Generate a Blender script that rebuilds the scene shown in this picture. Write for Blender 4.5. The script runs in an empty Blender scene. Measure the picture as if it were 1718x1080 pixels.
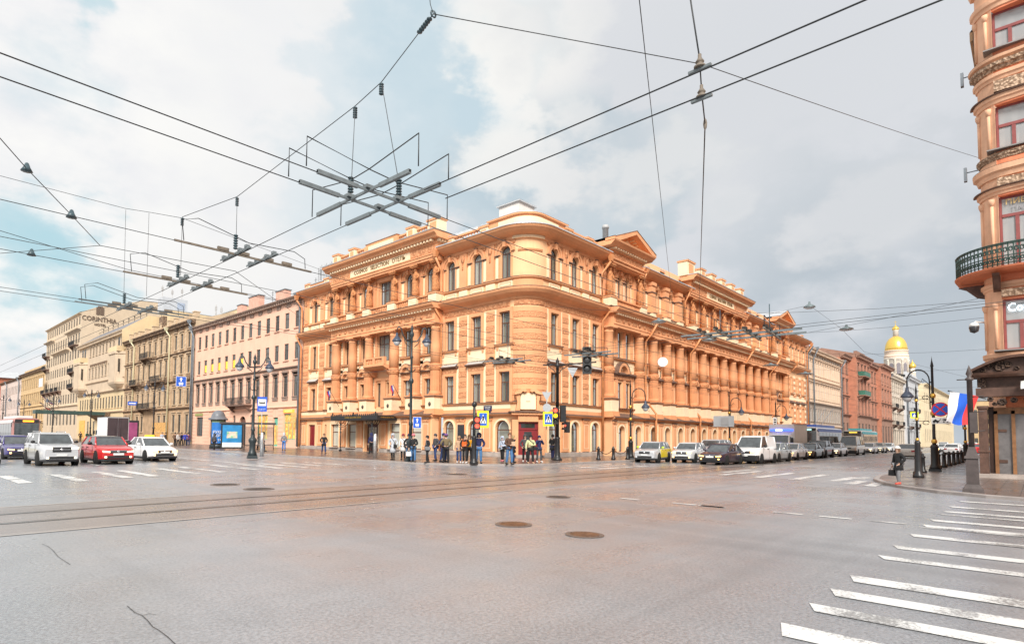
import bpy, bmesh, math, random
from mathutils import Vector, Matrix, Euler
PI = math.pi
random.seed(7)
SC = bpy.context.scene
COL = SC.collection
# ------------------------------------------------------------------ camera
cam_d = bpy.data.cameras.new('camera'); cam = bpy.data.objects.new('camera', cam_d); COL.objects.link(cam)
cam.matrix_world = Matrix(((0.706465, -0.045297, -0.706297, -37.000000),
 (-0.707660, -0.029462, -0.705938, -28.500000),
 (0.011168, 0.998539, -0.052869, 1.700000),
 (0.000000, 0.000000, 0.000000, 1.000000)))
cam_d.sensor_width = 36; cam_d.sensor_fit = 'HORIZONTAL'
cam_d.lens = 982.19/1718*36
cam_d.shift_x = (859-760.58)/1718; cam_d.shift_y = (680.0-540)/1718
cam_d.clip_start = .1; cam_d.clip_end = 5000
SC.camera = cam
# ------------------------------------------------------------------ sky
VEIL = (0.958, 0.129, 0.255)
BLOBS = [((0.567, 0.645, 0.513), 0.09, 0.17, (0.320, 0.393, 0.435), 0.95),
 ((0.612, 0.583, 0.534), 0.05, 0.12, (0.320, 0.393, 0.435), 0.9),
 ((0.532, 0.721, 0.444), 0.06, 0.15, (0.346, 0.409, 0.443), 0.85),
 ((0.486, 0.692, 0.534), 0.02, 0.09, (0.339, 0.405, 0.443), 0.8),
 ((0.751, 0.497, 0.436), 0.06, 0.12, (0.272, 0.331, 0.373), 0.95),
 ((0.817, 0.433, 0.381), 0.07, 0.13, (0.272, 0.331, 0.369), 0.9),
 ((0.738, 0.556, 0.383), 0.05, 0.14, (0.303, 0.361, 0.397), 0.8),
 ((0.933, 0.243, 0.265), 0.05, 0.18, (0.296, 0.331, 0.361), 0.75),
 ((0.985, 0.098, 0.142), 0.08, 0.26, (0.263, 0.296, 0.328), 0.85),
 ((0.973, 0.146, 0.179), 0.05, 0.2, (0.279, 0.313, 0.346), 0.6),
 ((0.686, 0.485, 0.543), 0.02, 0.1, (0.530, 0.521, 0.502), 0.7),
 ((0.676, 0.555, 0.485), -0.01, 0.05, (0.545, 0.535, 0.516), 0.7),
 ((0.831, 0.373, 0.413), 0, 0.07, (0.511, 0.502, 0.483), 0.7),
 ((0.877, 0.321, 0.358), 0, 0.07, (0.465, 0.465, 0.465), 0.6),
 ((0.954, 0.128, 0.269), 0.02, 0.1, (0.422, 0.426, 0.435), 0.7),
 ((0.824, 0.309, 0.475), 0.1, 0.28, (0.385, 0.397, 0.414), 0.5),
 ((0.375, 0.783, 0.496), 0.05, 0.2, (0.511, 0.511, 0.511), 0.5),
 ((0.326, 0.919, 0.223), 0.03, 0.12, (0.540, 0.530, 0.511), 0.6)]
GAPS = [((0.159, 0.960, 0.232), 0, 0.11, 0.55), ((0.214, 0.950, 0.229), 0, 0.06, 0.5), ((0.199, 0.822, 0.534), -0.02, 0.03, 0.6), ((0.132, 0.959, 0.250), 0, 0.08, 0.6), ((0.177, 0.884, 0.432), 0, 0.1, 0.28), ((0.155, 0.968, 0.199), -0.02, 0.05, 0.5)]
world = bpy.data.worlds.new('World'); SC.world = world; world.use_nodes = True
SUN_DIR = Vector((-.62, -.55, .62)).normalized()      # towards the sun, behind the camera's left shoulder
class NG:
    def __init__(s, tree): s.t = tree; s.n = tree.nodes; s.l = tree.links
    def add(s, kind, **kw):
        n = s.n.new(kind)
        for k, v in kw.items():
            if k.startswith('i_'):
                key = k[2:]; key = int(key) if key.isdigit() else key
                if isinstance(v, bpy.types.NodeSocket): s.l.new(v, n.inputs[key])
                else: n.inputs[key].default_value = v
            else: setattr(n, k, v)
        return n
    def math(s, op, a, b=0.0, clamp=False):
        n = s.n.new('ShaderNodeMath'); n.operation = op; n.use_clamp = clamp
        for i, v in enumerate((a, b)):
            if isinstance(v, bpy.types.NodeSocket): s.l.new(v, n.inputs[i])
            else: n.inputs[i].default_value = v
        return n.outputs[0]
    def mix(s, f, a, b):
        n = s.n.new('ShaderNodeMix'); n.data_type = 'RGBA'
        for i, v in ((0, f), (6, a), (7, b)):
            if isinstance(v, bpy.types.NodeSocket): s.l.new(v, n.inputs[i])
            else: n.inputs[i].default_value = v if not isinstance(v, tuple) else (*v, 1)[:4]
        return n.outputs[2]
    def ramp(s, f, lo, hi):
        n = s.n.new('ShaderNodeMapRange'); n.interpolation_type = 'SMOOTHSTEP'
        s.l.new(f, n.inputs[0]); n.inputs[1].default_value = lo; n.inputs[2].default_value = hi
        return n.outputs[0]
def build_sky():
    g = NG(world.node_tree); g.n.clear()
    out = g.n.new('ShaderNodeOutputWorld')
    tc = g.n.new('ShaderNodeTexCoord'); D = tc.outputs['Generated']
    sky = g.add('ShaderNodeTexSky', sky_type='NISHITA', sun_disc=False)
    sky.sun_elevation = math.asin(SUN_DIR.z); sky.sun_rotation = math.atan2(SUN_DIR.x, SUN_DIR.y)
    sky.dust_density = 3; sky.air_density = 1.2
    skyc = g.n.new('ShaderNodeVectorMath'); skyc.operation = 'SCALE'; g.l.new(sky.outputs[0], skyc.inputs[0]); skyc.inputs[3].default_value = 1.0
    mp = g.add('ShaderNodeMapping', i_0=D); mp.inputs['Scale'].default_value = (1, 1, 1.7)
    n1 = g.add('ShaderNodeTexNoise', i_Vector=mp.outputs[0], i_Scale=2.6, i_Detail=7.0, i_Roughness=.52)
    n2 = g.add('ShaderNodeTexNoise', i_Vector=mp.outputs[0], i_Scale=6.5, i_Detail=8.0, i_Roughness=.55)
    n3 = g.add('ShaderNodeTexNoise', i_Vector=mp.outputs[0], i_Scale=1.3, i_Detail=3.0)
    wob = g.math('ADD', g.math('MULTIPLY', g.math('SUBTRACT', n1.outputs[0], .5), .50), g.math('MULTIPLY', g.math('SUBTRACT', n2.outputs[0], .5), .42))
    def blob(d, r0, r1):          # a soft patch of cloud round a direction of the sky, its rim broken by noise
        v = g.add('ShaderNodeVectorMath', operation='DISTANCE'); g.l.new(D, v.inputs[0]); v.inputs[1].default_value = d
        e = g.math('ADD', v.outputs['Value'], wob)
        n = g.n.new('ShaderNodeMapRange'); n.interpolation_type = 'SMOOTHSTEP'
        g.l.new(e, n.inputs[0]); n.inputs[1].default_value = r1; n.inputs[2].default_value = r0
        return n.outputs[0]
    white = g.mix(g.ramp(n2.outputs[0], .3, .68), (0.474, 0.479, 0.493), (0.555, 0.550, 0.535))
    col = white
    # grey veil: thicker towards the right-hand street
    v = g.add('ShaderNodeVectorMath', operation='DOT_PRODUCT'); g.l.new(D, v.inputs[0]); v.inputs[1].default_value = VEIL
    veil = g.ramp(g.math('ADD', v.outputs['Value'], g.math('MULTIPLY', wob, .7)), .42, 1.0)
    col = g.mix(veil, col, (0.393, 0.405, 0.426))
    for d, r0, r1, c, k in BLOBS:
        col = g.mix(g.math('MULTIPLY', blob(d, r0, r1), k), col, c)
    # clear blue gaps show the Nishita sky
    for d, r0, r1, k in GAPS:
        skyb = g.add('ShaderNodeVectorMath', operation='SCALE', i_0=sky.outputs[0]); skyb.inputs[3].default_value = .07
        gap = g.mix(.88, skyb.outputs[0], (0.272, 0.414, 0.456))
        col = g.mix(g.math('MULTIPLY', blob(d, r0, r1), k), col, gap)
    bg = g.add('ShaderNodeBackground', i_Color=col, i_Strength=1.0)
    g.l.new(bg.outputs[0], out.inputs[0])
build_sky()
sun_d = bpy.data.lights.new('sun', 'SUN'); sun_d.energy = 2.6; sun_d.angle = math.radians(20); sun_d.color = (1, .955, .89)
sun = bpy.data.objects.new('sun', sun_d); COL.objects.link(sun); sun.rotation_euler = SUN_DIR.to_track_quat('Z', 'Y').to_euler()
sun.location = (-60, -60, 60)
SC.view_settings.view_transform = 'Standard'; SC.view_settings.look = 'None'; SC.view_settings.gamma = 1
SC.view_settings.exposure = .85
SC.cycles.max_bounces = 5; SC.cycles.diffuse_bounces = 3; SC.cycles.glossy_bounces = 3; SC.cycles.transmission_bounces = 3; SC.cycles.transparent_max_bounces = 6
SC.cycles.caustics_reflective = False; SC.cycles.caustics_refractive = False
try: SC.cycles.use_denoising = True
except Exception: pass
# ------------------------------------------------------------------ materials
MATS = {}
def mat(name, col, rough=.75, var=.12, scale=1.2, bump=0.0, metal=0.0, streak=0.0, spec=.5, emit=None, es=0.0, coat=0.0):
    if name in MATS: return MATS[name]
    m = bpy.data.materials.new(name); m.use_nodes = True; g = NG(m.node_tree)
    p = g.n['Principled BSDF']; MATS[name] = m
    p.inputs['Roughness'].default_value = rough; p.inputs['Metallic'].default_value = metal
    p.inputs['Specular IOR Level'].default_value = spec; p.inputs['Coat Weight'].default_value = coat
    p.inputs['Coat Roughness'].default_value = .06
    c = (*col, 1)
    if emit:
        p.inputs['Emission Color'].default_value = (*emit, 1); p.inputs['Emission Strength'].default_value = es
    if var > 0 or streak > 0 or bump > 0:
        tc = g.n.new('ShaderNodeTexCoord')
        n = g.add('ShaderNodeTexNoise', i_Vector=tc.outputs['Object'], i_Scale=scale, i_Detail=6.0, i_Roughness=.6)
        f = g.ramp(n.outputs[0], .25, .75)
        o = g.mix(f, tuple(x*(1-var) for x in col), tuple(min(1, x*(1+var*.7)) for x in col))
        if streak > 0:                                     # rain streaks and grime running down the wall
            mp = g.add('ShaderNodeMapping', i_0=tc.outputs['Object']); mp.inputs['Scale'].default_value = (2.2, 2.2, .22)
            n2 = g.add('ShaderNodeTexNoise', i_Vector=mp.outputs[0], i_Scale=1.6, i_Detail=8.0, i_Roughness=.7)
            s = g.math('MULTIPLY', g.ramp(n2.outputs[0], .5, .78), streak)
            o = g.mix(s, o, tuple(x*.42 for x in col))
        g.l.new(o, p.inputs['Base Color'])
        if bump > 0:
            nb = g.add('ShaderNodeTexNoise', i_Vector=tc.outputs['Object'], i_Scale=scale*14, i_Detail=4.0)
            b = g.add('ShaderNodeBump', i_Strength=bump, i_Height=nb.outputs[0]); b.inputs['Distance'].default_value = .05
            g.l.new(b.outputs[0], p.inputs['Normal'])
    else: p.inputs['Base Color'].default_value = c
    return m
def relief_mat(name, col, dark, scale, kind='blob'):        # carved plaster ornament: real bump, and a darker colour in the hollows
    if name in MATS: return MATS[name]
    m = mat(name, col, .8, 0, 1); g = NG(m.node_tree); p = g.n['Principled BSDF']
    tc = g.n.new('ShaderNodeTexCoord')
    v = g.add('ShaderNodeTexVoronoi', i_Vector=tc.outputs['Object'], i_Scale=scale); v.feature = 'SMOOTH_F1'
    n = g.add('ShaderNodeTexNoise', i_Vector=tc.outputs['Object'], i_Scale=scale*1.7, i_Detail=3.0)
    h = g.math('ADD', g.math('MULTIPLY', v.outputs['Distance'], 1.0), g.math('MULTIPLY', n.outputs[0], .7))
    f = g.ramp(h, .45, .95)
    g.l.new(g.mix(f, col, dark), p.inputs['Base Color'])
    b = g.add('ShaderNodeBump', i_Strength=.9, i_Height=h); b.inputs['Distance'].default_value = -.08
    g.l.new(b.outputs[0], p.inputs['Normal'])
    return m
def vary(m, a, c):                                            # each object carrying this material gets its own shade between a and c
    g = NG(m.node_tree); p = g.n['Principled BSDF']; oi = g.n.new('ShaderNodeObjectInfo')
    g.l.new(g.mix(oi.outputs['Random'], a, c), p.inputs['Base Color']); return m
def glass_mat(name, col, transp=.5, rough=.03):
    if name in MATS: return MATS[name]
    m = bpy.data.materials.new(name); m.use_nodes = True; MATS[name] = m; g = NG(m.node_tree); g.n.clear()
    out = g.n.new('ShaderNodeOutputMaterial')
    p = g.add('ShaderNodeBsdfPrincipled'); p.inputs['Base Color'].default_value = (*col, 1); p.inputs['Roughness'].default_value = rough
    p.inputs['Specular IOR Level'].default_value = .9; p.inputs['IOR'].default_value = 1.6
    t = g.add('ShaderNodeBsdfTransparent'); t.inputs[0].default_value = (.9, .93, .92, 1)
    mx = g.add('ShaderNodeMixShader', i_0=transp, i_1=p.outputs[0], i_2=t.outputs[0]); g.l.new(mx.outputs[0], out.inputs[0])
    return m
# ------------------------------------------------------------------ mesh builder
def ident(a, b, c): return (a, b, c)
def FL(u, z, d): return (-d, u, z)          # left street façade: u runs away along +Y
def FR(u, z, d): return (u, -d, z)          # right street façade: u runs away along +X
class MB:
    def __init__(s, T=None): s.v = []; s.f = []; s.m = []; s.T = T; s.cur = 0; s.smooth = set()
    def pt(s, p):
        s.v.append(s.T(*p) if s.T else tuple(p)); return len(s.v)-1
    def face(s, pts, sm=False):
        i = [s.pt(p) for p in pts]; s.f.append(i); s.m.append(s.cur)
        if sm: s.smooth.add(len(s.f)-1)
    def fi(s, idx, sm=False):
        s.f.append(list(idx)); s.m.append(s.cur)
        if sm: s.smooth.add(len(s.f)-1)
    def box(s, a0, a1, b0, b1, c0, c1):
        i = [s.pt(p) for p in ((a0,b0,c0),(a1,b0,c0),(a1,b1,c0),(a0,b1,c0),(a0,b0,c1),(a1,b0,c1),(a1,b1,c1),(a0,b1,c1))]
        for q in ((0,3,2,1),(4,5,6,7),(0,1,5,4),(1,2,6,5),(2,3,7,6),(3,0,4,7)): s.fi([i[k] for k in q])
        return s
    def cbox(s, x, y, z, sx, sy, sz): return s.box(x-sx/2, x+sx/2, y-sy/2, y+sy/2, z-sz/2, z+sz/2)
    def frust(s, x, y, z0, z1, ax, ay, bx, by, dx=0, dy=0):      # tapered block in plain x,y,z
        i = [s.pt(p) for p in ((x-ax,y-ay,z0),(x+ax,y-ay,z0),(x+ax,y+ay,z0),(x-ax,y+ay,z0),(x+dx-bx,y+dy-by,z1),(x+dx+bx,y+dy-by,z1),(x+dx+bx,y+dy+by,z1),(x+dx-bx,y+dy+by,z1))]
        for q in ((0,3,2,1),(4,5,6,7),(0,1,5,4),(1,2,6,5),(2,3,7,6),(3,0,4,7)): s.fi([i[k] for k in q])
        return s
    def lathe(s, c, prof, n=12, ax='z', sm=True, a0=0.0, a1=2*PI, sx=1.0, sy=1.0):   # prof: (r, h)
        rings = []
        full = abs(a1-a0-2*PI) < 1e-6; cnt = n if full else n+1
        for r, h in prof:
            ring = []
            for k in range(cnt):
                a = a0+(a1-a0)*k/n; x, y = r*math.cos(a)*sx, r*math.sin(a)*sy
                p = {'z': (c[0]+x, c[1]+y, c[2]+h), 'x': (c[0]+h, c[1]+x, c[2]+y), 'y': (c[0]+x, c[1]+h, c[2]+y)}[ax]
                ring.append(s.pt(p))
            rings.append(ring)
        for A, B in zip(rings, rings[1:]):
            for k in range(n if full else n):
                k2 = (k+1) % cnt
                if not full and k2 == 0: continue
                s.fi([A[k], A[k2], B[k2], B[k]], sm)
        if full:
            if prof[0][0] > 1e-4: s.fi(rings[0][::-1])
            if prof[-1][0] > 1e-4: s.fi(rings[-1])
        return s
    def tube(s, pts, r, n=6, cap=True, sm=True):
        pts = [Vector(p) for p in pts]; rr = r if isinstance(r, (list, tuple)) else [r]*len(pts)
        rings = []
        up = None
        for i, p in enumerate(pts):
            t = (pts[min(i+1, len(pts)-1)]-pts[max(i-1, 0)]).normalized()
            if up is None or abs(t.dot(up)) > .98: up = Vector((0,0,1)) if abs(t.z) < .9 else Vector((1,0,0))
            a = t.cross(up).normalized(); b = t.cross(a).normalized()
            rings.append([s.pt(tuple(p+(a*math.cos(2*PI*k/n)+b*math.sin(2*PI*k/n))*rr[i])) for k in range(n)])
        for A, B in zip(rings, rings[1:]):
            for k in range(n): s.fi([A[k], A[(k+1)%n], B[(k+1)%n], B[k]], sm)
        if cap and n > 2: s.fi(rings[0][::-1]); s.fi(rings[-1])
        return s
    def loft(s, rings, cap=True, sm=True):
        R = [[s.pt(p) for p in r] for r in rings]; n = len(R[0])
        for A, B in zip(R, R[1:]):
            for k in range(n): s.fi([A[k], A[(k+1)%n], B[(k+1)%n], B[k]], sm)
        if cap: s.fi(R[0][::-1]); s.fi(R[-1])
        return s
    def prism(s, poly, h0, h1, ax='z'):     # polygon in two axes pushed along the third
        def P(a, b, h): return {'z': (a, b, h), 'y': (a, h, b), 'x': (h, a, b)}[ax]
        A = [s.pt(P(a, b, h0)) for a, b in poly]; B = [s.pt(P(a, b, h1)) for a, b in poly]; n = len(poly)
        for k in range(n): s.fi([A[k], A[(k+1)%n], B[(k+1)%n], B[k]])
        s.fi(A[::-1]); s.fi(B); return s
    def sweep(s, path, prof, caps=True, closed=False):  # path: (x,y,nx,ny) in plan, prof: (d,z); world coords
        R = [[s.pt((x+nx*d, y+ny*d, z)) for d, z in prof] for x, y, nx, ny in path]; n = len(prof)
        for A, B in zip(R, R[1:]):
            for k in range(n-1): s.fi([A[k], A[k+1], B[k+1], B[k]])
            if closed: s.fi([A[-1], A[0], B[0], B[-1]])
        if caps: s.fi(R[0][::-1]); s.fi(R[-1])
        return s
    def mesh(s, name, mats):
        me = bpy.data.meshes.new(name); me.from_pydata(s.v, [], s.f)
        for m in (mats if isinstance(mats, (list, tuple)) else [mats]): me.materials.append(m)
        me.polygons.foreach_set('material_index', s.m)
        me.polygons.foreach_set('use_smooth', [i in s.smooth for i in range(len(s.f))])
        bm = bmesh.new(); bm.from_mesh(me); bmesh.ops.recalc_face_normals(bm, faces=bm.faces); bm.to_mesh(me); bm.free()
        me.update(); return me
    def build(s, name, mats, parent=None, loc=None, rz=None):
        if not s.f: return None
        return obj(name, s.mesh(name, mats), parent, loc, rz)
def obj(name, me, parent=None, loc=None, rz=None):
    o = bpy.data.objects.new(name, me); COL.objects.link(o)
    if parent is not None: o.parent = parent
    if loc is not None: o.location = loc
    if rz is not None: o.rotation_euler = (0, 0, rz)
    return o
def tag(o, label, cat, group=None):
    o['label'] = label; o['category'] = cat
    if group: o['group'] = group
    return o
def thing(name, label, cat, loc=(0,0,0), rz=0, group=None):
    o = bpy.data.objects.new(name, None); COL.objects.link(o); o.location = loc; o.rotation_euler = (0,0,rz); o.empty_display_size = .3
    return tag(o, label, cat, group)
def struct(o): o['kind'] = 'structure'; return o
def copytree(root, loc, rz, label=None):
    def cp(o, par):
        c = o.copy(); COL.objects.link(c)
        if par is not None: c.parent = par
        for ch in o.children: cp(ch, c)
        return c
    r = cp(root, None); r.location = loc; r.rotation_euler = (0,0,rz)
    if label: r['label'] = label
    return r
def text_mesh(body, size, depth=.01, mats=None, name='lettering', align='CENTER', sx=1.0):
    cu = bpy.data.curves.new('t', 'FONT'); cu.body = body; cu.size = size; cu.extrude = depth; cu.align_x = align; cu.align_y = 'CENTER'; cu.resolution_u = 2
    o = bpy.data.objects.new('t', cu); COL.objects.link(o)
    dg = bpy.context.evaluated_depsgraph_get(); me = bpy.data.meshes.new_from_object(o.evaluated_get(dg)); me.name = name
    bpy.data.objects.remove(o); bpy.data.curves.remove(cu)
    if sx != 1: me.transform(Matrix.Diagonal((sx, 1, 1, 1)))
    me.materials.clear(); me.materials.append(mats); return me
def put_text(name, body, size, o, ex, ez, m, parent, depth=.012, align='CENTER', sx=1.0):   # ex: reading direction, ez: up
    me = text_mesh(body, size, depth, m, name, align, sx); ex = Vector(ex).normalized(); ez = Vector(ez).normalized(); ey = ex.cross(ez)*-1
    # text lies in local xy, faces +z: x->ex, y->ez, z->normal
    M = Matrix((ex, ez, ex.cross(ez))).transposed().to_4x4(); M.translation = Vector(o)
    me.transform(M); return obj(name, me, parent)
_CW = cam.matrix_world.copy()
def _ray(px, py): return (_CW.to_3x3() @ Vector((px-760.58, -(py-680.0), -982.19)))
def gp(px, py, z=0.0):                      # survey helper: where a sight line meets the ground plane at height z
    d = _ray(px, py); t = (z-1.7)/d.z; return (-37+d.x*t, -28.5+d.y*t)
def colx(px, y): d = _ray(px, 730); return -37+d.x*(y+28.5)/d.y
def rowx(px, y): d = _ray(px, 730); return -37+d.x*(y+28.5)/d.y
# ------------------------------------------------------------------ ground
def asphalt(name, base, brown=0.0):
    m = bpy.data.materials.new(name); m.use_nodes = True; MATS[name] = m; g = NG(m.node_tree); p = g.n['Principled BSDF']
    tc = g.n.new('ShaderNodeTexCoord'); O = tc.outputs['Object']
    big = g.add('ShaderNodeTexNoise', i_Vector=O, i_Scale=.16, i_Detail=5.0, i_Roughness=.6)
    mp = g.add('ShaderNodeMapping', i_0=O); mp.inputs['Scale'].default_value = (1.1, .07, 1)      # tyre tracks along the avenue
    trk = g.add('ShaderNodeTexNoise', i_Vector=mp.outputs[0], i_Scale=.8, i_Detail=4.0)
    fine = g.add('ShaderNodeTexNoise', i_Vector=O, i_Scale=26.0, i_Detail=4.0, i_Roughness=.75)
    med = g.add('ShaderNodeTexNoise', i_Vector=O, i_Scale=2.2, i_Detail=6.0, i_Roughness=.65)
    f = g.math('ADD', g.math('MULTIPLY', g.ramp(big.outputs[0], .3, .7), .30), g.math('ADD', g.math('MULTIPLY', g.ramp(fine.outputs[0], .32, .68), .75), g.math('MULTIPLY', med.outputs[0], .3)))
    c = g.mix(f, tuple(x*.50 for x in base), tuple(x*1.45 for x in base))
    wv = g.add('ShaderNodeTexNoise', i_Vector=O, i_Scale=.5, i_Detail=8.0, i_Roughness=.7)
    c = g.mix(g.math('MULTIPLY', g.ramp(wv.outputs[0], .50, .74), .30), c, tuple(x*.55 for x in base))
    spk = g.add('ShaderNodeTexVoronoi', i_Vector=O, i_Scale=38.0)
    c = g.mix(g.math('MULTIPLY', g.math('LESS_THAN', spk.outputs['Distance'], .28), .30), c, (.42, .38, .36))
    g.l.new(c, p.inputs['Base Color'])
    mp2 = g.add('ShaderNodeMapping', i_0=O); mp2.inputs['Scale'].default_value = (.05, .8, 1)
    trk2 = g.add('ShaderNodeTexNoise', i_Vector=mp2.outputs[0], i_Scale=1.0, i_Detail=4.0)
    wet = g.math('ADD', g.math('MULTIPLY', g.ramp(big.outputs[0], .35, .7), .12), g.math('ADD', g.math('MULTIPLY', g.ramp(trk.outputs[0], .35, .65), .10), g.math('ADD', g.math('MULTIPLY', g.ramp(trk2.outputs[0], .35, .65), .12), .15)))
    c = g.mix(g.math('MULTIPLY', g.ramp(trk.outputs[0], .55, .75), .28), c, tuple(x*.45 for x in base)); c = g.mix(g.math('MULTIPLY', g.ramp(trk2.outputs[0], .55, .72), .32), c, tuple(x*.45 for x in base)); g.l.new(c, p.inputs['Base Color'])
    g.l.new(wet, p.inputs['Roughness']); p.inputs['Specular IOR Level'].default_value = .55
    b = g.add('ShaderNodeBump', i_Strength=.45, i_Height=fine.outputs[0]); b.inputs['Distance'].default_value = .014
    g.l.new(b.outputs[0], p.inputs['Normal'])
    p.inputs['Coat Weight'].default_value = .4; g.l.new(g.math('ADD', wet, .02), p.inputs['Coat Roughness'])
    return m
A_ROAD = asphalt('wet_asphalt', (.235, .240, .252))
A_TRAM = asphalt('tram_strip_asphalt', (.20, .170, .155))
def slab_mat(name, c1, c2, rough=.22):
    m = bpy.data.materials.new(name); m.use_nodes = True; MATS[name] = m; g = NG(m.node_tree); p = g.n['Principled BSDF']
    tc = g.n.new('ShaderNodeTexCoord'); O = tc.outputs['Object']
    br = g.add('ShaderNodeTexBrick', i_Vector=O, i_Scale=1.0); br.inputs['Brick Width'].default_value = 1.0; br.inputs['Row Height'].default_value = .55; br.inputs['Mortar Size'].default_value = .012
    br.inputs['Color1'].default_value = (*c1, 1); br.inputs['Color2'].default_value = (*c2, 1); br.inputs['Mortar'].default_value = (.04, .035, .03, 1)
    n = g.add('ShaderNodeTexNoise', i_Vector=O, i_Scale=.7, i_Detail=6.0)
    g.l.new(g.mix(g.math('MULTIPLY', g.ramp(n.outputs[0], .4, .7), .5), br.outputs[0], tuple(x*.45 for x in c1)), p.inputs['Base Color'])
    g.l.new(g.math('ADD', g.math('MULTIPLY', g.ramp(n.outputs[0], .35, .65), .3), .20), p.inputs['Roughness'])
    p.inputs['Coat Weight'].default_value = .35; p.inputs['Coat Roughness'].default_value = .22
    return m
PAVE = slab_mat('wet_paving', (.20, .145, .12), (.17, .135, .115))
KERB = mat('kerb_granite', (.34, .30, .28), .45, .2, 3)
def paint_mat():
    m = bpy.data.materials.new('road_paint'); m.use_nodes = True; MATS['road_paint'] = m; g = NG(m.node_tree); p = g.n['Principled BSDF']
    tc = g.n.new('ShaderNodeTexCoord'); O = tc.outputs['Object']
    n = g.add('ShaderNodeTexNoise', i_Vector=O, i_Scale=30.0, i_Detail=4.0, i_Roughness=.75); n2 = g.add('ShaderNodeTexNoise', i_Vector=O, i_Scale=1.3, i_Detail=4.0)
    w = g.ramp(g.math('ADD', g.math('MULTIPLY', n.outputs[0], .55), g.math('MULTIPLY', n2.outputs[0], .6)), .54, .68)
    g.l.new(g.mix(w, (.76, .76, .74), (.24, .235, .23)), p.inputs['Base Color']); p.inputs['Roughness'].default_value = .4
    p.inputs['Coat Weight'].default_value = .2; p.inputs['Coat Roughness'].default_value = .2
    return m
PAINT = paint_mat()
m_ = MB(); m_.face([(-1500,-1500,0),(1500,-1500,0),(1500,1500,0),(-1500,1500,0)]); struct(m_.build('ground', A_ROAD))
def pavement(name, kerb, inner, label=None):
    m_ = MB(); P = [(x, y, .1) for x, y in kerb+inner]; m_.face(P)
    struct(m_.build(name, PAVE))
    k = MB(); path = []
    for i, (x, y) in enumerate(kerb):
        a = Vector(kerb[max(i-1, 0)]); b = Vector(kerb[min(i+1, len(kerb)-1)]); t = (b-a).normalized(); path.append((x, y, t.y, -t.x))
    k.sweep(path, [(.002, -.02), (.20, -.02), (.20, .085), (.18, .104), (.002, .104)], closed=True)
    struct(k.build('kerb', KERB))
def arc(cx, cy, r, a0, a1, n): return [(cx+r*math.cos(math.radians(a0+(a1-a0)*i/n)), cy+r*math.sin(math.radians(a0+(a1-a0)*i/n))) for i in range(n+1)]
pavement('pavement', [(-13.2, 420), (-13.2, 60), (-13.2, 12)]+arc(-6.7, -.4, 6.5, 180, 270, 12)[0:]+[(6, -6.8), (60, -6.6), (420, -6.6)], [(420, 0), (0, 0), (0, 420)])
pavement('pavement', [(420, -23.2), (40, -23.2), (-3.5, -23.25)]+[(-6.2,-23.6),(-8.3,-24.2),(-10.2,-25.1),(-11.6,-26.2),(-12.5,-27.4),(-13.0,-28.8)]+[(-13.2, -33), (-13.2, -90)], [(60, -90), (420, -40)])
# tram strip, rails, painted lines (sheets a few mm above each other)
TS = MB(); TS.face([(-260,-16.55,.004),(420,-16.55,.004),(420,-12.0,.004),(-260,-12.0,.004)]); struct(TS.build('tram_track_strip', A_TRAM))
RAIL = mat('rail_steel', (.42, .40, .38), .22, .15, 6, metal=.9)
SLOT = mat('rail_groove', (.03, .028, .027), .6)
R_ = MB()
for y in (-13.42, -14.95):
    R_.cur = 0; R_.face([(-260,y-.04,.008),(420,y-.04,.008),(420,y+.04,.008),(-260,y+.04,.008)])
    R_.cur = 1; R_.face([(-260,y+.041,.008),(420,y+.041,.008),(420,y+.09,.008),(-260,y+.09,.008)]); R_.face([(-260,y-.1,.008),(420,y-.1,.008),(420,y-.041,.008),(-260,y-.041,.008)])
struct(R_.build('tram_rails', [RAIL, SLOT]))
E_ = MB()
for y in (-12.02, -16.5): E_.face([(-260,y-.07,.008),(420,y-.07,.008),(420,y+.07,.008),(-260,y+.07,.008)])
struct(E_.build('track_edge_stones', mat('edge_stone', (.40, .36, .33), .3, .2, 2)))
PM = MB()
def stripe(x0, y0, x1, y1, w, skew=0.0):
    t = Vector((x1-x0, y1-y0)).normalized(); n = Vector((-t.y, t.x))*w/2
    PM.face([(x0+n.x, y0+n.y, .0085), (x0-n.x, y0-n.y-skew, .0085), (x1-n.x, y1-n.y, .0085), (x1+n.x, y1+n.y, .0085)])
for x, w in ((-14.7,.36),(-16.8,.36),(-18.3,.36),(-19.1,.2),(-20.6,.36),(-21.8,.4),(-22.1,.1),(-23.5,.38),(-25.2,.36),(-26.4,.3),(-28.3,.40),(-29.25,.34),(-30.1,.3),(-31.1,.40)):
    stripe(x, -26.75, x, -33.2, w, .12)
for x, a, b in ((-33.2,-.5,-4.8),(-31.6,-.5,-4.9),(-29.9,.5,-4.1),(-28.85,.9,-3.9),(-27,1.7,-3.3),(-25.7,2.5,-2.9),(-23.65,3.6,-2),(-22.15,3.6,-1.5),(-20.7,3.9,-1.5),(-19.2,4.2,-.4),(-17.6,4.0,-.6)): stripe(x, a, x, b, .42)
stripe(-21.5, 40, -21.6, .6, .28); stripe(-25, 24, -25, 8, .14); stripe(-28.4, 30, -28.4, 6, .14); stripe(-17.6, 46, -17.6, 6.5, .14)
for k in range(5): stripe(-21.9-.05*k, -2.3-1.5*k, -21.9-.05*k, -3.2-1.5*k, .13)
for k in range(14): stripe(-31.8, 9+9*k, -31.8, 12.5+9*k, .14)
for y0 in (-20.0,-21.55,-22.25,-24.0,-24.95,-25.9): stripe(-21.75, y0, -21.75, y0-.62, .16)
stripe(-21.75, -22.3, -21.75, -22.9, .16)
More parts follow.
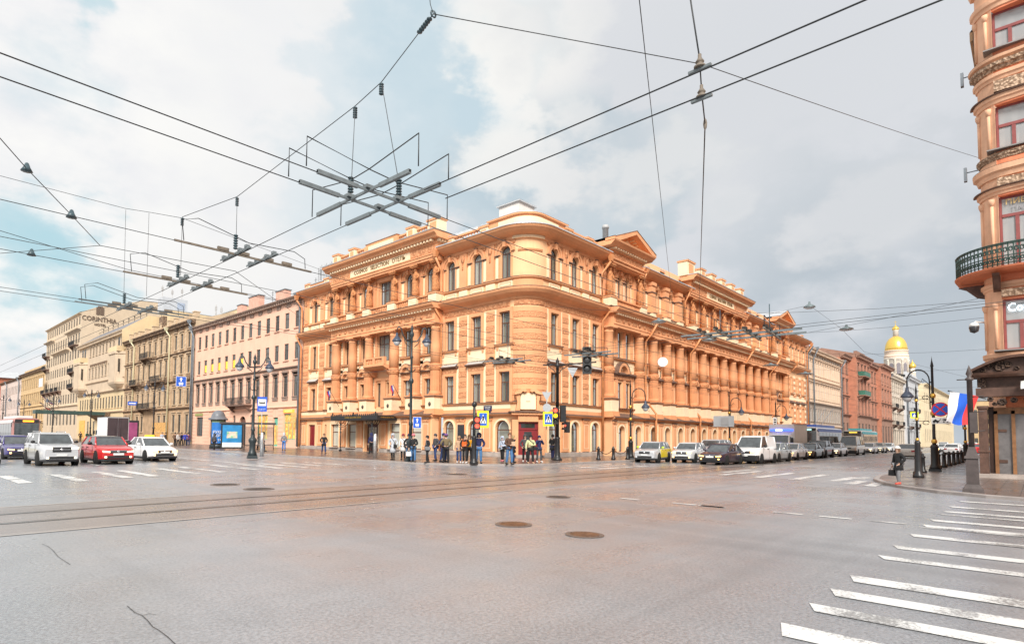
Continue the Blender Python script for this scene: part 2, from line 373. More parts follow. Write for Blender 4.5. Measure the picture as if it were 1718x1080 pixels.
for x0, x1, y in ((-8.2,-4.1,-22.35),(-9.5,-7.0,-23.15),(-10.1,-8.0,-23.9),(-5.5,-3.6,-22.75),(-8.1,-2.6,-17.7),(-5.7,-1.5,-16.9),(-8.4,-2.5,-11.2),(-8.0,-2.5,-9.8),(-7.5,-2.4,-8.6),(-8.4,-2.8,-19.4),(-8.6,-3,-20.9)): stripe(x0, y, x1, y, .4)
for k in range(12): stripe(6+11*k, -17.6, 10+11*k, -17.6, .14); stripe(6+11*k, -20.4, 10+11*k, -20.4, .14)
struct(PM.build('road_markings', PAINT))
RUST = mat('rusty_iron', (.26, .13, .065), .45, .45, 9, .3, .4)
IRONM = mat('dull_iron', (.11, .095, .085), .45, .4, 9, .3, .3)
def manhole(x, y, lab, r=.31):
    t = thing('manhole_cover', lab, 'manhole cover', (x, y, 0), 0, 'manhole covers in the junction')
    a = MB(); a.lathe((0,0,0), [(r+.07, .003), (r+.07, .012), (r+.005, .012)], 28, sm=False); a.build('frame', mat('iron_ring', (.14,.10,.08), .45, .3, 8), t)
    b = MB(); b.lathe((0,0,0), [(r, .004), (r, .011), (0.0, .012)], 28, sm=False)
    for i in range(-5, 6):
        w = math.sqrt(max(0, (r*.92)**2-(i*.055)**2)); b.box(-w, w, i*.055-.012, i*.055+.012, .011, .019)
    b.build('lid', RUST if y < -20 else IRONM, t)
manhole(-28.0, -21.2, 'rusty round manhole cover in the open asphalt, the left of the two nearest covers', .29)
manhole(-28.0, -22.8, 'rusty round manhole cover nearest the camera, right of its pair', .27)
manhole(-22.9, -18.7, 'small brown manhole cover just behind the tram tracks edge in mid junction', .28)
manhole(-28.4, -9.1, 'dark manhole cover on the left of the junction, beyond the tram rails', .4)
manhole(-28.3, -11.3, 'dark manhole cover right beside the far tram rail at left', .4)
manhole(-18.1, -9.9, 'dark manhole cover out in front of the waiting pedestrians', .4)

CK = MB()
def crack(pts, w=.02):
    for (a, b), (c, d) in zip(pts, pts[1:]):
        p, q = Vector(gp(a, b)), Vector(gp(c, d)); n = Vector((-(q-p).y, (q-p).x)).normalized()*w/2; CK.face([(p.x+n.x,p.y+n.y,.0045),(p.x-n.x,p.y-n.y,.0045),(q.x-n.x,q.y-n.y,.0045),(q.x+n.x,q.y+n.y,.0045)])
crack([(213,1016),(226,1027),(238,1032),(247,1040),(256,1051),(268,1058),(281,1068),(297,1083)], .009); crack([(70,912),(80,916),(88,922),(97,933),(104,938),(118,947)], .008); crack([(238,1032),(250,1029),(262,1031)], .006)
struct(CK.build('road_cracks', mat('crack_tar', (.05,.048,.047), .5, .3, 5)))
# ------------------------------------------------------------------ hotel
ORA = mat('hotel_orange', (.80, .385, .19), .8, .13, .5, .14, streak=.38)
ORL = mat('hotel_apricot', (.89, .525, .285), .8, .10, .5, .10, streak=.32)
ORD = mat('hotel_terracotta', (.71, .315, .145), .8, .16, .8, .16, streak=.42)
CRM = mat('hotel_cream', (.94, .74, .50), .8, .06, .6, .05, streak=.3)
LED = mat('ledge_lead', (.17, .105, .08), .6, .3, 1.5)
STONE = mat('plinth_stone', (.42, .36, .32), .7, .25, 1.5, .2)
ZINC = mat('roof_zinc', (.60, .62, .64), .38, .12, .6, metal=.35, streak=.2)
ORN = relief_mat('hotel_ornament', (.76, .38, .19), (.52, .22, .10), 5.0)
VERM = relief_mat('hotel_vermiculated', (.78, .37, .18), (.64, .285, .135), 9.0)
WOOD = mat('window_brown', (.13, .055, .035), .45, .2, 4)
REDD = mat('door_red', (.22, .008, .012), .45, .15, 2)
PIPE = mat('pipe_orange', (.72, .31, .13), .5, .2, 1.5, streak=.3)
PANE = glass_mat('window_glass', (.14, .17, .165), .55, .03)
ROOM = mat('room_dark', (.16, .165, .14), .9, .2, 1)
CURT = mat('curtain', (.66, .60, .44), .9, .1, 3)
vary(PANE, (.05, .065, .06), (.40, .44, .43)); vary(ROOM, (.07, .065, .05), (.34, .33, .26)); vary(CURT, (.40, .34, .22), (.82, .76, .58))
FROST = mat('frosted_pane', (.50, .50, .43), .25, .12, 1.2, coat=.4)
IRON = mat('black_iron', (.022, .022, .024), .45, .2, 6)
GOLD = mat('gilt', (.75, .46, .10), .35, .1, 4, metal=.8)
GOLDL = mat('letter_bronze', (.20, .115, .03), .45, .1, 4, metal=.3)
hotel = thing('hotel_building', 'ornate orange and cream corner hotel with columns and statues, between both streets', 'building')
def face_from(T, u0, u1, z0, z1, d, ops, m, depth=.32):
    """wall sheet between u0,u1,z0,z1 at depth d with openings (uc,w,zb,zt,arched): faces only"""
    ops = sorted(ops); cuts = [u0]+[(a[0]+a[1]/2+b[0]-b[1]/2)/2 for a, b in zip(ops, ops[1:])]+[u1]
    if not ops: m.face([(u0,z0,d),(u1,z0,d),(u1,z1,d),(u0,z1,d)]); return
    for i, (uc, w, zb, zt, ar) in enumerate(ops):
        a, b = cuts[i], cuts[i+1]; l, r = uc-w/2, uc+w/2
        if l > a+1e-4: m.face([(a,z0,d),(l,z0,d),(l,z1,d),(a,z1,d)])
        if b > r+1e-4: m.face([(r,z0,d),(b,z0,d),(b,z1,d),(r,z1,d)])
        if zb > z0+1e-4: m.face([(l,z0,d),(r,z0,d),(r,zb,d),(l,zb,d)])
        if ar:
            zs = zt-w/2*ar; n = 10; P = [(uc-w/2*math.cos(PI*k/n), zs+w/2*ar*math.sin(PI*k/n)) for k in range(n+1)]
            for (p, q), (p2, q2) in zip(P, P[1:]):
                m.face([(p,q,d),(p2,q2,d),(p2,z1,d),(p,z1,d)]); m.face([(p,q,d),(p2,q2,d),(p2,q2,d-depth),(p,q,d-depth)])
            top = zs
        else:
            top = zt
            if z1 > zt+1e-4: m.face([(l,zt,d),(r,zt,d),(r,z1,d),(l,z1,d)])
            m.face([(l,zt,d),(r,zt,d),(r,zt,d-depth),(l,zt,d-depth)])
        m.face([(l,zb,d),(l,top,d),(l,top,d-depth),(l,zb,d-depth)]); m.face([(r,zb,d),(r,top,d),(r,top,d-depth),(r,zb,d-depth)])
        m.face([(l,zb,d),(r,zb,d),(r,zb,d-depth),(l,zb,d-depth)])
WMESH = {}
def window_mesh(w, h, arch=0, style='case', fr=WOOD, room=ROOM, pane=PANE, curt=CURT):
    key = (round(w,2), round(h,2), arch, style, fr.name, pane.name)
    if key in WMESH: return WMESH[key]
    # local frame: x along the wall, y outwards, z up from the sill; the frame's outer face lies at y = 0
    f = MB(); t = .075; hs = h-w/2*arch if arch else h
    def bar(x0, x1, z0, z1, y0=-.07, y1=0): f.box(x0, x1, y0, y1, z0, z1)
    bar(-w/2, -w/2+t, 0, hs); bar(w/2-t, w/2, 0, hs); bar(-w/2+t, w/2-t, 0, t)
    tr = hs-.02 if arch else h*.66
    bar(-w/2+t, w/2-t, tr-t/2, tr+t/2, -.07, .012)
    if style == 'wide':
        for x in (-w/6, w/6): bar(x-t/2, x+t/2, t, h-t)
        bar(-w/2+t, w/2-t, h-t, h)
    else:
        if style != 'shop': bar(-t*.45, t*.45, t, tr-t/2)
        if not arch: bar(-w/2+t, w/2-t, h-t, h)
    if arch:
        n = 10
        for k in range(n):
            a, b = PI*k/n, PI*(k+1)/n; R, r = w/2, w/2-t
            P = [(-R*math.cos(a), hs+R*arch*math.sin(a)), (-R*math.cos(b), hs+R*arch*math.sin(b)), (-r*math.cos(b), hs+r*arch*math.sin(b)), (-r*math.cos(a), hs+r*arch*math.sin(a))]
            f.face([(x,0,z) for x,z in P]); f.face([(P[3][0],0,P[3][1]),(P[2][0],0,P[2][1]),(P[2][0],-.07,P[2][1]),(P[3][0],-.07,P[3][1])])
    fm = f.mesh('window_frame', fr)
    g = MB(); y = -.035
    def sheet(x0, x1, z0, z1, y): g.face([(x0,y,z0),(x1,y,z0),(x1,y,z1),(x0,y,z1)])
    def arched(y, ww):
        P = [(-ww/2, y, .02), (ww/2, y, .02), (ww/2, y, hs)]
        if arch: P += [(ww/2*math.cos(PI*k/8), y, hs+ww/2*arch*math.sin(PI*k/8)) for k in range(1, 8)]
        P += [(-ww/2, y, hs)]; g.face(P)
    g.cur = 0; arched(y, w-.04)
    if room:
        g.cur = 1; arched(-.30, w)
    if curt and style == 'case':
        g.cur = 2; sheet(-w/2+.05, -w*.24, .05, hs-.03, -.16); sheet(w*.26, w/2-.05, .05, hs-.03, -.17)
        if arch: sheet(-w*.3, w*.3, hs, hs+w*.3, -.18)
    gm = g.mesh('window_pane', [pane, room or pane, curt or pane])
    WMESH[key] = (fm, gm); return WMESH[key]
def put_window(T, uc, zb, d, w, h, arch=0, style='case', parent=None, name='window', **k):
    fm, gm = window_mesh(w, h, arch, style, **k)
    o = obj(name, fm, parent, T(uc, zb, d), ROT[T] if T in ROT else 0); obj('pane', gm, o); return o
ROT = {FL: PI/2, FR: PI}
# FL: local x -> +Y, local y -> -X : rotation +90 deg ; FR: local y -> -Y : rotation 180 deg
def moulding(T, u0, u1, prof, mats, name, parent, closed=True):
    m = MB(T); R = [[m.pt((u, z, d)) for d, z in prof] for u in (u0, u1)]; n = len(prof)
    for k in range(n): m.fi([R[0][k], R[0][(k+1)%n], R[1][(k+1)%n], R[1][k]])
    m.fi(R[0]); m.fi(R[1][::-1]); return m.build(name, mats, parent)
def mould(m, u0, u1, prof):
    R = [[m.pt((u, z, d)) for d, z in prof] for u in (u0, u1)]; n = len(prof)
    for k in range(n): m.fi([R[0][k], R[0][(k+1)%n], R[1][(k+1)%n], R[1][k]])
    m.fi(R[0]); m.fi(R[1][::-1])
CR = 1.9                                                # plan radius of the rounded corner
def corner_path(u0, u1, n=14):                          # from left façade u0 round to right façade u1, outward normals
    P = [(0, u0, -1, 0), (0, CR, -1, 0)]
    P += [(CR-CR*math.cos(PI/2*k/n), CR-CR*math.sin(PI/2*k/n), -math.cos(PI/2*k/n), -math.sin(PI/2*k/n)) for k in range(1, n)]
    return P+[(CR, 0, 0, -1), (u1, 0, 0, -1)]
def arc_path(a0, a1, n=14): 
    P = []
    for k in range(n+1):
        a = math.radians(a0+(a1-a0)*k/n); P.append((CR-CR*math.cos(a), CR-CR*math.sin(a), -math.cos(a), -math.sin(a)))
    return P
GF_C = [(.0,3.42),(.16,3.42),(.2,3.5),(.34,3.55),(.34,3.63),(.0,3.72)]
SILL2 = [(.0,4.42),(.1,4.45),(.2,4.5),(.2,4.57),(.0,4.60)]
MIDC = [(.0,12.95),(.12,13.0),(.2,13.15),(.55,13.3),(.75,13.4),(.95,13.62),(1.0,13.8),(.0,13.97)]
MIDC_T = [(1.0,13.8),(1.02,13.8),(1.02,13.84),(.0,14.02),(.0,13.97)]
ROOFC = [(.0,17.95),(.1,18.0),(.16,18.2),(.6,18.3),(.85,18.42),(1.1,18.62),(1.2,18.8),(.0,18.95)]
ROOFC_T = [(1.2,18.8),(1.24,18.8),(1.24,18.88),(.0,19.06),(.0,18.95)]
SILL4 = [(.0,14.62),(.1,14.66),(.2,14.74),(.2,14.84),(.0,14.88)]
UL, UR = 9.75, 10.95                                    # ends of the two wings
def corner_sweep(prof, mats, name, u0=UL, u1=UR): 
    m = MB(); m.sweep(corner_path(u0, u1), prof, closed=True); return m.build(name, mats, hotel)
LW = [2.5, 5.7, 8.95]; RW = [3.35, 6.5, 9.75]           # wing bays
GA = dict(L=[(2.75,1.5),(5.95,1.3),(9.0,1.25)], R=[(3.3,1.35),(6.5,1.25),(9.75,1.25)])
def wing(T, bays, u0, u1, gops, side):
    w = MB(T)
    face_from(T, u0, u1, 0, 3.6, 0, [(u, ww, .45, 3.08, 1) for u, ww in gops], w)
    face_from(T, u0, u1, 3.6, 8.4, 0, [(u, 1.15, 4.62, 7.1, 0) for u in bays], w)
    face_from(T, u0, u1, 8.4, 13.3, 0, [(u, 1.15, 9.45, 12.1, 0) for u in bays], w)
    face_from(T, u0, u1, 13.3, 19.0, 0, [(u, 1.1, 14.92, 17.6, 1) for u in bays], w)
    w.build('wall', ORL, hotel)
    cr = MB(T); o = MB(T); v = MB(T); orn = MB(T); led = MB(T); zn = MB(T)
    lo, hi = u0, u1
    for u in bays:
        a, b = max(lo, u-1.02), min(hi, u+1.02)
        for s in (-1, 1):                                    # cream strips beside the window surrounds
            x0, x1 = sorted((u+s*.86, u+s*1.12))
            if x0 > lo and x1 < hi: cr.box(x0, x1, 4.6, 7.7, 0, .05); cr.box(x0, x1, 9.4, 12.35, 0, .05)
        cr.box(a, b, 8.2, 9.27, 0, .055)                     # cream field between the floors
        for zb, zt in ((4.62, 7.1), (9.45, 12.1)):           # architraves
            o.box(u-.86, u-.575, zb-.02, zt+.28, 0, .13); o.box(u+.575, u+.86, zb-.02, zt+.28, 0, .13); o.box(u-.575, u+.575, zt, zt+.28, 0, .13)
        orn.box(u-.9, u+.9, 7.38, 7.74, .0, .15)
        mould(led, u-1.06, u+1.06, [(0,7.74),(.3,7.78),(.42,7.86),(.42,7.93),(0,8.0)])
        zn.face([(u-1.0, 7.94, .4), (u+1.0, 7.94, .4), (u+.95, 8.17, .01), (u-.95, 8.17, .01)])
        mould(o, u-1.03, u+1.03, [(0,9.2),(.16,9.24),(.26,9.3),(.26,9.36),(0,9.4)]); led.box(u-1.05, u+1.05, 9.36, 9.4, 0, .29)
        for s in (-.78, .78): o.box(u+s-.09, u+s+.09, 8.9, 9.2, 0, .12)
    piers = [(b1+b2)/2 for b1, b2 in zip(bays, bays[1:])]
    for u in piers:                                          # rusticated piers of alternate smooth and rough blocks
        z = 4.66; k = 0
        while z < 12.2:
            (v if k % 2 else o).box(u-.46, u+.46, z+.015, min(z+.44, 12.3), 0, .10 if k % 2 else .07); z += .455; k += 1
    for i, (u, ww) in enumerate(gops):                       # ground floor: archivolts
        n = 14; zs = 3.08-ww/2; R0, R1 = ww/2+.02, ww/2+.17
        for k in range(n):
            a, b = PI*k/n, PI*(k+1)/n
            P = [(u-R0*math.cos(a), zs+R0*math.sin(a)), (u-R0*math.cos(b), zs+R0*math.sin(b)), (u-R1*math.cos(b), zs+R1*math.sin(b)), (u-R1*math.cos(a), zs+R1*math.sin(a))]
            cr.face([(p,q,.07) for p,q in P]); cr.face([(P[3][0],P[3][1],.07),(P[2][0],P[2][1],.07),(P[2][0],P[2][1],0),(P[3][0],P[3][1],0)]); cr.face([(P[0][0],P[0][1],.07),(P[1][0],P[1][1],.07),(P[1][0],P[1][1],0),(P[0][0],P[0][1],0)])
        for s in (-1, 1): 
            x = u+s*(ww/2+.095)
            if lo < x-.08 and x+.08 < hi: cr.box(x-.075, x+.075, .5, zs, 0, .07)
    gp = [(a[0]+b[0])/2 for a, b in zip(gops, gops[1:])]
    for u in gp:
        o.box(u-.5, u+.5, .5, 3.0, 0, .13); cr.box(u-.38, u+.38, .75, .79, .13, .145); cr.box(u-.38, u-.34, .79, 2.85, .13, .145); cr.box(u+.34, u+.38, .79, 2.85, .13, .145); cr.box(u-.38, u+.38, 2.81, 2.85, .13, .145)
        orn.box(u-.52, u+.52, 3.0, 3.28, 0, .17); led.box(u-.56, u+.56, 3.28, 3.36, 0, .24)
    # panelled band between ground floor and first floor
    x = lo+.2
    o.box(lo, hi, 3.72, 4.05, 0, .05); cr.box(lo, hi, 4.05, 4.42, 0, .045)
    # top floor
    for u in bays:
        n = 14; zs = 17.05
        for R0, R1, dd in ((.57, .78, .10), (.80, 1.0, .16)):
            for k in range(n):
                a, b = PI*k/n, PI*(k+1)/n
                P = [(u-R0*math.cos(a), zs+R0*math.sin(a)), (u-R0*math.cos(b), zs+R0*math.sin(b)), (u-R1*math.cos(b), zs+R1*math.sin(b)), (u-R1*math.cos(a), zs+R1*math.sin(a))]
                o.face([(p,q,dd) for p,q in P]); o.face([(P[3][0],P[3][1],dd),(P[2][0],P[2][1],dd),(P[2][0],P[2][1],0),(P[3][0],P[3][1],0)]); o.face([(P[0][0],P[0][1],dd),(P[1][0],P[1][1],dd),(P[1][0],P[1][1],0),(P[0][0],P[0][1],0)])
        for s in (-1, 1):
            x0, x1 = sorted((u+s*.58, u+s*.74)); o.box(x0, x1, 14.9, 16.85, 0, .08)
            x0, x1 = sorted((u+s*.76, u+s*1.05))
            if x0 > lo-.3 and x1 < hi+.3: cr.box(max(x0,lo), min(x1,hi), 15.0, 16.8, 0, .06)
            x0, x1 = sorted((u+s*.57, u+s*1.1)); led.box(max(x0,lo), min(x1,hi), 16.86, 16.93, 0, .2); o.box(max(x0,lo), min(x1,hi), 16.93, 17.05, 0, .15)
        o.box(u-.14, u+.14, 17.5, 18.0, 0, .3); led.box(u-.17, u+.17, 17.98, 18.05, 0, .33)
        orn.box(u-1.0, u-.55, 17.72, 18.0, 0, .09); orn.box(u+.55, u+1.0, 17.72, 18.0, 0, .09)
        cr.box(u-.75, u+.75, 14.05, 14.6, 0, .05); o.box(u-.6, u+.6, 14.2, 14.24, .05, .065); o.box(u-.6, u+.6, 14.45, 14.49, .05, .065); o.box(u-.6, u-.56, 14.24, 14.45, .05, .065); o.box(u+.56, u+.6, 14.24, 14.45, .05, .065)
    for u in piers:
        o.box(u-.42, u+.42, 15.0, 17.95, 0, .14); cr.box(u-.5, u+.5, 14.05, 14.62, 0, .12); o.box(u-.47, u+.47, 14.88, 15.02, 0, .2)
        orn.lathe((u, 17.45, .14), [(.22, 0), (.2, .08), (.05, .13), (0, .13)], 10, 'z', sx=.9, sy=1.9)
        orn.box(u-.06, u+.06, 16.5, 17.1, .14, .22)
    orn.box(lo+.1, hi-.05, 12.48, 12.9, 0, .05)
    cr.build('cream_panels', CRM, hotel); o.build('surrounds', ORA, hotel); v.build('rough_blocks', VERM, hotel); orn.build('carved_ornament', ORN, hotel); led.build('ledges', LED, hotel); zn.build('hood_flashing', ZINC, hotel)
    for u in bays:
        put_window(T, u, 4.64, -.22, 1.13, 2.44, parent=hotel); put_window(T, u, 9.47, -.22, 1.13, 2.6, parent=hotel)
        put_window(T, u, 14.94, -.22, 1.08, 2.64, 1, parent=hotel, name='arched_window')
    for u, ww in gops: put_window(T, u, .47, -.22, ww-.02, 2.59, 1, style='shop', parent=hotel, name='ground_floor_window', room=CURT)
wing(FL, LW, CR, UL, GA['L'], 'L'); wing(FR, RW, CR, UR, GA['R'], 'R')
# left edge of the corner bay is flat up to the window, so trim: corner drum
m = MB(); m.sweep(arc_path(0, 90), [(0,0),(0,19.0)], caps=False); m.build('corner_wall', ORL, hotel)
v = MB(); z = 4.66; k = 0; RP = arc_path(8, 90, 12)+[(2.3, 0, 0, -1)]
while z < 12.3:
    pf = .09 if k % 2 else .06; v.cur = 0 if k % 2 else 1
    v.sweep(RP, [(0, z+.015), (pf, z+.015), (pf, min(z+.44, 12.35)), (0, min(z+.44, 12.35))], closed=True); z += .455; k += 1
v.build('corner_rustication', [VERM, ORA], hotel)
m = MB(); m.sweep(arc_path(10, 90, 12), [(0,12.48),(.05,12.48),(.05,12.9),(0,12.9)], closed=True)
for k in range(22):
    a = 10+80*(k+.5)/22
    m.sweep(arc_path(a-1.2, a+1.2, 1), [(.05,12.54),(.09,12.54),(.09,12.84),(.05,12.84)], closed=True)
m.build('greek_key_frieze', ORN, hotel)
m = MB(); m.sweep(arc_path(20, 82, 10), [(0,16.95),(.10,16.98),(.16,17.1),(0,17.16)], closed=True); m.sweep(arc_path(8, 86, 12), [(0,14.05),(.06,14.05),(.06,14.62),(0,14.62)], closed=True)
m.cur = 1; m.sweep(arc_path(8, 86, 12), [(0,18.12),(.22,18.12),(.22,18.2),(0,18.2)], closed=True)
m.build('corner_bands', [ORA, CRM], hotel)
m = MB()
for k in range(26):
    a = 6+80*(k+.5)/26; m.sweep(arc_path(a-.8, a+.8, 1), [(.1,17.98),(.26,17.98),(.26,18.1),(.1,18.1)], closed=True)
m.build('corner_dentils', CRM, hotel)
for prof, mm, nm in ((GF_C, ORA, 'ground_floor_cornice'), ([(.3,3.63),(.37,3.60),(.37,3.66),(.0,3.76)], LED, 'cornice_flashing'), (SILL2, ORA, 'sill_course'), ([(.18,4.55),(.23,4.55),(.23,4.6),(0,4.63)], LED, 'sill_flashing'), (MIDC, ORA, 'middle_cornice'), (MIDC_T, LED, 'cornice_flashing'), (SILL4, ORA, 'sill_course'), ([(.18,14.82),(.23,14.82),(.23,14.86),(0,14.9)], LED, 'sill_flashing'), (ROOFC, ORA, 'roof_cornice'), (ROOFC_T, ZINC, 'gutter'), ([(0,0),(.1,0),(.1,.42),(.06,.46),(0,.46)], STONE, 'plinth')):
    corner_sweep(prof, mm, nm)
# corner door in its projecting portal
def corner_frame(a, z, d):                               # a metres along the chord at 45 degrees
    c = CR-(CR)*math.cos(PI/4); n = -math.sqrt(.5)
    return (c+a*math.sqrt(.5)+n*d, c-a*math.sqrt(.5)+n*d, z)
m = MB(lambda a, z, d: corner_frame(a, z, d))
for s in (-1, 1): m.box(s*1.05-.25, s*1.05+.25, .3, 3.1, -.5, .45); 
m.box(-.8, .8, 2.95, 3.5, -.5, .40); m.box(-1.35, 1.35, 3.5, 3.7, -.5, .6)
m.build('corner_portal', ORA, hotel)
m = MB(lambda a, z, d: corner_frame(a, z, d)); m.box(-1.55, 1.55, 3.7, 3.78, -.3, .75); m.build('portal_ledge', LED, hotel)
m = MB(lambda a, z, d: corner_frame(a, z, d)); m.box(-.62, .62, 3.95, 5.25, -.2, .22); m.build('portal_panel', CRM, hotel)
m = MB(lambda a, z, d: corner_frame(a, z, d))
for s in (-1, 1):
    m.prism([(s*.66, 3.85), (s*1.0, 3.85), (s*.86, 4.5), (s*.98, 5.1), (s*.66, 5.15)], -.2, .3)
    m.prism([(s*1.12, 5.1), (s*1.1, 5.24), (s*.5, 5.6), (s*.2, 5.55), (s*.12, 5.4), (s*.3, 5.3), (s*.45, 5.38), (s*.62, 5.2)], -.2, .5)
m.build('broken_pediment', ORA, hotel)
m = MB(lambda a, z, d: corner_frame(a, z, d)); m.box(-.8, .8, .3, 2.95, -.3, .12); dr = m.build('corner_door', REDD, hotel)
m = MB(lambda a, z, d: corner_frame(a, z, d))
for x0, x1, z0, z1 in ((-.55,.55,2.45,2.8),): m.box(x0, x1, z0, z1, .12, .135)
m.box(-.3, .3, 1.5, 2.15, .12, .135); m.build('door_glass', mat('dark_glass', (.03,.035,.035), .05, 0), dr)
m = MB(lambda a, z, d: corner_frame(a, z, d))
for x in (-.62, .34):
    for z0, z1 in ((.5,1.2),): m.box(x, x+.28, z0, z1, .12, .15)
m.box(-.8, .8, 2.3, 2.38, .12, .18); m.box(-.02,.02,.3,1.45,.12,.14); m.build('door_panel', REDD, dr)
m = MB(lambda a, z, d: corner_frame(a, z, d)); m.box(-1.0, 1.0, .1, .3, -.3, .75); m.build('doorstep', STONE, hotel)
# corner parapet
m = MB(); m.sweep(corner_path(4.6, 5.4), [(-.1,18.95),(-.1,20.0),(.08,20.05),(.08,20.18),(-.55,20.18),(-.55,18.95)], closed=True); m.cur = 1
m.sweep(corner_path(3.4, 4.1), [(-.099,19.3),(-.06,19.3),(-.06,19.85),(-.099,19.85)], closed=True); m.cur = 2
m.sweep(corner_path(4.7, 5.5), [(.1,20.18),(.1,20.22),(-.3,20.42),(-.6,20.18)], closed=True)
m.build('corner_parapet', [ORA, CRM, ZINC], hotel)
BAL = MB(); BAL.lathe((0,0,0), [(.09,0),(.09,.08),(.05,.12),(.1,.28),(.1,.36),(.05,.5),(.045,.58),(.09,.64),(.09,.7)], 6)
def balustrade(T, u0, u1, z, d, h=.7, name='balustrade', step=.32, mm=None, parent=None):
    m = MB(T); s = h/.7
    m.box(u0, u1, z, z+.12, d-.14, d+.14); m.box(u0, u1, z+.12+h, z+.27+h, d-.16, d+.16)
    n = max(1, int((u1-u0)/step))
    for i in range(n):
        u = u0+(i+.5)*(u1-u0)/n
        m.lathe((u, 0, 0), [(.085,z+.12),(.05,z+.12+.12*s),(.1,z+.12+.3*s),(.05,z+.12+.55*s),(.085,z+.12+.7*s)], 6, 'y') if False else None
        zz = [(.08,.0),(.05,.12),(.105,.3),(.05,.52),(.08,.7)]
        rings = []
        for r, hh in zz: rings.append([(u+r*math.cos(k*PI/3), z+.12+hh*s, d+r*math.sin(k*PI/3)) for k in range(6)])
        m.loft(rings, cap=False)
    return m.build(name, mm or ORA, parent or hotel)
def post(T, u, z0, z1, w, d0, d1, mats=None, name='parapet_post'):
    m = MB(T); m.cur = 0; m.box(u-w/2, u+w/2, z0, z1-.22, d0, d1); m.cur = 1; m.box(u-w/2-.1, u+w/2+.1, z1-.22, z1-.06, d0-.1, d1+.1)
    m.cur = 2; m.box(u-w/2-.12, u+w/2+.12, z1-.06, z1, d0-.12, d1+.12); m.cur = 1; m.box(u-w*.3, u+w*.3, z0+.2, z1-.4, d1, d1+.02)
    return m.build(name, mats or [CRM, ORA, ZINC], hotel)
post(FL, 5.0, 18.95, 20.0, .95, -.6, 0); post(FL, 9.2, 18.95, 20.0, .9, -.6, 0); balustrade(FL, 5.5, 8.7, 18.98, -.3)
post(FR, 5.6, 18.95, 20.0, .95, -.6, 0); post(FR, 9.0, 18.95, 20.0, .9, -.6, 0); balustrade(FR, 6.1, 8.5, 18.98, -.3); balustrade(FR, 9.5, 10.9, 18.98, -.3)
# statue
def statue_mesh():
    m = MB()
    R = [(.34,.30,0,.0,.02),(.36,.32,0,.0,.35),(.30,.27,.02,.0,.9),(.29,.27,.05,.02,1.35),(.23,.2,.02,.02,1.65),(.27,.22,-.02,.02,1.95),(.30,.21,-.03,.0,2.15),(.12,.12,-.03,0,2.27),(.10,.11,-.02,.02,2.34)]
    m.loft([[(x+a*math.cos(2*PI*k/12)*(1+.10*math.cos(6*2*PI*k/12+z*2)), y+b*math.sin(2*PI*k/12)*(1+.1*math.sin(5*2*PI*k/12+z*3)), z) for k in range(12)] for a, b, x, y, z in R])
    m.lathe((-.02,.03,2.5), [(0,-.19),(.11,-.15),(.15,0),(.13,.12),(.06,.18),(0,.19)], 10)
    m.tube([(-.30,0,2.12),(-.42,.08,1.8),(-.26,.24,1.6)], [.085,.075,.06], 6); m.tube([(.26,0,2.12),(.40,.02,2.4),(.22,.02,2.68)], [.085,.075,.06], 6)
    m.box(-.36,.36,-.3,.3,2.66,2.78); m.box(-.44,.44,-.36,.36,2.78,2.95); m.box(-.4,.4,-.36,.36,-.05,.04)
    return m.mesh('statue', STAT)
STAT = mat('statue_terracotta', (.60, .25, .10), .85, .45, 5, .6)
SM = statue_mesh()
def put_statue(T, u, z, d): 
    o = obj('statue', SM, hotel, T(u, z, d), ROT[T]); o.scale = (1.12, 1.12, 1.02); return o
# columns
def column_meshes():
    f = MB(); n = 40
    f.box(-.62,.62,-.62,.62,0,.14); f.lathe((0,0,0), [(.6,.14),(.62,.2),(.6,.27),(.52,.3),(.56,.38),(.5,.44)], 24)
    f.loft([[((.47-(.035 if k%2 else 0))*math.cos(2*PI*k/n), (.47-(.035 if k%2 else 0))*math.sin(2*PI*k/n), z) for k in range(n)] for z in (.44, 2.35)], cap=False, sm=False)
    f.lathe((0,0,0), [(.48,2.35),(.53,2.38),(.52,2.7),(.55,2.78),(.55,2.9),(.47,2.95)], 24)
    for k in range(8):
        a = 2*PI*k/8; f.lathe((.5*math.cos(a), .5*math.sin(a), 2.62), [(0,-.1),(.1,-.04),(.1,.06),(0,.12)], 6)
    base = f.mesh('column_base', ORD)
    s = MB(); s.lathe((0,0,0), [(.47,2.95),(.465,4.5),(.42,6.15),(.46,6.18),(.46,6.24),(.42,6.27),(.42,6.42),(.5,6.5),(.54,6.56)], 24)
    shaft = s.mesh('column_shaft', ORA)
    c = MB(); c.box(-.6,.6,-.6,.6,6.56,6.68); c.lathe((0,0,0), [(.5,6.45),(.58,6.56)], 24)
    for k in range(10):
        a = 2*PI*k/10; c.lathe((.49*math.cos(a), .49*math.sin(a), 6.5), [(0,-.05),(.06,0),(0,.05)], 5)
    cap = c.mesh('capital', ORA)
    p = MB(); p.cur = 1; p.frust(0,0,-1.75,-1.2,.74,.78,.60,.70); p.cur = 0; p.box(-.58,.58,-.68,.68,-1.2,-.16); p.cur = 1; p.box(-.64,.64,-.72,.72,-.16,-.08); p.cur = 2; p.box(-.70,.70,-.78,.78,-.08,0)
    ped = p.mesh('pedestal', [CRM, ORD, LED])
    return base, shaft, cap, ped
CB = column_meshes()
def put_column(T, u, d=.5, z=5.38):
    o = obj('column', CB[1], hotel, T(u, z, d), ROT[T])
    for me, n in ((CB[0], 'column_base'), (CB[2], 'capital'), (CB[3], 'pedestal')): obj(n, me, o)
    return o
COLS_L = [10.35, 13.15, 16.35, 20.45, 23.35, 26.4]
WIN_L = [11.75, 14.8, 21.9, 24.9]
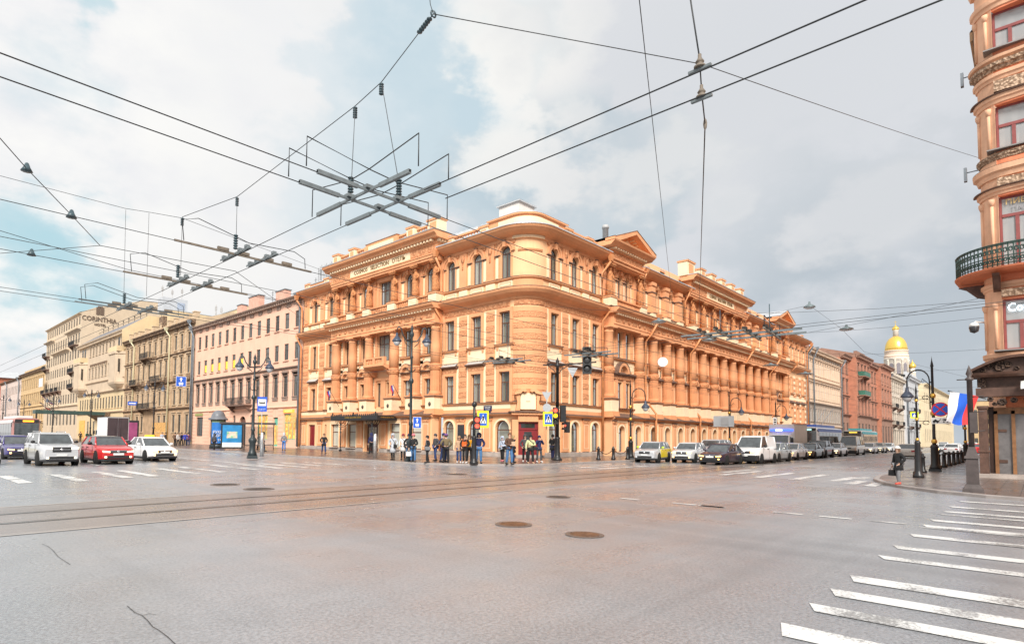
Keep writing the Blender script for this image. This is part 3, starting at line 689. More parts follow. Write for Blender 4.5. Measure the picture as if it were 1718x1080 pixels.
COLS_R = [11.4, 17.3, 20.35, 23.5, 26.7, 29.95, 33.0, 36.25, 39.45, 42.6, 45.85, 48.9, 52.0, 55.3, 59.0, 65.0]
def ring(m, u, zs, R0, R1, dd, d0=0, a0=0, a1=PI, n=14, mats=None):
    for k in range(n):
        a, b = a0+(a1-a0)*k/n, a0+(a1-a0)*(k+1)/n
        P = [(u-R0*math.cos(a), zs+R0*math.sin(a)), (u-R0*math.cos(b), zs+R0*math.sin(b)), (u-R1*math.cos(b), zs+R1*math.sin(b)), (u-R1*math.cos(a), zs+R1*math.sin(a))]
        m.face([(p,q,dd) for p,q in P]); m.face([(P[3][0],P[3][1],dd),(P[2][0],P[2][1],dd),(P[2][0],P[2][1],d0),(P[3][0],P[3][1],d0)]); m.face([(P[0][0],P[0][1],dd),(P[1][0],P[1][1],dd),(P[1][0],P[1][1],d0),(P[0][0],P[0][1],d0)])
def entablature(T, u0, u1, circ=True, d=1.05):
    mould(m_e, u0, u1, [(0,12.06),(d-.06,12.06),(d-.06,12.3),(d,12.34),(d,12.42),(d-.05,12.46),(d-.05,13.0),(d+.08,13.06),(d+.08,13.12),(0,13.12)])
def section(T, u0, u1, d_c=1.8):
    """middle cornice with dentils over the columns"""
    m = MB(T); mould(m, u0+.35, u1-.35, [(0,12.06),(.98,12.06),(.98,12.28),(1.04,12.32),(1.04,12.42),(.99,12.46),(.99,13.0),(1.1,13.06),(1.1,13.14),(0,13.14)]); m.build('entablature', ORA, hotel)
    m = MB(T); mould(m, u0, u1, [(0,13.3),(1.45,13.3),(1.5,13.42),(1.7,13.55),(1.78,13.74),(0,13.92)]); m.build('middle_cornice', ORA, hotel)
    m = MB(T); mould(m, u0-.02, u1+.02, [(0,13.92),(1.80,13.745),(1.82,13.80),(0,13.99)]); m.build('cornice_flashing', LED, hotel)
    m = MB(T); m.box(u0+.25, u1-.25, 13.14, 13.3, 0, 1.12); n = int((u1-u0-.6)/.42)
    m.cur = 1
    for i in range(n):
        u = u0+.4+(i+.5)*(u1-u0-.8)/n; m.box(u-.11, u+.11, 13.15, 13.298, 1.12, 1.38)
    m.build('dentils', [ORD, CRM], hotel)
    m = MB(T); n = max(2, int((u1-u0)/1.05))
    for i in range(n):
        u = u0+.6+(i+.5)*(u1-u0-1.2)/n
        if i % 3 == 0: m.box(u-.42, u+.42, 12.56, 12.92, .99, 1.03)
        else:
            R = [[(u+r*math.cos(k*PI/5), 12.74+r*math.sin(k*PI/5), dd) for k in range(10)] for r, dd in ((.2,.99),(.2,1.05),(.1,1.09))]; m.loft(R)
    m.build('frieze_ornament', ORN, hotel)
def upper_bay(T, u, w=1.1, narrow=False, cr=None, o=None, led=None, pe=0.0):
    ring(o, u, 17.6-w/2, w/2+.01, w/2+.2, .1); ring(o, u, 17.6-w/2, w/2+.22, w/2+.36, .17)
    for s in (-1, 1):
        x0, x1 = sorted((u+s*(w/2+.01), u+s*(w/2+.16))); o.box(x0, x1, 14.9, 16.85, 0, .08)
        x0, x1 = sorted((u+s*(w/2+.18), u+s*(w/2+.18+(.16 if narrow else .42)))); cr.box(x0, x1, 15.0, 16.8, 0, .06)
        x0, x1 = sorted((u+s*(w/2), u+s*(w/2+(.36 if narrow else .6)))); led.box(x0, x1, 16.86, 16.93, 0, .2); o.box(x0, x1, 16.93, 17.02, 0, .14)
    o.box(u-.13, u+.13, 17.5, 17.95, 0, .3); led.box(u-.16, u+.16, 17.93, 18.0, 0, .33)
def pil_gf(T, u, d, o, cr, orn, led, w=.95):
    o.box(u-w/2, u+w/2, .5, 3.0, d, d+.12); cr.box(u-w*.38, u+w*.38, .78, .82, d+.12, d+.135); cr.box(u-w*.38, u-w*.38+.04, .82, 2.8, d+.12, d+.135); cr.box(u+w*.38-.04, u+w*.38, .82, 2.8, d+.12, d+.135); cr.box(u-w*.38, u+w*.38, 2.8, 2.84, d+.12, d+.135)
    orn.box(u-w/2-.02, u+w/2+.02, 3.0, 3.28, d, d+.17); led.box(u-w/2-.06, u+w/2+.06, 3.28, 3.36, d, d+.24)
def first_floor_dress(T, u, w, cr, o, orn, led, kind, zn=None):
    for zb, zt in ((4.62, 7.1), (9.45, 12.05)):
        o.box(u-w/2-.28, u-w/2, zb-.02, min(zt+.25, 12.05), 0, .12); o.box(u+w/2, u+w/2+.28, zb-.02, min(zt+.25, 12.05), 0, .12)
    o.box(u-w/2, u+w/2, 7.1, 7.35, 0, .12)
    orn.box(u-w/2-.3, u+w/2+.3, 7.36, 7.74, 0, .14)
    mould(o, u-w/2-.45, u+w/2+.45, [(0,9.16),(.16,9.2),(.28,9.27),(.28,9.34),(0,9.4)]); led.box(u-w/2-.46, u+w/2+.46, 9.36, 9.4, 0, .3)
    mould(o, u-w/2-.4, u+w/2+.4, [(0,4.42),(.18,4.46),(.26,4.5),(0,4.6)]); led.box(u-w/2-.41, u+w/2+.41, 4.54, 4.6, 0, .28)
    for s in (-1, 1): o.box(u+s*(w/2+.15)-.09, u+s*(w/2+.15)+.09, 8.92, 9.16, 0, .12)
    if kind == 'seg':
        ring(o, u, 7.85, .52, .80, .34, a0=.1, a1=PI-.1); cr.prism([(u-.5*math.cos(PI*k/8), 7.85+.5*math.sin(PI*k/8)) for k in range(9)], 0, .1) if False else None
        ring(led, u, 7.85, .80, .85, .36, a0=.1, a1=PI-.1)
        mould(led, u-w/2-.35, u+w/2+.35, [(0,7.74),(.36,7.76),(.38,7.83),(0,7.9)])
    else:
        mould(led, u-w/2-.4, u+w/2+.4, [(0,7.74),(.36,7.78),(.44,7.86),(.40,7.93),(0,8.22)])
def left_centre():
    T = FL; u0, u1 = UL, 27.1; D = 1.15
    w = MB(T); gops = [(12.15,1.55,.45,2.88,0),(15.25,1.55,.45,2.88,0),(18.95,2.3,.12,2.88,0),(22.3,1.5,.45,2.88,0),(25.45,1.45,.45,2.88,0)]
    face_from(T, 10.0, u1, 0, 3.6, D, gops, w, .35); w.box(10.0, 10.02, 0, 3.6, 0, D-.002); w.box(u1-.02, u1, 0, 3.6, 0, D-.002)
    o = MB(T); cr = MB(T); orn = MB(T); led = MB(T); st = MB(T)
    st.box(10.0, 17.6, 0, .42, D, D+.08); st.box(20.3, u1, 0, .42, D, D+.08); st.box(9.95, 10.0, 0, .42, 0, D+.08)
    for a, b in zip(gops, gops[1:]): pil_gf(T, (a[0]+a[1]/2+b[0]-b[1]/2)/2, D, o, cr, orn, led)
    pil_gf(T, 10.75, D, o, cr, orn, led)
    for uc, ww, zb, zt, _ in gops:
        cr.box(uc-ww/2-.14, uc+ww/2+.14, 2.9, 3.0, D, D+.05); cr.box(uc-ww/2-.14, uc-ww/2, .45, 2.9, D, D+.05); cr.box(uc+ww/2, uc+ww/2+.14, .45, 2.9, D, D+.05)
        for z in (3.06, 3.22): cr.box(uc-ww/2-.1, uc+ww/2+.1, z, z+.09, D, D+.04)
    mould(o, 9.9, u1+.1, [(0,3.42),(D+.16,3.42),(D+.2,3.5),(D+.36,3.55),(D+.36,3.63),(0,3.64)])
    led.face([(9.85,3.66,D+.40),(u1+.12,3.66,D+.40),(u1+.12,4.1,.02),(9.85,4.1,.02)]); led.box(9.85, u1+.12, 3.6, 3.655, D+.34, D+.41)
    face_from(T, u0, u1, 3.6, 8.4, 0, [(u, 1.1, 4.62, 7.1, 0) for u in WIN_L]+[(17.75, .75, 4.62, 7.1, 0), (19.3, .75, 4.62, 7.1, 0)], w)
    face_from(T, u0, u1, 8.4, 13.3, 0, [(u, 1.1, 9.45, 12.0, 0) for u in WIN_L]+[(18.45, 2.3, 9.3, 12.0, 0)], w)
    face_from(T, u0, u1, 13.3, 20.2, 0, [(u, 1.05, 14.92, 17.6, 1) for u in WIN_L]+[(18.45, 1.9, 14.92, 17.5, 0)], w)
    w.build('wall', ORL, hotel)
    for u in WIN_L:
        first_floor_dress(T, u, 1.1, cr, o, orn, led, 'seg' if u < 22.3 else 'seg'); upper_bay(T, u, 1.05, False, cr, o, led)
        put_window(T, u, 4.64, -.22, 1.08, 2.44, parent=hotel); put_window(T, u, 9.47, -.22, 1.08, 2.52, parent=hotel); put_window(T, u, 14.94, -.22, 1.03, 2.64, 1, parent=hotel, name='arched_window')
        cr.box(u-1.3, u+1.3, 8.25, 9.15, 0, .05)
    for u in (17.75, 19.3): put_window(T, u, 4.64, -.22, .73, 2.44, parent=hotel)
    put_window(T, 18.45, 9.32, -.22, 2.28, 2.66, style='wide', parent=hotel, name='wide_window'); put_window(T, 18.45, 14.94, -.22, 1.88, 2.54, style='wide', parent=hotel, name='wide_window')
    for a, b in ((17.2-.1, 17.36), (18.14, 18.9), (19.7, 19.95)): o.box(a, b, 4.6, 7.3, 0, .12)
    o.box(17.1, 19.95, 7.3, 7.6, 0, .16); o.box(17.0, 17.3, 9.3, 12.05, 0, .14); o.box(19.6, 19.9, 9.3, 12.05, 0, .14); o.box(17.1, 19.8, 17.5, 17.8, 0, .16); o.box(17.2, 17.48, 14.9, 17.5, 0, .14); o.box(19.42, 19.7, 14.9, 17.5, 0, .14)
    for u in COLS_L:                                    # rusticated cream strips behind the columns
        z = 4.7; k = 0
        while z < 12.0:
            cr.box(u-.62, u+.62, z+.012, min(z+.3, 12.0), 0, .06 if k % 2 else .05); z += .32; k += 1
    # balcony on the first floor
    b = MB(T); mould(b, 16.8, 20.1, [(0,8.35),(1.0,8.35),(1.35,8.5),(1.5,8.6),(1.5,8.72),(0,8.74)])
    for u in (17.1, 19.75): b.prism([(0,7.6),(.9,8.2),(1.2,8.35),(0,8.36)], u-.16, u+.16) if False else mould(b, u-.16, u+.16, [(0,7.6),(.35,7.7),(.9,8.15),(1.1,8.34),(0,8.34)])
    for u in (16.95, 18.45, 19.95): b.box(u-.17, u+.17, 8.74, 9.5, 1.1, 1.42)
    bb = b.build('balcony', ORA, hotel); balustrade(T, 17.12, 18.28, 8.74, 1.26, .5, 'balustrade', .24, ORA, bb); balustrade(T, 18.62, 19.78, 8.74, 1.26, .5, 'balustrade', .24, ORA, bb)
    for uc, ww, zb, zt, _ in gops:
        if ww < 2: put_window(T, uc, .47, D-.25, ww-.02, 2.4, style='shop', parent=hotel, name='ground_floor_window', pane=FROST, room=None, curt=None); st.box(uc-ww/2-.1, uc+ww/2+.1, .36, .45, D, D+.25)
    for u in COLS_L: put_column(T, u)
    section(T, u0-.1, u1+.1)
    # second-floor pedestals with statues, balustrades between
    for u in COLS_L:
        pd = MB(T); pd.cur = 0; pd.box(u-.55, u+.55, 13.95, 14.72, 0, 1.05); pd.cur = 1; pd.box(u-.62, u+.62, 14.72, 14.86, 0, 1.12); pd.box(u-.5, u+.5, 14.86, 17.95, 0, .2); pd.cur = 2; pd.box(u-.64, u+.64, 14.86, 14.89, .2, 1.14)
        put_statue(T, u, 14.95, .6); pd.build('statue_pedestal', [CRM, ORA, LED], hotel)
    for a, b in zip(COLS_L, COLS_L[1:]): balustrade(T, a+.57, b-.57, 13.98, .75, .55, 'balustrade', .27, ORD)
    # attic with the hotel's name
    m = MB(T); mould(m, u0+.1, u1-.1, [(0,17.95),(.95,17.95),(.95,18.1),(1.05,18.16),(1.05,18.34),(1.12,18.4),(1.12,18.5),(.95,18.54),(.95,19.3),(1.08,19.38),(1.08,19.5),(0,19.5)]); m.build('attic', ORA, hotel)
    m = MB(T); m.box(13.6, 23.4, 18.58, 19.27, .95, .975); m.build('name_panel', CRM, hotel)
    m = MB(T)
    for a, b in ((10.2, 13.45), (23.55, 26.7)): m.box(a, b, 18.6, 19.24, .95, .99)
    m.build('attic_relief', ORN, hotel)
    put_text('name_letters', 'COSMOS   SELECTION   ОТЕЛЬ', .58, T(18.5, 18.92, .99), (0,-1,0), (0,0,1), GOLDL, hotel, .03, sx=1.02)
    m = MB(T); m.box(u0+.1, u1-.1, 19.5, 19.72, 0, 1.1); m.cur = 1; n = 38
    for i in range(n):
        u = u0+.3+(i+.5)*(u1-u0-.6)/n; m.box(u-.11, u+.11, 19.5, 19.70, 1.1, 1.42)
    for d in (.2, .55, .9): m.box(u0-.22, u0+.1, 19.5, 19.7, d-.11, d+.11); m.box(u1-.1, u1+.22, 19.5, 19.7, d-.11, d+.11)
    m.build('dentils', [ORD, CRM], hotel)
    m = MB(T); mould(m, u0-.45, u1+.45, [(-3,19.72),(1.5,19.72),(1.6,19.9),(1.85,20.05),(1.95,20.28),(-3,20.4)]); m.build('roof_cornice', ORA, hotel)
    m = MB(T); mould(m, u0-.5, u1+.5, [(-3,20.4),(1.97,20.28),(2.0,20.35),(-3,20.5)]); m.build('gutter', ZINC, hotel)
    for u, ww in ((10.5, 1.5), (13.7, 1.1), (26.4, 1.0), (23.3, 1.0)): post(T, u, 20.4, 21.85, ww, -.1, .9)
    balustrade(T, 11.3, 13.1, 20.45, .45, .8); balustrade(T, 14.3, 15.8, 20.45, .45, .8); balustrade(T, 21.3, 22.8, 20.45, .45, .8); balustrade(T, 23.85, 25.85, 20.45, .45, .8)
    m = MB(T); m.cur = 1; m.box(16.0, 21.1, 20.42, 21.7, .1, .7); m.cur = 0; m.box(16.5, 20.6, 20.7, 21.4, .7, .73); m.cur = 2; m.box(15.9, 21.2, 21.7, 21.78, 0, .8); m.cur = 1; m.box(15.8, 16.3, 20.42, 21.5, .05, .76); m.box(20.8, 21.3, 20.42, 21.5, .05, .76)
    m.build('attic_parapet', [CRM, ORA, ZINC], hotel)
    m = MB(T); m.box(u0-.1, u0+.1, 12, 20, -1.5, 1.0) if False else None
    for a, b in ((o,'surrounds'),(cr,'cream_panels'),(orn,'carved_ornament'),(led,'ledges'),(st,'plinth')): a.build(b, {'surrounds':ORA,'cream_panels':CRM,'carved_ornament':ORN,'ledges':LED,'plinth':STONE}[b], hotel)
    # entrance: doors and iron canopy
    m = MB(T); m.box(17.8, 20.1, .12, 2.88, D-.5, D-.42); d_ = m.build('entrance_door', mat('door_wood', (.11,.035,.025), .4, .3, 3), hotel)
    m = MB(T)
    for u in (18.05, 18.62, 19.05, 19.55): m.box(u, u+.34, .5, 2.55, D-.42, D-.405)
    m.build('door_glass', FROST, d_)
    cn = MB(T); cn.box(14.9, 22.6, 3.18, 3.25, D, D+2.4); cn.box(14.9, 22.6, 3.25, 3.62, D+2.34, D+2.42); cn.box(14.9, 14.96, 3.25, 3.62, D, D+2.34); cn.box(22.54, 22.6, 3.25, 3.62, D, D+2.34)
    for i in range(26):
        u = 14.95+i*.305; R = [[(u+.10*math.cos(k*PI/3)*s, 3.68+.1*math.sin(k*PI/3)*s, D+2.36+h) for k in range(6)] for s, h in ((1,0),(1,.04))]; cn.loft(R)
    for u in (15.2, 22.3, 18.75): cn.lathe((u, 3.66, D+2.38), [(.05,-.02),(.09,.0),(.05,.02)], 6) if False else cn.box(u-.06, u+.06, 3.6, 3.95, D+2.34, D+2.42)
    cb = cn.build('entrance_canopy', IRON, hotel)
    for u in (16.2, 21.4):
        b = MB(T); b.tube([(u, .1, D+2.0), (u, 3.2, D+2.0)], .05, 8); b.box(u-.1, u+.1, .1, .28, D+1.9, D+2.1)
        for k in range(3): 
            P = [(u+s*.0, 3.15-.5*k*0-.62*math.sin(t*PI/2*1.0)*1.0*(1-.25*k), D+2.0-(.9-.25*k)*math.cos(t*PI/2)) for t in [i/7 for i in range(8)] for s in (0,)]
            b.tube(P, .035, 5)
            P = [(u+(.9-.25*k)*math.cos(t*PI/2), 3.15-.62*math.sin(t*PI/2)*(1-.25*k), D+2.0) for t in [i/7 for i in range(8)]]; b.tube(P, .03, 5)
        for zz in (2.75, 2.35, 2.0): b.loft([[(u+.12*math.cos(k*PI/4), zz+.12*math.sin(k*PI/4), D+2.0+h) for k in range(8)] for h in (-.03,.03)])
        b.build('canopy_bracket', IRON, cb)
    put_text('canopy_letters', 'COSMOS  SELECTION  ОТЕЛЬ', .2, T(18.75, 3.43, D+2.44), (0,-1,0), (0,0,1), GOLD, cb, .01)
    put_text('canopy_letters', 'COSMOS SELECTION', .17, (-D-1.2, 14.89, 3.43), (1,0,0), (0,0,1), GOLD, cb, .01)
left_centre()
def left_wing():
    T = FL; u0, u1 = 27.1, 34.35; bays = [28.45, 31.75]; w = MB(T); cr = MB(T); o = MB(T); v = MB(T); orn = MB(T); led = MB(T); zn = MB(T)
    gops = [(28.9,.7,.45,2.9,0),(32.0,1.35,.1,2.9,0)]
    face_from(T, u0, u1, 0, 3.6, 0, gops, w); face_from(T, u0, u1, 3.6, 8.4, 0, [(u, 1.0, 4.62, 7.1, 0) for u in bays], w); face_from(T, u0, u1, 8.4, 13.3, 0, [(u, 1.0, 9.45, 12.1, 0) for u in bays], w); face_from(T, u0, u1, 13.3, 19, 0, [(u, 1.0, 14.92, 17.5, 1) for u in bays], w)
    w.build('wall', ORL, hotel)
    for u in bays:
        first_floor_dress(T, u, 1.0, cr, o, orn, led, 'flat'); upper_bay(T, u, 1.0, False, cr, o, led); cr.box(u-.95, u+.95, 8.25, 9.15, 0, .05); cr.box(u-.8, u+.8, 14.05, 14.6, 0, .05)
        zn.face([(u-1.0, 7.95, .44), (u+1.0, 7.95, .44), (u+.95, 8.24, .01), (u-.95, 8.24, .01)])
        put_window(T, u, 4.64, -.22, .98, 2.44, parent=hotel); put_window(T, u, 9.47, -.22, .98, 2.6, parent=hotel); put_window(T, u, 14.94, -.22, .98, 2.54, 1, parent=hotel, name='arched_window')
        for s in (-1, 1): cr.box(u+s*.93-.07, u+s*.93+.07, 4.6, 7.7, 0, .05); cr.box(u+s*.93-.07, u+s*.93+.07, 9.4, 12.3, 0, .05)
    for u in (30.1, 33.6):
        z = 4.66; k = 0
        while z < 12.2: (v if k % 2 else o).box(u-.5, u+.5, z+.015, min(z+.44, 12.3), 0, .10 if k % 2 else .07); z += .455; k += 1
        o.box(u-.4, u+.4, 15, 17.95, 0, .14); orn.box(u-.2, u+.2, 17.1, 17.85, .14, .2); cr.box(u-.48, u+.48, 14.05, 14.62, 0, .12)
    for u in (27.9, 30.2, 33.6): pil_gf(T, u, 0, o, cr, orn, led, .9)
    orn.box(u0+.1, u1-.1, 12.48, 12.9, 0, .05); o.box(u0, u1, 3.72, 4.05, 0, .05); cr.box(u0, u1, 4.05, 4.42, 0, .045)
    for a, b, mm in ((o,'surrounds',ORA),(cr,'cream_panels',CRM),(orn,'carved_ornament',ORN),(led,'ledges',LED),(v,'rough_blocks',VERM),(zn,'hood_flashing',ZINC)): a.build(b, mm, hotel)
    for prof, mm, nm in ((GF_C, ORA, 'ground_floor_cornice'), ([(.3,3.63),(.37,3.60),(.37,3.66),(.0,3.76)], LED, 'cornice_flashing'), (SILL2, ORA, 'sill_course'), (MIDC, ORA, 'middle_cornice'), (MIDC_T, LED, 'cornice_flashing'), (SILL4, ORA, 'sill_course'), (ROOFC, ORA, 'roof_cornice'), (ROOFC_T, ZINC, 'gutter'), ([(0,0),(.1,0),(.1,.42),(0,.46)], STONE, 'plinth')):
        moulding(T, u0, u1, prof, mm, nm, hotel)
    m = MB(T); m.box(31.35, 32.65, .12, 2.88, -.3, -.2); d_ = m.build('side_door', REDD, hotel); m = MB(T)
    for a in (31.45, 32.05):
        for z0, z1 in ((.3, .9), (1.05, 1.8), (1.95, 2.7)): m.box(a, a+.5, z0, z1, -.2, -.17)
    m.build('door_panel', REDD, d_)
    m = MB(T); m.box(28.58, 29.22, .47, 2.88, -.3, -.2); m.build('niche_window', WOOD, hotel)
    m = MB(T); m.cur = 0; m.box(27.5, 34.3, 18.98, 19.75, -.6, -.1); m.cur = 1; m.box(27.4, 34.4, 19.75, 19.85, -.7, 0); m.build('parapet', [ORA, ZINC], hotel)
    post(T, 29.6, 18.95, 20.0, .9, -.7, 0); post(T, 33.7, 18.95, 20.0, .9, -.7, 0)
left_wing()
# ------------------------------------------------------------------ right-hand façade
def gable(T, u0, u1, parent):
    """attic storey of a pavilion: entablature with dentils and a pediment"""
    c = (u0+u1)/2
    m = MB(T); mould(m, u0, u1, [(0,17.95),(.75,17.95),(.75,18.05),(.95,18.1),(.95,18.3),(1.1,18.36),(1.1,18.44),(.8,18.48),(.8,19.15),(.95,19.22),(.95,19.3),(-3,19.3),(-3,17.95)]); m.build('attic', ORA, parent)
    m = MB(T); m.box(u0+.2, u1-.2, 18.54, 19.1, .8, .86); m.build('attic_relief', ORN, parent)
    m = MB(T); n = 14
    for i in range(n): u = u0+.1+(i+.5)*(u1-u0-.2)/n; m.box(u-.1, u+.1, 19.3, 19.46, .5, 1.3)
    for s, uu in ((1, u0-.7), (-1, u1+.7)):
        for i in range(1, 9):
            t = i/9.5; u = uu+(c-uu)*t; z = 19.95+1.55*t-.32; m.box(u-.09, u+.09, z-.08, z+.08, .8, 1.2)
    m.build('dentils', CRM, parent)
    m = MB(T); mould(m, u0-.75, u1+.75, [(-3,19.46),(1.35,19.46),(1.5,19.6),(1.75,19.78),(1.8,19.92),(-3,19.92)])
    m.face([(u0-.1, 19.92, .8), (u1+.1, 19.92, .8), (c, 21.3, .8)])
    for s, uu in ((1, u0-.8), (-1, u1+.8)):
        P = [(uu, 19.86), (uu, 20.12), (c, 21.62), (c, 21.2), (uu+s*.9, 19.9)]
        A = [m.pt((a, b, .78)) for a, b in P]; B = [m.pt((a, b, 1.8)) for a, b in P]
        for k in range(5): m.fi([A[k], A[(k+1)%5], B[(k+1)%5], B[k]])
        m.fi(B)
    m.build('pediment', ORA, parent)
    m = MB(T); m.face([(u0+1.7, 20.05, .84), (u1-1.7, 20.05, .84), (c, 20.85, .84)]); m.build('pediment_panel', CRM, parent)
    m = MB(T); m.face([(u0-.85,20.13,1.86),(c,21.66,1.86),(c,21.66,-7),(u0-.85,20.13,-7)]); m.face([(u1+.85,20.13,1.86),(c,21.66,1.86),(c,21.66,-7),(u1+.85,20.13,-7)])
    m.face([(u0-.85,20.13,1.86),(c,21.66,1.86),(c,21.60,1.86),(u0-.85,20.06,1.86)]); m.face([(u1+.85,20.13,1.86),(c,21.66,1.86),(c,21.60,1.86),(u1+.85,20.06,1.86)]); m.build('pediment_roof', ZINC, parent)
    m = MB(T); m.box(u0-.3, u1+.3, 18.9, 19.95, -7, -.05); m.build('attic_side', ORA, parent)
def right_side():
    T = FR; u0, u1 = UR, 66.2; D = 1.0
    w = MB(T); o = MB(T); cr = MB(T); orn = MB(T); led = MB(T); st = MB(T)
    gx = [12.75+3.165*k for k in range(17)]
    face_from(T, u0+.15, u1, 0, 3.6, D, [(u, 1.2, .45, 2.85, 1) for u in gx], w, .4); w.box(u0+.15, u0+.17, 0, 3.6, 0, D-.002)
    for u in gx:
        put_window(T, u, .47, D-.38, 1.18, 2.36, 1, style='case', parent=hotel, name='ground_floor_window', room=CURT, curt=CURT)
        ring(cr, u, 2.25, .62, .78, D+.06, D); ring(o, u, 2.25, .80, .9, D+.03, D)
        for s in (-1, 1):
            cr.box(u+s*.70-.08, u+s*.70+.08, .5, 2.25, D, D+.06); x = u+s*.98; cr.box(x-.05, x+.05, .5, 3.3, D, D+.06)
        cr.box(u-.93, u+.93, 3.2, 3.3, D, D+.055)
    for a, b in zip(gx, gx[1:]): pil_gf(T, (a+b)/2, D, o, cr, orn, led, .8)
    pil_gf(T, 11.35, D, o, cr, orn, led, .5)
    st.box(u0+.1, u1, 0, .42, D, D+.07)
    mould(o, u0+.1, u1+.1, [(0,3.42),(D+.14,3.42),(D+.18,3.5),(D+.34,3.55),(D+.34,3.63),(0,3.64)])
    led.face([(u0+.05,3.68,D+.40),(u1+.12,3.68,D+.40),(u1+.12,4.1,.02),(u0+.05,4.1,.02)]); led.box(u0+.05, u1+.12, 3.6, 3.68, D+.33, D+.41)
    tri = lambda c: [c-1.55, c, c+1.55]
    pav = [14.25, 62.0]; bays = [(a+b)/2 for a, b in zip(COLS_R[1:], COLS_R[2:-1])]
    b2 = [(u, 1.0) for u in bays]+[(x, .85) for c in pav for x in tri(c)]
    face_from(T, u0, u1, 3.6, 8.4, 0, [(u, ww, 4.62, 7.1, 0) for u, ww in b2], w); face_from(T, u0, u1, 8.4, 13.3, 0, [(u, ww, 9.45, 12.0, 0) for u, ww in b2], w)
    b4 = [(u, .95) for u in bays]+[(x, .8) for c in pav for x in (c-1.45, c, c+1.45)]
    face_from(T, u0, u1, 13.3, 20.2, 0, [(u, ww, 14.92, 17.5, 1) for u, ww in b4], w)
    w.build('wall', ORL, hotel)
    for u, ww in b2: put_window(T, u, 4.64, -.22, ww-.02, 2.44, parent=hotel); put_window(T, u, 9.47, -.22, ww-.02, 2.5, parent=hotel)
    for u, ww in b4: put_window(T, u, 14.94, -.22, ww-.02, 2.54, 1, parent=hotel, name='arched_window'); upper_bay(T, u, ww, ww < .9, cr, o, led)
    for i, u in enumerate(bays):
        first_floor_dress(T, u, 1.0, cr, o, orn, led, 'seg' if 3 < i < 9 else 'flat'); cr.box(u-1.0, u+1.0, 8.25, 9.15, 0, .05)
        cr.box(u-1.0, u-.82, 4.6, 12.0, 0, .05); cr.box(u+.82, u+1.0, 4.6, 12.0, 0, .05)
    for c in pav:
        for x in (c-2.25, c-.77, c+.77, c+2.25): o.box(x-.22, x+.22, 4.6, 7.35, 0, .12); o.box(x-.22, x+.22, 9.4, 12.05, 0, .12)
        orn.box(c-2.5, c+2.5, 7.36, 7.74, 0, .16); mould(led, c-2.65, c+2.65, [(0,7.74),(.36,7.78),(.46,7.86),(.42,7.93),(0,8.12)]); ring(o, c, 7.9, .75, 1.08, .5, a0=.05, a1=PI-.05); ring(led, c, 7.9, 1.08, 1.14, .54, a0=.05, a1=PI-.05)
        mould(o, c-2.6, c+2.6, [(0,9.16),(.16,9.2),(.3,9.27),(.3,9.34),(0,9.4)]); led.box(c-2.62, c+2.62, 9.36, 9.4, 0, .33); mould(o, c-2.6, c+2.6, [(0,4.42),(.18,4.46),(.3,4.5),(0,4.6)]); led.box(c-2.62, c+2.62, 4.55, 4.6, 0, .32)
        cr.box(c-2.5, c+2.5, 8.3, 9.15, 0, .05)
        z = 4.7
        for s in (-1, 1):
            for k in range(22): cr.box(c+s*2.62-.14, c+s*2.62+.14, 4.7+.33*k, 4.7+.33*k+.31, 0, .05 if k % 2 else .06)
    for u in COLS_R: put_column(T, u, .45)
    section(T, u0+.1, u1+.1)
    stat = [u for u in COLS_R if u < 18 or 29 < u < 46 or u > 58]
    for u in COLS_R:
        pd = MB(T)
        if u in stat:
            pd.cur = 0; pd.box(u-.55, u+.55, 13.95, 14.72, 0, 1.05); pd.cur = 1; pd.box(u-.62, u+.62, 14.72, 14.86, 0, 1.12); pd.cur = 2; pd.box(u-.64, u+.64, 14.86, 14.89, .25, 1.14); pd.cur = 1; pd.box(u-.5, u+.5, 14.86, 17.95, 0, .2); put_statue(T, u, 14.95, .6)
        else:
            pd.cur = 0; pd.box(u-.5, u+.5, 13.95, 14.72, 0, .7); pd.cur = 1; pd.box(u-.56, u+.56, 14.72, 14.88, 0, .78); pd.box(u-.4, u+.4, 14.88, 17.6, 0, .55); pd.box(u-.48, u+.48, 17.6, 17.95, 0, .66); pd.cur = 2; pd.box(u-.5, u+.5, 16.86, 16.95, .0, .62)
        pd.build('statue_pedestal' if u in stat else 'attic_pilaster', [CRM, ORA, LED], hotel)
    balustrade(T, 12.0, 16.7, 13.98, .8, .55, 'balustrade', .27, ORD); balustrade(T, 59.7, 64.3, 13.98, .8, .55, 'balustrade', .3, ORD)
    for a, b in ((18.0, 28.9), (46.6, 58.2)):
        m = MB(T); m.box(a, b, 13.98, 14.6, 0, .3); m.cur = 1; m.box(a, b, 14.6, 14.72, 0, .36); m.build('blocking_course', [CRM, LED], hotel)
    for a, b in ((17.9, 28.6), (46.4, 57.8)):
        moulding(T, a-.6, b+.6, [(d, z) if d == 0 else (d, z) for d, z in ROOFC], ORA, 'roof_cornice', hotel); moulding(T, a-.6, b+.6, ROOFC_T, ZINC, 'gutter', hotel)
        n = max(3, round((b-a)/3.16)); 
        for i in range(n): post(T, a+.9+i*(b-a-1.4)/(n-1), 18.95, 20.0, .9, -.6, 0)
        m = MB(T); m.cur = 0; m.box(a, b, 18.98, 19.55, -.5, -.1); m.cur = 1; m.box(a, b, 19.55, 19.65, -.55, -.05); m.build('parapet', [ORA, ORD], hotel)
    # middle attic with the name
    a, b = 28.55, 46.7
    m = MB(T); mould(m, a, b, [(0,17.95),(.95,17.95),(.95,18.1),(1.05,18.16),(1.05,18.34),(1.12,18.4),(1.12,18.5),(.95,18.54),(.95,19.3),(1.08,19.38),(1.08,19.5),(-3,19.5),(-3,17.95)]); m.build('attic', ORA, hotel)
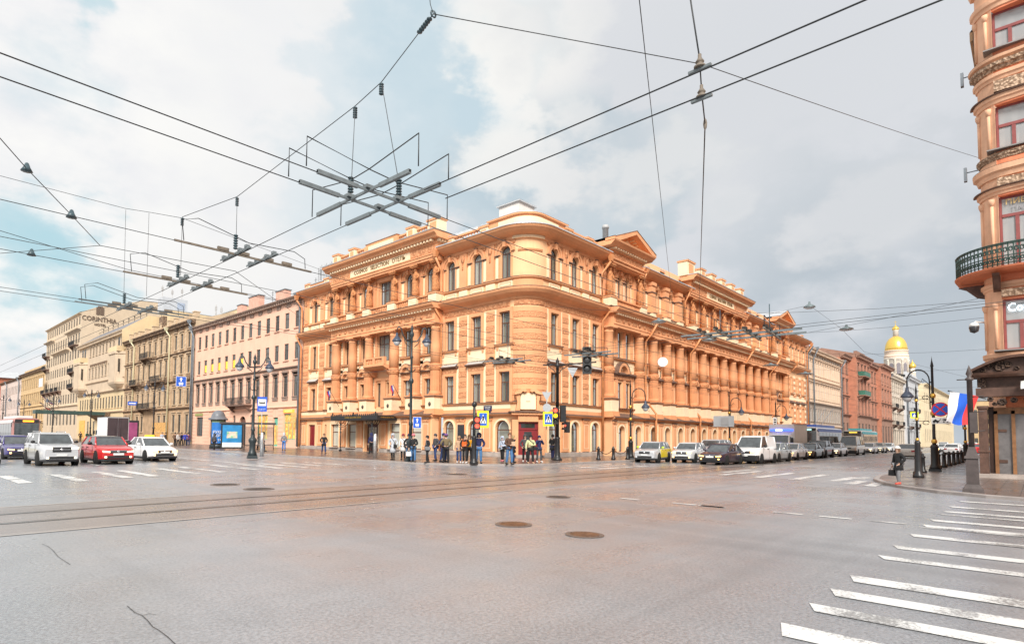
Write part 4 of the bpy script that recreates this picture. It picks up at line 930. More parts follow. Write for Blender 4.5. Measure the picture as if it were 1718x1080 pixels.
    m = MB(T); m.box(33.2, 42.0, 18.58, 19.27, .95, .975); m.build('name_panel', CRM, hotel)
    m = MB(T); m.box(29.0, 33.0, 18.6, 19.24, .95, .99); m.box(42.2, 46.3, 18.6, 19.24, .95, .99); m.build('attic_relief', ORN, hotel)
    put_text('name_letters', 'COSMOS   SELECTION   ОТЕЛЬ', .52, T(37.6, 18.92, .99), (1,0,0), (0,0,1), GOLDL, hotel, .03)
    m = MB(T); m.box(a, b, 19.5, 19.72, -3, 1.1); m.cur = 1
    for i in range(42): u = a+.2+(i+.5)*(b-a-.4)/42; m.box(u-.11, u+.11, 19.5, 19.70, 1.1, 1.42)
    m.build('dentils', [ORD, CRM], hotel)
    moulding(T, a-.5, b+.5, [(-3,19.72),(1.5,19.72),(1.6,19.9),(1.85,20.05),(1.95,20.28),(-3,20.3)], ORA, 'roof_cornice', hotel); moulding(T, a-.55, b+.55, [(-3,20.3),(1.97,20.28),(2.0,20.35),(-3,20.45)], ZINC, 'gutter', hotel)
    post(T, 28.9, 20.3, 22.1, 2.0, -.2, .9); 
    for u in (32.6, 35.75, 38.9, 42.1, 45.4): post(T, u, 20.3, 22.0, 1.3, -.1, .8)
    m = MB(T); m.box(29.5, 45, 20.42, 21.0, .1, .5); m.build('parapet', ORA, hotel)
    gable(T, 11.1, 17.6, hotel); gable(T, 58.7, 65.4, hotel)
    for a, b, mm in ((o,'surrounds',ORA),(cr,'cream_panels',CRM),(orn,'carved_ornament',ORN),(led,'ledges',LED),(st,'plinth',STONE)): a.build(b, mm, hotel)
    # far wing
    u0, u1 = 66.2, 78.2; bays = [69.9, 73.1, 76.2]; w = MB(T); cr = MB(T); o = MB(T); v = MB(T); led = MB(T); orn = MB(T)
    face_from(T, u0, u1, 0, 3.6, 0, [(u, 1.2, .45, 2.85, 1) for u in bays], w); face_from(T, u0, u1, 3.6, 8.4, 0, [(u, 1.1, 4.62, 7.1, 0) for u in bays], w); face_from(T, u0, u1, 8.4, 13.3, 0, [(u, 1.1, 9.45, 12.1, 0) for u in bays], w); face_from(T, u0, u1, 13.3, 19, 0, [(u, 1.1, 14.92, 17.5, 1) for u in bays], w); w.build('wall', ORL, hotel)
    for u in bays:
        first_floor_dress(T, u, 1.1, cr, o, orn, led, 'flat'); upper_bay(T, u, 1.1, False, cr, o, led); cr.box(u-.95, u+.95, 8.25, 9.15, 0, .05); ring(cr, u, 2.25, .62, .78, .06)
        put_window(T, u, 4.64, -.22, 1.08, 2.44, parent=hotel); put_window(T, u, 9.47, -.22, 1.08, 2.6, parent=hotel); put_window(T, u, 14.94, -.22, 1.08, 2.54, 1, parent=hotel, name='arched_window'); put_window(T, u, .47, -.25, 1.18, 2.36, 1, parent=hotel, name='ground_floor_window', room=CURT, curt=CURT)
    for u in (68.2, 71.5, 74.65, 77.7):
        for k in range(17): (v if k % 2 else cr).box(u-.5, u+.5, 4.66+.455*k, 4.66+.455*k+.43, 0, .1 if k % 2 else .06)
        o.box(u-.4, u+.4, 15, 17.95, 0, .16)
    for a, b, mm in ((o,'surrounds',ORA),(cr,'cream_panels',CRM),(orn,'carved_ornament',ORN),(led,'ledges',LED),(v,'rough_blocks',VERM)): a.build(b, mm, hotel)
    for prof, mm, nm in ((GF_C, ORA, 'ground_floor_cornice'), (SILL2, ORA, 'sill_course'), (MIDC, ORA, 'middle_cornice'), (MIDC_T, LED, 'cornice_flashing'), (SILL4, ORA, 'sill_course'), (ROOFC, ORA, 'roof_cornice'), (ROOFC_T, ZINC, 'gutter')): moulding(T, u0, u1, prof, mm, nm, hotel)
    for u in (67.4, 70.6, 73.8, 77.0): post(T, u, 18.95, 19.95, .9, -.6, 0)
    m = MB(T); m.box(66.3, 78.1, 18.98, 19.5, -.5, -.1); m.build('parapet', ORA, hotel)
right_side()
# roofs, end walls, chimneys
m = MB(); W_ = 12
m.face([(.2,1.5,18.95),(.2,34.3,18.95),(4.5,34.3,22.3),(4.5,4.5,22.3)]); m.face([(1.5,.2,18.95),(78,.2,18.95),(78,4.5,22.3),(4.5,4.5,22.3)])
m.face([(4.5,4.5,22.3),(4.5,34.3,22.3),(W_,34.3,22.0),(W_,W_,22.0)]); m.face([(4.5,4.5,22.3),(78,4.5,22.3),(78,W_,22.0),(W_,W_,22.0)]); m.face([(.2,1.5,18.95),(1.5,.2,18.95),(4.5,4.5,22.3)])
for i in range(42):
    y = 5+i*.7; 
    if y < 34: m.face([(.25,y,18.99),(4.5,y,22.34),(4.5,y+.04,22.38),(.25,y+.04,19.05)])
m.build('roof', ZINC, hotel)
m = MB(); m.box(.0, W_, 34.3, 34.36, 0, 20); m.box(78.15, 78.2, 0, W_, 0, 19); m.box(0, .1, 9.8, 27, 18.5, 20.2); m.build('party_wall', ORA, hotel)
m = MB(); m.box(4.6, 6.9, 4.8, 7.2, 22, 23.45); m.cur = 1; m.box(4.4, 7.1, 4.6, 7.4, 23.45, 23.55); m.face([(4.4,4.6,23.56),(7.1,4.6,23.56),(7.1,7.4,23.56),(4.4,7.4,23.56)]); m.build('roof_lantern', [mat('lantern_white', (.74,.70,.66), .6, .08), ZINC], hotel)
for x, y, h in ((20.2, 5, 25.4), (25.5, 5, 24.0)):
    m = MB(); m.lathe((x,y,20), [(.32,0),(.32,h-20.4),(.38,h-20.4),(.38,h-20.2),(.3,h-20)], 12); m.build('flue', mat('flue_grey', (.45,.45,.45), .5, .15), hotel)
m = MB()
for i in range(18): m.tube([(1.6,33.9-.36*i,19.2),(1.6,33.9-.36*i,22.3+.12*(i%3))], .022, 4)
for z in (20.2, 21.9): m.tube([(1.6,34,z),(1.6,27.6,z)], .02, 4)
m.build('roof_railing', IRON, hotel)
def pipe(pts, name='downpipe', r=.11, mm=None, parent=None):
    m = MB(); m.tube(pts, r, 8); p = Vector(pts[0]); m.frust(p.x, p.y, p.z, p.z+.55, r*1.2, r*1.2, r*2.3, r*2.3); return m.build(name, mm or PIPE, parent or hotel)
pipe([(-1.1,UL+.15,18.0),(-.35,UL+.15,16.9),(-.3,UL+.15,14.2),(-.95,UL+.1,13.7),(-1.2,UL+.05,13.3),(-.3,UL+.12,12.4),(-.3,UL+.12,.5)])
pipe([(-1.1,34.3,17.9),(-.35,34.25,17.0),(-.35,34.25,14),(-1.1,34.25,13.5),(-.35,34.25,12.3),(-.35,34.25,.3)])
pipe([(UR-.2,-1.1,18.0),(UR-.5,-.4,16.9),(UR-.5,-.35,14.2),(UR-.4,-1.15,13.4),(UR-.4,-.35,12.5),(UR-.4,-.35,.5)])
for u in (18.75, 29.6, 46.2, 57.6):
    pipe([(u,-1.9,13.6),(u-.2,-1.1,12.2),(u-.3,-.6,11.5),(u-.3,-.5,5.6),(u+.3,-1.35,4.2),(u+.3,-1.25,.5)])
for u in (17.9, 28.3, 46.9, 58.3): pipe([(u,-1.0,18.4),(u+.1,-.4,17.3),(u+.1,-.35,14.1)])
pipe([(66.4,-1.8,13.5),(66.6,-.5,12.2),(66.6,-.4,.5)]); pipe([(78.1,-1.1,18.0),(78.15,-.4,17),(78.15,-.4,.5)])
m = MB(FR); m.box(66.6, 78.6, 3.2, 3.6, .3, 3.2) if False else m.box(72.8, 78.4, 3.1, 3.45, .2, 3.0); m.build('side_canopy', IRON, hotel)
m = MB(FL); m.box(6.95, 7.75, 1.55, 2.75, .15, .19); m.build('memorial_plaque', mat('plaque_black', (.03,.03,.035), .25, .1), hotel)
NAVY = mat('enamel_navy', (.012, .018, .07), .3, .05); WHITE = mat('sign_white', (.82, .82, .80), .4, .04)
m = MB(FL); m.box(3.85, 4.75, 3.88, 4.32, .06, .1); m.box(3.95, 4.7, 3.66, 3.84, .38, .4) if False else m.box(3.95, 4.65, 3.72, 3.85, .06, .1); sp = m.build('street_plate', NAVY, hotel)
put_text('plate_letters', 'НЕВСКИЙ', .17, FL(4.3, 4.17, .106), (0,-1,0), (0,0,1), WHITE, sp, .002, sx=.75); put_text('plate_letters', 'ПРОСПЕКТ', .12, FL(4.3, 3.99, .106), (0,-1,0), (0,0,1), WHITE, sp, .002, sx=.8); put_text('plate_letters', '49', .11, FL(4.3, 3.785, .106), (0,-1,0), (0,0,1), WHITE, sp, .002)
m = MB(FL)
for u in COLS_L: m.lathe((u, 4.5, 1.22), [(0,0)], 4) if False else m.loft([[(u-.02+.16*math.cos(k*PI/4)*s, 4.62+.2*math.sin(k*PI/4)*s, 1.17+h) for k in range(8)] for s, h in ((1,0),(1,.05),(.6,.12))])
m.build('floodlight', mat('lamp_dark', (.06,.04,.03), .4, .2), hotel)
# ------------------------------------------------------------------ neighbouring buildings
DGLASS = mat('far_glass', (.04, .045, .045), .18, 0, .35, spec=.4)
vary(DGLASS, (.018, .02, .02), (.14, .145, .14))
LIT = mat('lit_window', (.8,.5,.05), .5, .2, 3, emit=(1.0,.62,.05), es=.3)
GREYW = mat('window_grey', (.10,.09,.08), .5, .2, 4)
WHITEW = mat('window_white', (.62,.60,.56), .5, .1, 4)
DZINC = mat('roof_dark', (.20,.21,.22), .5, .2, .8, streak=.3)
SIGNW = WHITE
def facade(b, T, u0, u1, rows, wm, d=0, fr=GREYW, z0=0, ztop=None, trim=None, sill=True, hood=None, lit=None, depth=.17, pane=DGLASS):
    """rows: (zlo, zhi, zb, zt, w, [u...], arch)"""
    w = MB(T); t = MB(T); h = MB(T)
    for zlo, zhi, zb, zt, ww, us, ar in rows:
        face_from(T, u0, u1, zlo, zhi, d, [(u, ww, zb, zt, ar) for u in us], w, depth)
        for u in us:
            L = lit and lit(u, zb)
            put_window(T, u, zb+.02, d-depth+.07, ww-.02, zt-zb-.04, ar, 'case', parent=b, name='window', fr=fr, pane=pane, room=None, curt=None)
            if L:
                m = MB(T); m.box(u-ww*.32, u+ww*.32, zb+.2, zb+(zt-zb)*.62, d-depth+.075, d-depth+.085); m.build('lit_blind', LIT, b)
            if sill: t.box(u-ww/2-.18, u+ww/2+.18, zb-.12, zb, d, d+.16)
            if hood: h.box(u-ww/2-.16, u-ww/2, zb, zt+.1, d, d+.07); h.box(u+ww/2, u+ww/2+.16, zb, zt+.1, d, d+.07); h.box(u-ww/2-.16, u+ww/2+.16, zt+.1, zt+.3, d, d+.1); h.box(u-ww/2-.28, u+ww/2+.28, zt+.3+hood, zt+.42+hood, d, d+.28)
    w.build('wall', wm, b); t.build('sills', trim or wm, b); h.build('window_surrounds', trim or wm, b)
def shell(b, T, u0, u1, depth, z, wm, rm=DZINC, rise=2.2, d=0):
    m = MB(T); m.box(u0, u0+.05, 0, z, -depth, d-.01); m.box(u1-.05, u1, 0, z, -depth, d-.01); m.box(u0, u1, 0, z, -depth, -depth+.05); m.build('side_wall', wm, b)
    m = MB(T); m.face([(u0,z,d-.05),(u1,z,d-.05),(u1,z+rise,-depth/2),(u0,z+rise,-depth/2)]); m.face([(u0,z,-depth),(u1,z,-depth),(u1,z+rise,-depth/2),(u0,z+rise,-depth/2)]); m.build('roof', rm, b)
    m = MB(T); m.face([(u0,z,d-.05),(u0,z+rise,-depth/2),(u0,z,-depth)]); m.face([(u1,z,d-.05),(u1,z+rise,-depth/2),(u1,z,-depth)]); m.build('gable_wall', wm, b)
def corn(b, T, u0, u1, z, dd, h, mm, name='cornice', dent=None, d=0):
    m = MB(T); mould(m, u0, u1, [(d, z), (d+dd*.2, z+h*.1), (d+dd*.3, z+h*.4), (d+dd*.85, z+h*.6), (d+dd, z+h*.85), (d+dd, z+h), (d, z+h+.1)]); m.build(name, mm, b)
    if dent:
        m = MB(T); n = int((u1-u0)/dent)
        for i in range(n): u = u0+(i+.5)*(u1-u0)/n; m.box(u-dent*.25, u+dent*.25, z+.02, z+h*.55, d, d+dd*.72)
        m.build('modillions', mm, b)
def iron_balcony(b, T, u0, u1, z, dd=1.1, mm=None, h=1.0, name='balcony', solid=False, cm=None):
    m = MB(T); m.cur = 0; m.box(u0, u1, z-.18, z, 0, dd); m.cur = 1
    m.box(u0, u1, z+h-.05, z+h, dd-.06, dd); m.box(u0, u0+.05, z+h-.05, z+h, 0, dd-.06); m.box(u1-.05, u1, z+h-.05, z+h, 0, dd-.06)
    if solid: m.box(u0, u1, z, z+h-.05, dd-.05, dd-.02); m.box(u0, u0+.03, z, z+h-.05, 0, dd-.05); m.box(u1-.03, u1, z, z+h-.05, 0, dd-.05)
    else:
        n = max(4, int((u1-u0)/.16))
        for i in range(n+1): u = u0+.02+i*(u1-u0-.04)/n; m.box(u-.014, u+.014, z, z+h-.05, dd-.045, dd-.015)
        for i in range(1, 7): v = i*dd/7; m.box(u0+.01, u0+.035, z, z+h-.05, v-.012, v+.012); m.box(u1-.035, u1-.01, z, z+h-.05, v-.012, v+.012)
        m.box(u0, u1, z+h*.3, z+h*.3+.04, dd-.05, dd-.012)
    m.cur = 0
    for u in (u0+.3, u1-.3): mould(m, u-.12, u+.12, [(0,z-1.0),(.25,z-.9),(dd*.8,z-.3),(dd*.9,z-.18),(0,z-.18)])
    return m.build(name, [cm or LED, mm or IRON], b)
def chimney(b, T, u, d, z0, z1, w=1.6, t=.8, mm=None):
    m = MB(T); m.cur = 0; m.box(u-w/2, u+w/2, z0, z1, d-t/2, d+t/2); m.cur = 1; m.box(u-w/2-.1, u+w/2+.1, z1, z1+.12, d-t/2-.1, d+t/2+.1)
    m.build('chimney', [mm, DZINC], b)
# --- pink house
PINK = mat('stucco_pink', (.84,.52,.38), .85, .08, .5, .08, streak=.25); PINKD = mat('stucco_pink_ornament', (.34,.24,.19), .85, .35, 4, .4); GPIPE = mat('pipe_grey', (.22,.25,.28), .45, .2, 2)
b = thing('pink_building', 'pink stucco four-storey house with grey downpipes and yellow-lit windows, left of the orange hotel', 'building')
us = [35.9+2.5*k for k in range(13)]; T = FL
us4 = us[:]; gf = [(37.2, 3.0), (40.6,1.2), (44.3, 3.0)]
facade(b, T, 34.45, 67.8, [(13.9,18.8,15.0,17.05,1.05,us4,0),(10.2,13.9,11.05,13.15,1.05,us4,0)], PINK, lit=lambda u, z: z < 12 and 50 < u < 64)
facade(b, T, 34.45, 67.8, [(5.2,10.2,6.45,9.05,1.1,us4,0)], PINK, trim=PINKD, hood=.12)
facade(b, T, 34.45, 67.8, [(0,5.2,1.1,4.35,3.0,[37.2,44.3],0)], PINK, fr=mat('shop_green', (.10,.42,.30), .5, .1), sill=False, pane=mat('shop_window_lit', (.30,.55,.45), .3, .6, 1.1, emit=(.75,.62,.25), es=.32)) if False else None
w = MB(T); ops = [(37.2,3.0,1.1,4.3,0),(40.7,1.3,.2,3.9,0),(44.3,3.0,1.0,4.3,0),(47.3,.9,1.6,4.4,1),(50.0,2.0,.2,4.2,1),(52.7,.9,1.6,4.4,1),(56.5,2.4,1.2,4.2,0),(60.6,1.2,1.2,4.2,0),(65.0,2.6,1.3,4.3,0)]
face_from(T, 34.45, 67.8, 0, 5.2, 0, ops, w, .3); w.build('wall', PINK, b)
SHOPG = mat('shop_frame_green', (.13,.46,.34), .45, .1); GOODS = relief_mat('shop_goods', (.75,.62,.14), (.75,.22,.05), 2.2)
g_ = NG(GOODS.node_tree); g_.n['Principled BSDF'].inputs['Emission Color'].default_value = (.9,.62,.2,1); g_.n['Principled BSDF'].inputs['Emission Strength'].default_value = .15
for uc, ww, zb, zt, ar in ops:
    lit = uc in (37.2, 44.3)
    if uc in (40.7, 50.0):
        m = MB(T); m.cur = 0; m.box(uc-ww/2+.1, uc+ww/2-.1, zb, zt-.1-(.3 if ar else 0), -.25, -.2); m.cur = 1
        for k in (-1, 1): m.box(uc+k*ww*.23-ww*.17, uc+k*ww*.23+ww*.17, zb+.25, zt-1.0, -.2, -.18)
        m.build('door', [SHOPG if uc < 45 else WOOD, GOODS if uc < 45 else DGLASS], b)
    else: put_window(T, uc, zb+.02, -.2, ww-.02, zt-zb-.04, ar, 'wide' if ww > 2 else 'case', parent=b, fr=SHOPG if lit else GREYW, pane=GOODS if lit else DGLASS, room=None, curt=None)
o_ = MB(T)
for k in range(9):
    z = .5+.52*k
    if z < 5:
        for a, c in ((34.5,35.6),(38.8,40.0),(41.4,42.7),(45.9,46.7),(53.3,55.2),(57.8,59.9),(61.3,63.6),(66.4,67.7)): o_.box(a, c, z, z+.47, 0, .05)
o_.build('rustication', PINK, b)
m = MB(T)
for u in us4: m.box(u-.75, u+.75, 9.35, 9.75, 0, .14); m.box(u-.5, u+.5, 9.1, 9.35, 0, .1); m.box(u-.7, u+.7, 6.0, 6.3, 0, .1)
for u in [35.5+2.5*k for k in range(13)]: m.box(u-.5, u+.5, 17.75, 18.25, 0, .1)
m.build('carved_ornament', PINKD, b)
corn(b, T, 34.45, 67.8, 9.85, .3, .3, PINKD, 'string_course'); corn(b, T, 34.45, 67.8, 4.95, .22, .25, PINK, 'string_course'); corn(b, T, 34.45, 67.8, 18.2, .75, .55, PINKD, 'cornice', .55)
shell(b, T, 34.5, 67.8, 12, 18.85, PINK)
for u, d, z1, ww in ((45.8,-3.4,21.7,2.6),(53.8,-3.4,22.2,3.2),(58.5,-3.4,21.6,1.5)): chimney(b, T, u, d, 19.3, z1, ww, .9, mat('chimney_pink', (.72,.40,.30), .85, .15, 2))
m = MB(T)
for u, z in ((37.2,23.2),(38.4,22.4),(50,22.6)): m.tube([(u,20,-4),(u,z,-4)], .03, 4); m.box(u-.35,u+.35,z-.3,z-.27,-4.02,-3.98); m.box(u-.25,u+.25,z-.6,z-.57,-4.02,-3.98)
m.build('aerial', IRON, b)
iron_balcony(b, T, 47.3, 53.0, 5.75, 1.2)
pipe([(-.9,34.75,18.3),(-.35,34.75,17.2),(-.3,34.75,.3)], 'downpipe', .12, GPIPE, b); pipe([(-.9,67.5,18.3),(-.35,67.5,17.2),(-.3,67.5,.3)], 'downpipe', .12, GPIPE, b)
m = MB(T); m.box(36.0, 38.6, 4.42, 4.82, .02, .1); sg = m.build('shop_sign', mat('sign_orange_lit', (.8,.3,.04), .4, .1, emit=(1,.35,.05), es=.6), b)
put_text('sign_letters', 'РУССКИЙ ЛЁН', .26, T(37.3, 4.62, .11), (0,-1,0), (0,0,1), mat('letters_yellow', (.85,.7,.2), .4, 0, emit=(1,.8,.3), es=.6), sg, .005, sx=.95)
m = MB(T); m.box(63.6, 66.6, 4.5, 4.85, .02, .1); sg = m.build('shop_sign', mat('sign_olive', (.30,.32,.10), .5, .1), b)
m = MB(T)
for z in (4.0, 3.55, 3.1): m.box(33.55+.9, 33.55+2.0, z, z+.36, .7, .74)
m.build('direction_plates', mat('plate_ochre', (.66,.45,.16), .5, .1), b)
# --- ornate grey-brown house
SAND = mat('stone_sand', (.47,.315,.19), .85, .25, .8, .15, streak=.55); SANDD = relief_mat('stone_sand_carved', (.34,.225,.14), (.12,.075,.05), 4.0); SANDL = mat('stone_pale', (.60,.45,.30), .85, .15, .8, .1, streak=.4); CPIPE = mat('pipe_cream', (.72,.66,.44), .5, .1, 2)
b = thing('brown_building', 'richly carved brown-grey house with iron balconies and cream downpipes, left of the pink house', 'building')
us = [70.2,73.4,76.1,80.5,83.2,86.2,89.3,92.4,95.2,99.9,102.2]
facade(b, T, 67.8, 104, [(15.2,20.2,15.9,18.4,1.15,us,0),(10.4,15.2,11.7,14.5,1.15,us,0),(5.9,10.4,6.6,9.1,1.15,us,0),(0,5.9,1.9,4.8,1.3,[70.2,73.4,76.1,80.5,83.2,92.4,95.2,99.9,102.2],0)], SAND, trim=SANDL, hood=.1)
o_ = MB(T); o_.cur = 0
for u in [(a+c)/2 for a, c in zip(us, us[1:])]:
    for zlo, zhi in ((6.2,9.9),(11.2,14.8),(15.5,18.9)):
        z = zlo; k = 0
        while z < zhi: o_.box(u-.36, u+.36, z, z+.3, 0, .10 if k % 2 else .05); z += .34; k += 1
o_.build('rusticated_piers', SANDL, b)
m = MB(T)
for u in us:
    for z in (9.75, 14.95, 18.95): m.box(u-.8, u+.8, z-.22, z+.18, 0, .2)
    m.box(u-.75, u+.75, 10.7, 11.3, 0, .12); m.box(u-.7, u+.7, 19.2, 19.6, 0, .14)
m.build('carved_ornament', SANDD, b)
for z, dd in ((5.7,.35),(10.3,.35),(15.1,.28)): corn(b, T, 67.8, 104, z, dd, .3, SANDD, 'string_course')
corn(b, T, 67.8, 104, 19.6, .8, .6, SANDD, 'cornice', .5); shell(b, T, 67.8, 104, 12, 20.2, SANDL)
for u in (69, 72.5, 75, 77.5, 80.5, 84.5, 88.5, 92.5, 96.3, 99, 102): 
    m = MB(T); m.box(u-.45, u+.45, 20.25, 21.6, -.9, -.1); m.box(u-.55, u+.55, 21.6, 21.75, -1, 0); m.build('parapet_post', SANDL, b)
m = MB(T); m.box(68.5, 102.5, 20.25, 21.0, -.7, -.3); m.build('parapet', SANDL, b); m = MB(T); m.lathe((84.5,0,0), [(0,0)], 3) if False else m.box(83.6,85.6,21,23.0,-.9,-.2); m.build('parapet_crest', SANDD, b)
for a, c, z in ((93.0,97.2,10.9),(80.3,85.5,10.9),(86.9,91.5,15.6),(85.0,92.2,6.2)): iron_balcony(b, T, a, c, z, 1.2, cm=SANDD)
pipe([(-.95,97.6,19.5),(-.3,97.6,18.6),(-.3,97.6,.3)], 'downpipe', .14, CPIPE, b); pipe([(-.95,78.4,19.5),(-.3,78.4,18.6),(-.3,78.4,.3)], 'downpipe', .14, CPIPE, b); pipe([(-.9,68.2,19.5),(-.3,68.2,18.6),(-.3,68.2,.3)], 'downpipe', .13, GPIPE, b)
m = MB(T); m.box(93.5, 95.6, 7.2, 8.2, .05, .12) if False else m.box(78.6, 86.3, .3, 3.6, .02, .08)
m.build('lit_shopfront', mat('shopfront_lit', (.40,.20,.06), .4, .9, 3.5, emit=(1,.55,.12), es=.22), b)
m = MB(T); m.box(98.6, 102.8, .3, 2.9, .02, .08); m.build('green_shopfront', mat('shopfront_green', (.08,.30,.07), .4, .8, 2.5, emit=(.1,1,.08), es=.08), b)
# --- cream house with bay windows
CREAM = mat('stucco_cream', (.60,.47,.34), .85, .12, .5, .1, streak=.45); YEL = mat('stucco_yellow', (.70,.54,.33), .85, .1, .4, .08, streak=.35); SLATE = mat('slate_roof', (.19,.19,.21), .5, .2, .8, streak=.4)
b = thing('cream_building', 'cream house with projecting bays and dark slate roof, below the tall hotel with rooftop sign', 'building')
us = [112.5+2.65*k for k in range(8)]
facade(b, T, 104, 141, [(18.3,22.3,19.6,21.5,1.2,us,0),(13.1,18.3,14.4,16.5,1.2,us,0),(10.4,13.1,10.6,10.62,.1,[],0)], CREAM, fr=GREYW, hood=.05)
facade(b, T, 104, 141, [(6.2,10.4,7.0,9.5,1.25,[105.6+2.2*k for k in range(16)],0),(0,6.2,1.0,4.3,1.6,[107,111,126,131,135],0)], YEL, fr=GREYW)
corn(b, T, 104, 141, 22.2, 1.0, .75, CREAM, 'cornice', .6); corn(b, T, 104, 141, 10.4, .5, .4, CREAM, 'string_course'); corn(b, T, 104, 141, 5.9, .4, .35, CREAM, 'string_course'); corn(b, T, 104, 141, 13.0, .35, .3, CREAM, 'string_course')
for a, c in ((104.3, 111.0), (133.5, 140.5)):
    cc = (a+c)/2; bb = MB(T)
    P = [(0, a), (1.5, a+1.1), (1.5, c-1.1), (0, c)]
    m = MB(T)
    for (d0, ua), (d1, ub) in zip(P, P[1:]):
        m.face([(ua,12.2,d0),(ub,12.2,d1),(ub,18.2,d1),(ua,18.2,d0)])
    m.face([(u,18.2,d) for d, u in P]); m.face([(u,12.2,d) for d, u in P]); bay = m.build('oriel', CREAM, b)
    m = MB(T); R = [[(cc+(u-cc)*s, z, d*s2) for d, u in P] for z, s, s2 in ((12.2,1.04,1.1),(11.8,1.0,1.0),(11.2,.75,.7),(10.5,.3,.25))]; m.loft(R, sm=False); R = [[(cc+(u-cc)*1.06, z, d*1.14) for d, u in P] for z in (18.0,18.5)]; m.loft(R, sm=False); m.build('oriel_corbel', CREAM, b)
    for (uu, dd, rz) in ((cc-1.0, 1.42, 0), (cc+1.1, 1.42, 0)): put_window(T, uu, 14.2, 1.44, 1.3, 2.7, 0, 'case', parent=b, fr=GREYW, pane=DGLASS, room=None, curt=None)
    t0 = math.atan2(1.5, 1.1)
    fm, gm = window_mesh(1.1, 2.7, 0, 'case', fr=GREYW, pane=DGLASS, room=None, curt=None)
    wo = obj('window', fm, b, T(a+.55, 14.2, .80), PI/2+t0*1.0 if False else PI/2-t0); obj('pane', gm, wo)
    m = MB(T); m.box(a+.2, c-.2, 18.5, 19.6, 0, 1.5); m.build('oriel_parapet', YEL, b); 
    for uu in (cc-1.1, cc+1.1): put_window(T, uu, 19.7, .05, 1.2, 2.2, 0, 'case', parent=b, fr=GREYW, pane=DGLASS, room=None, curt=None)
m = MB(T); m.face([(103.9,22.9,.9),(141,22.9,.9),(141,26.5,-4),(103.9,26.5,-4)]); m.build('roof', SLATE, b)
m = MB(T); m.face([(103.9,22.9,.9),(103.9,26.5,-4),(103.9,26.5,-8),(103.9,19,-14),(103.9,19,.8)]); m.build('gable_wall', YEL, b)
m = MB(T); 
for u in range(105, 141, 4): m.tube([(u,26.4,-4),(u,27.4,-4)], .05, 4); m.lathe((u,27.5,-4), [(0,-.2),(.2,0),(0,.2)], 5)
m.box(104, 141, 27.0, 27.06, -4.03, -3.97); m.build('roof_crest', IRON, b)
m = MB(T); R = [[(122+1.2*k, z, .06) for k in range(2)] for z in ()]
for k in range(9): m.lathe((117.5+1.6*k, 17.4, 0), [(0,0)], 3) if False else m.box(117+1.6*k, 118.1+1.6*k, 17.2, 17.7, 0, .12)
m.build('garland', SANDD, b)
m = MB(T); m.box(113, 124, 5.9, 6.1, 0, 2.2); mould(m, 113, 124, [(0,4.4),(2.0,5.7),(2.1,5.9),(0,5.9)]); m.build('canopy_balcony', SANDD, b)
m = MB(T); m.box(133.5, 138.5, .4, 4.6, .05, .1); m.build('lit_doorway', mat('doorway_lit', (.5,.25,.05), .4, .5, 2, emit=(1,.5,.06), es=.3), b)
# --- tall hotel with the rooftop sign
COR = mat('stucco_ivory', (.63,.50,.36), .85, .1, .4, .08, streak=.4)
b = thing('tall_hotel', 'tall ivory hotel with CORINTHIA HOTEL sign high on its blank side wall, far left', 'building')
us = [143.0+2.75*k for k in range(14)]; rows = [(28.4,31.6,29.0,31.0,1.5,us,0),(23.6,28.4,24.4,26.9,1.5,us,0),(20.0,23.6,20.5,22.9,1.5,us,0),(16.3,20.0,16.9,19.2,1.5,us,0),(12.6,16.3,13.2,15.5,1.5,us,0),(8.6,12.6,9.2,11.6,1.5,us,0),(0,8.6,3.6,7.2,1.9,[144+3.9*k for k in range(9)],0)]
facade(b, T, 141, 181, rows, COR, fr=GREYW, sill=False)
corn(b, T, 141, 181, 31.4, .6, .4, COR, 'cornice'); corn(b, T, 141, 155, 27.4, .9, .5, COR, 'cornice'); corn(b, T, 170, 181, 27.4, .9, .5, COR, 'cornice'); corn(b, T, 152, 171, 23.2, .9, .5, COR, 'cornice'); corn(b, T, 141, 181, 8.3, .4, .35, COR, 'string_course')
for a, c, z in ((176,180.8,23.8),(143,149,23.9),(176,180.8,20.0),(143,149,17.0),(176,180.8,12.9),(170.5,174,12.9),(165,168.5,12.9),(159.5,163,12.9),(143,148.5,13.0)): iron_balcony(b, T, a, c, z, 1.1)
m = MB(); m.face([(0,140.98,0),(0,140.98,32),(3,140.98,33.6),(14,140.98,37.2),(24,140.98,37.4),(24,140.98,0)]); m.build('side_wall', COR, b)
m = MB(T); m.face([(140.9,31.9,.5),(181,31.9,.5),(181,35,-8),(140.9,35,-8)]); m.build('roof', DZINC, b)
LB = mat('letter_bronze_dark', (.15,.10,.07), .5, .1, 4)
put_text('sign_letters', 'CORINTHIA', 1.7, (3.9,140.88,30.55), (1,0,0), (0,0,1), LB, b, .06, sx=.86); put_text('sign_letters', 'HOTEL', .85, (4.1,140.88,29.2), (1,0,0), (0,0,1), LB, b, .06)
m = MB(); m.box(3.1,3.85,140.8,140.9,31.8,33.7); m.box(4.05,4.8,140.8,140.9,31.8,33.7); m.box(3.4,4.5,140.8,140.9,33.7,34.0); m.build('sign_emblem', LB, b)
m = MB(T); m.box(176.5, 181, 14.9, 17.4, 1.3, 1.5); m.build('sign_board', WHITE, b)
m = MB(); 
for s, (y, zz) in enumerate(((160,8.0),(163,7.0))): m.tube([(-.2,y,zz-1.5),(-4,y,zz+2.6)], .06, 5)
m.build('flagpole', IRON, b)
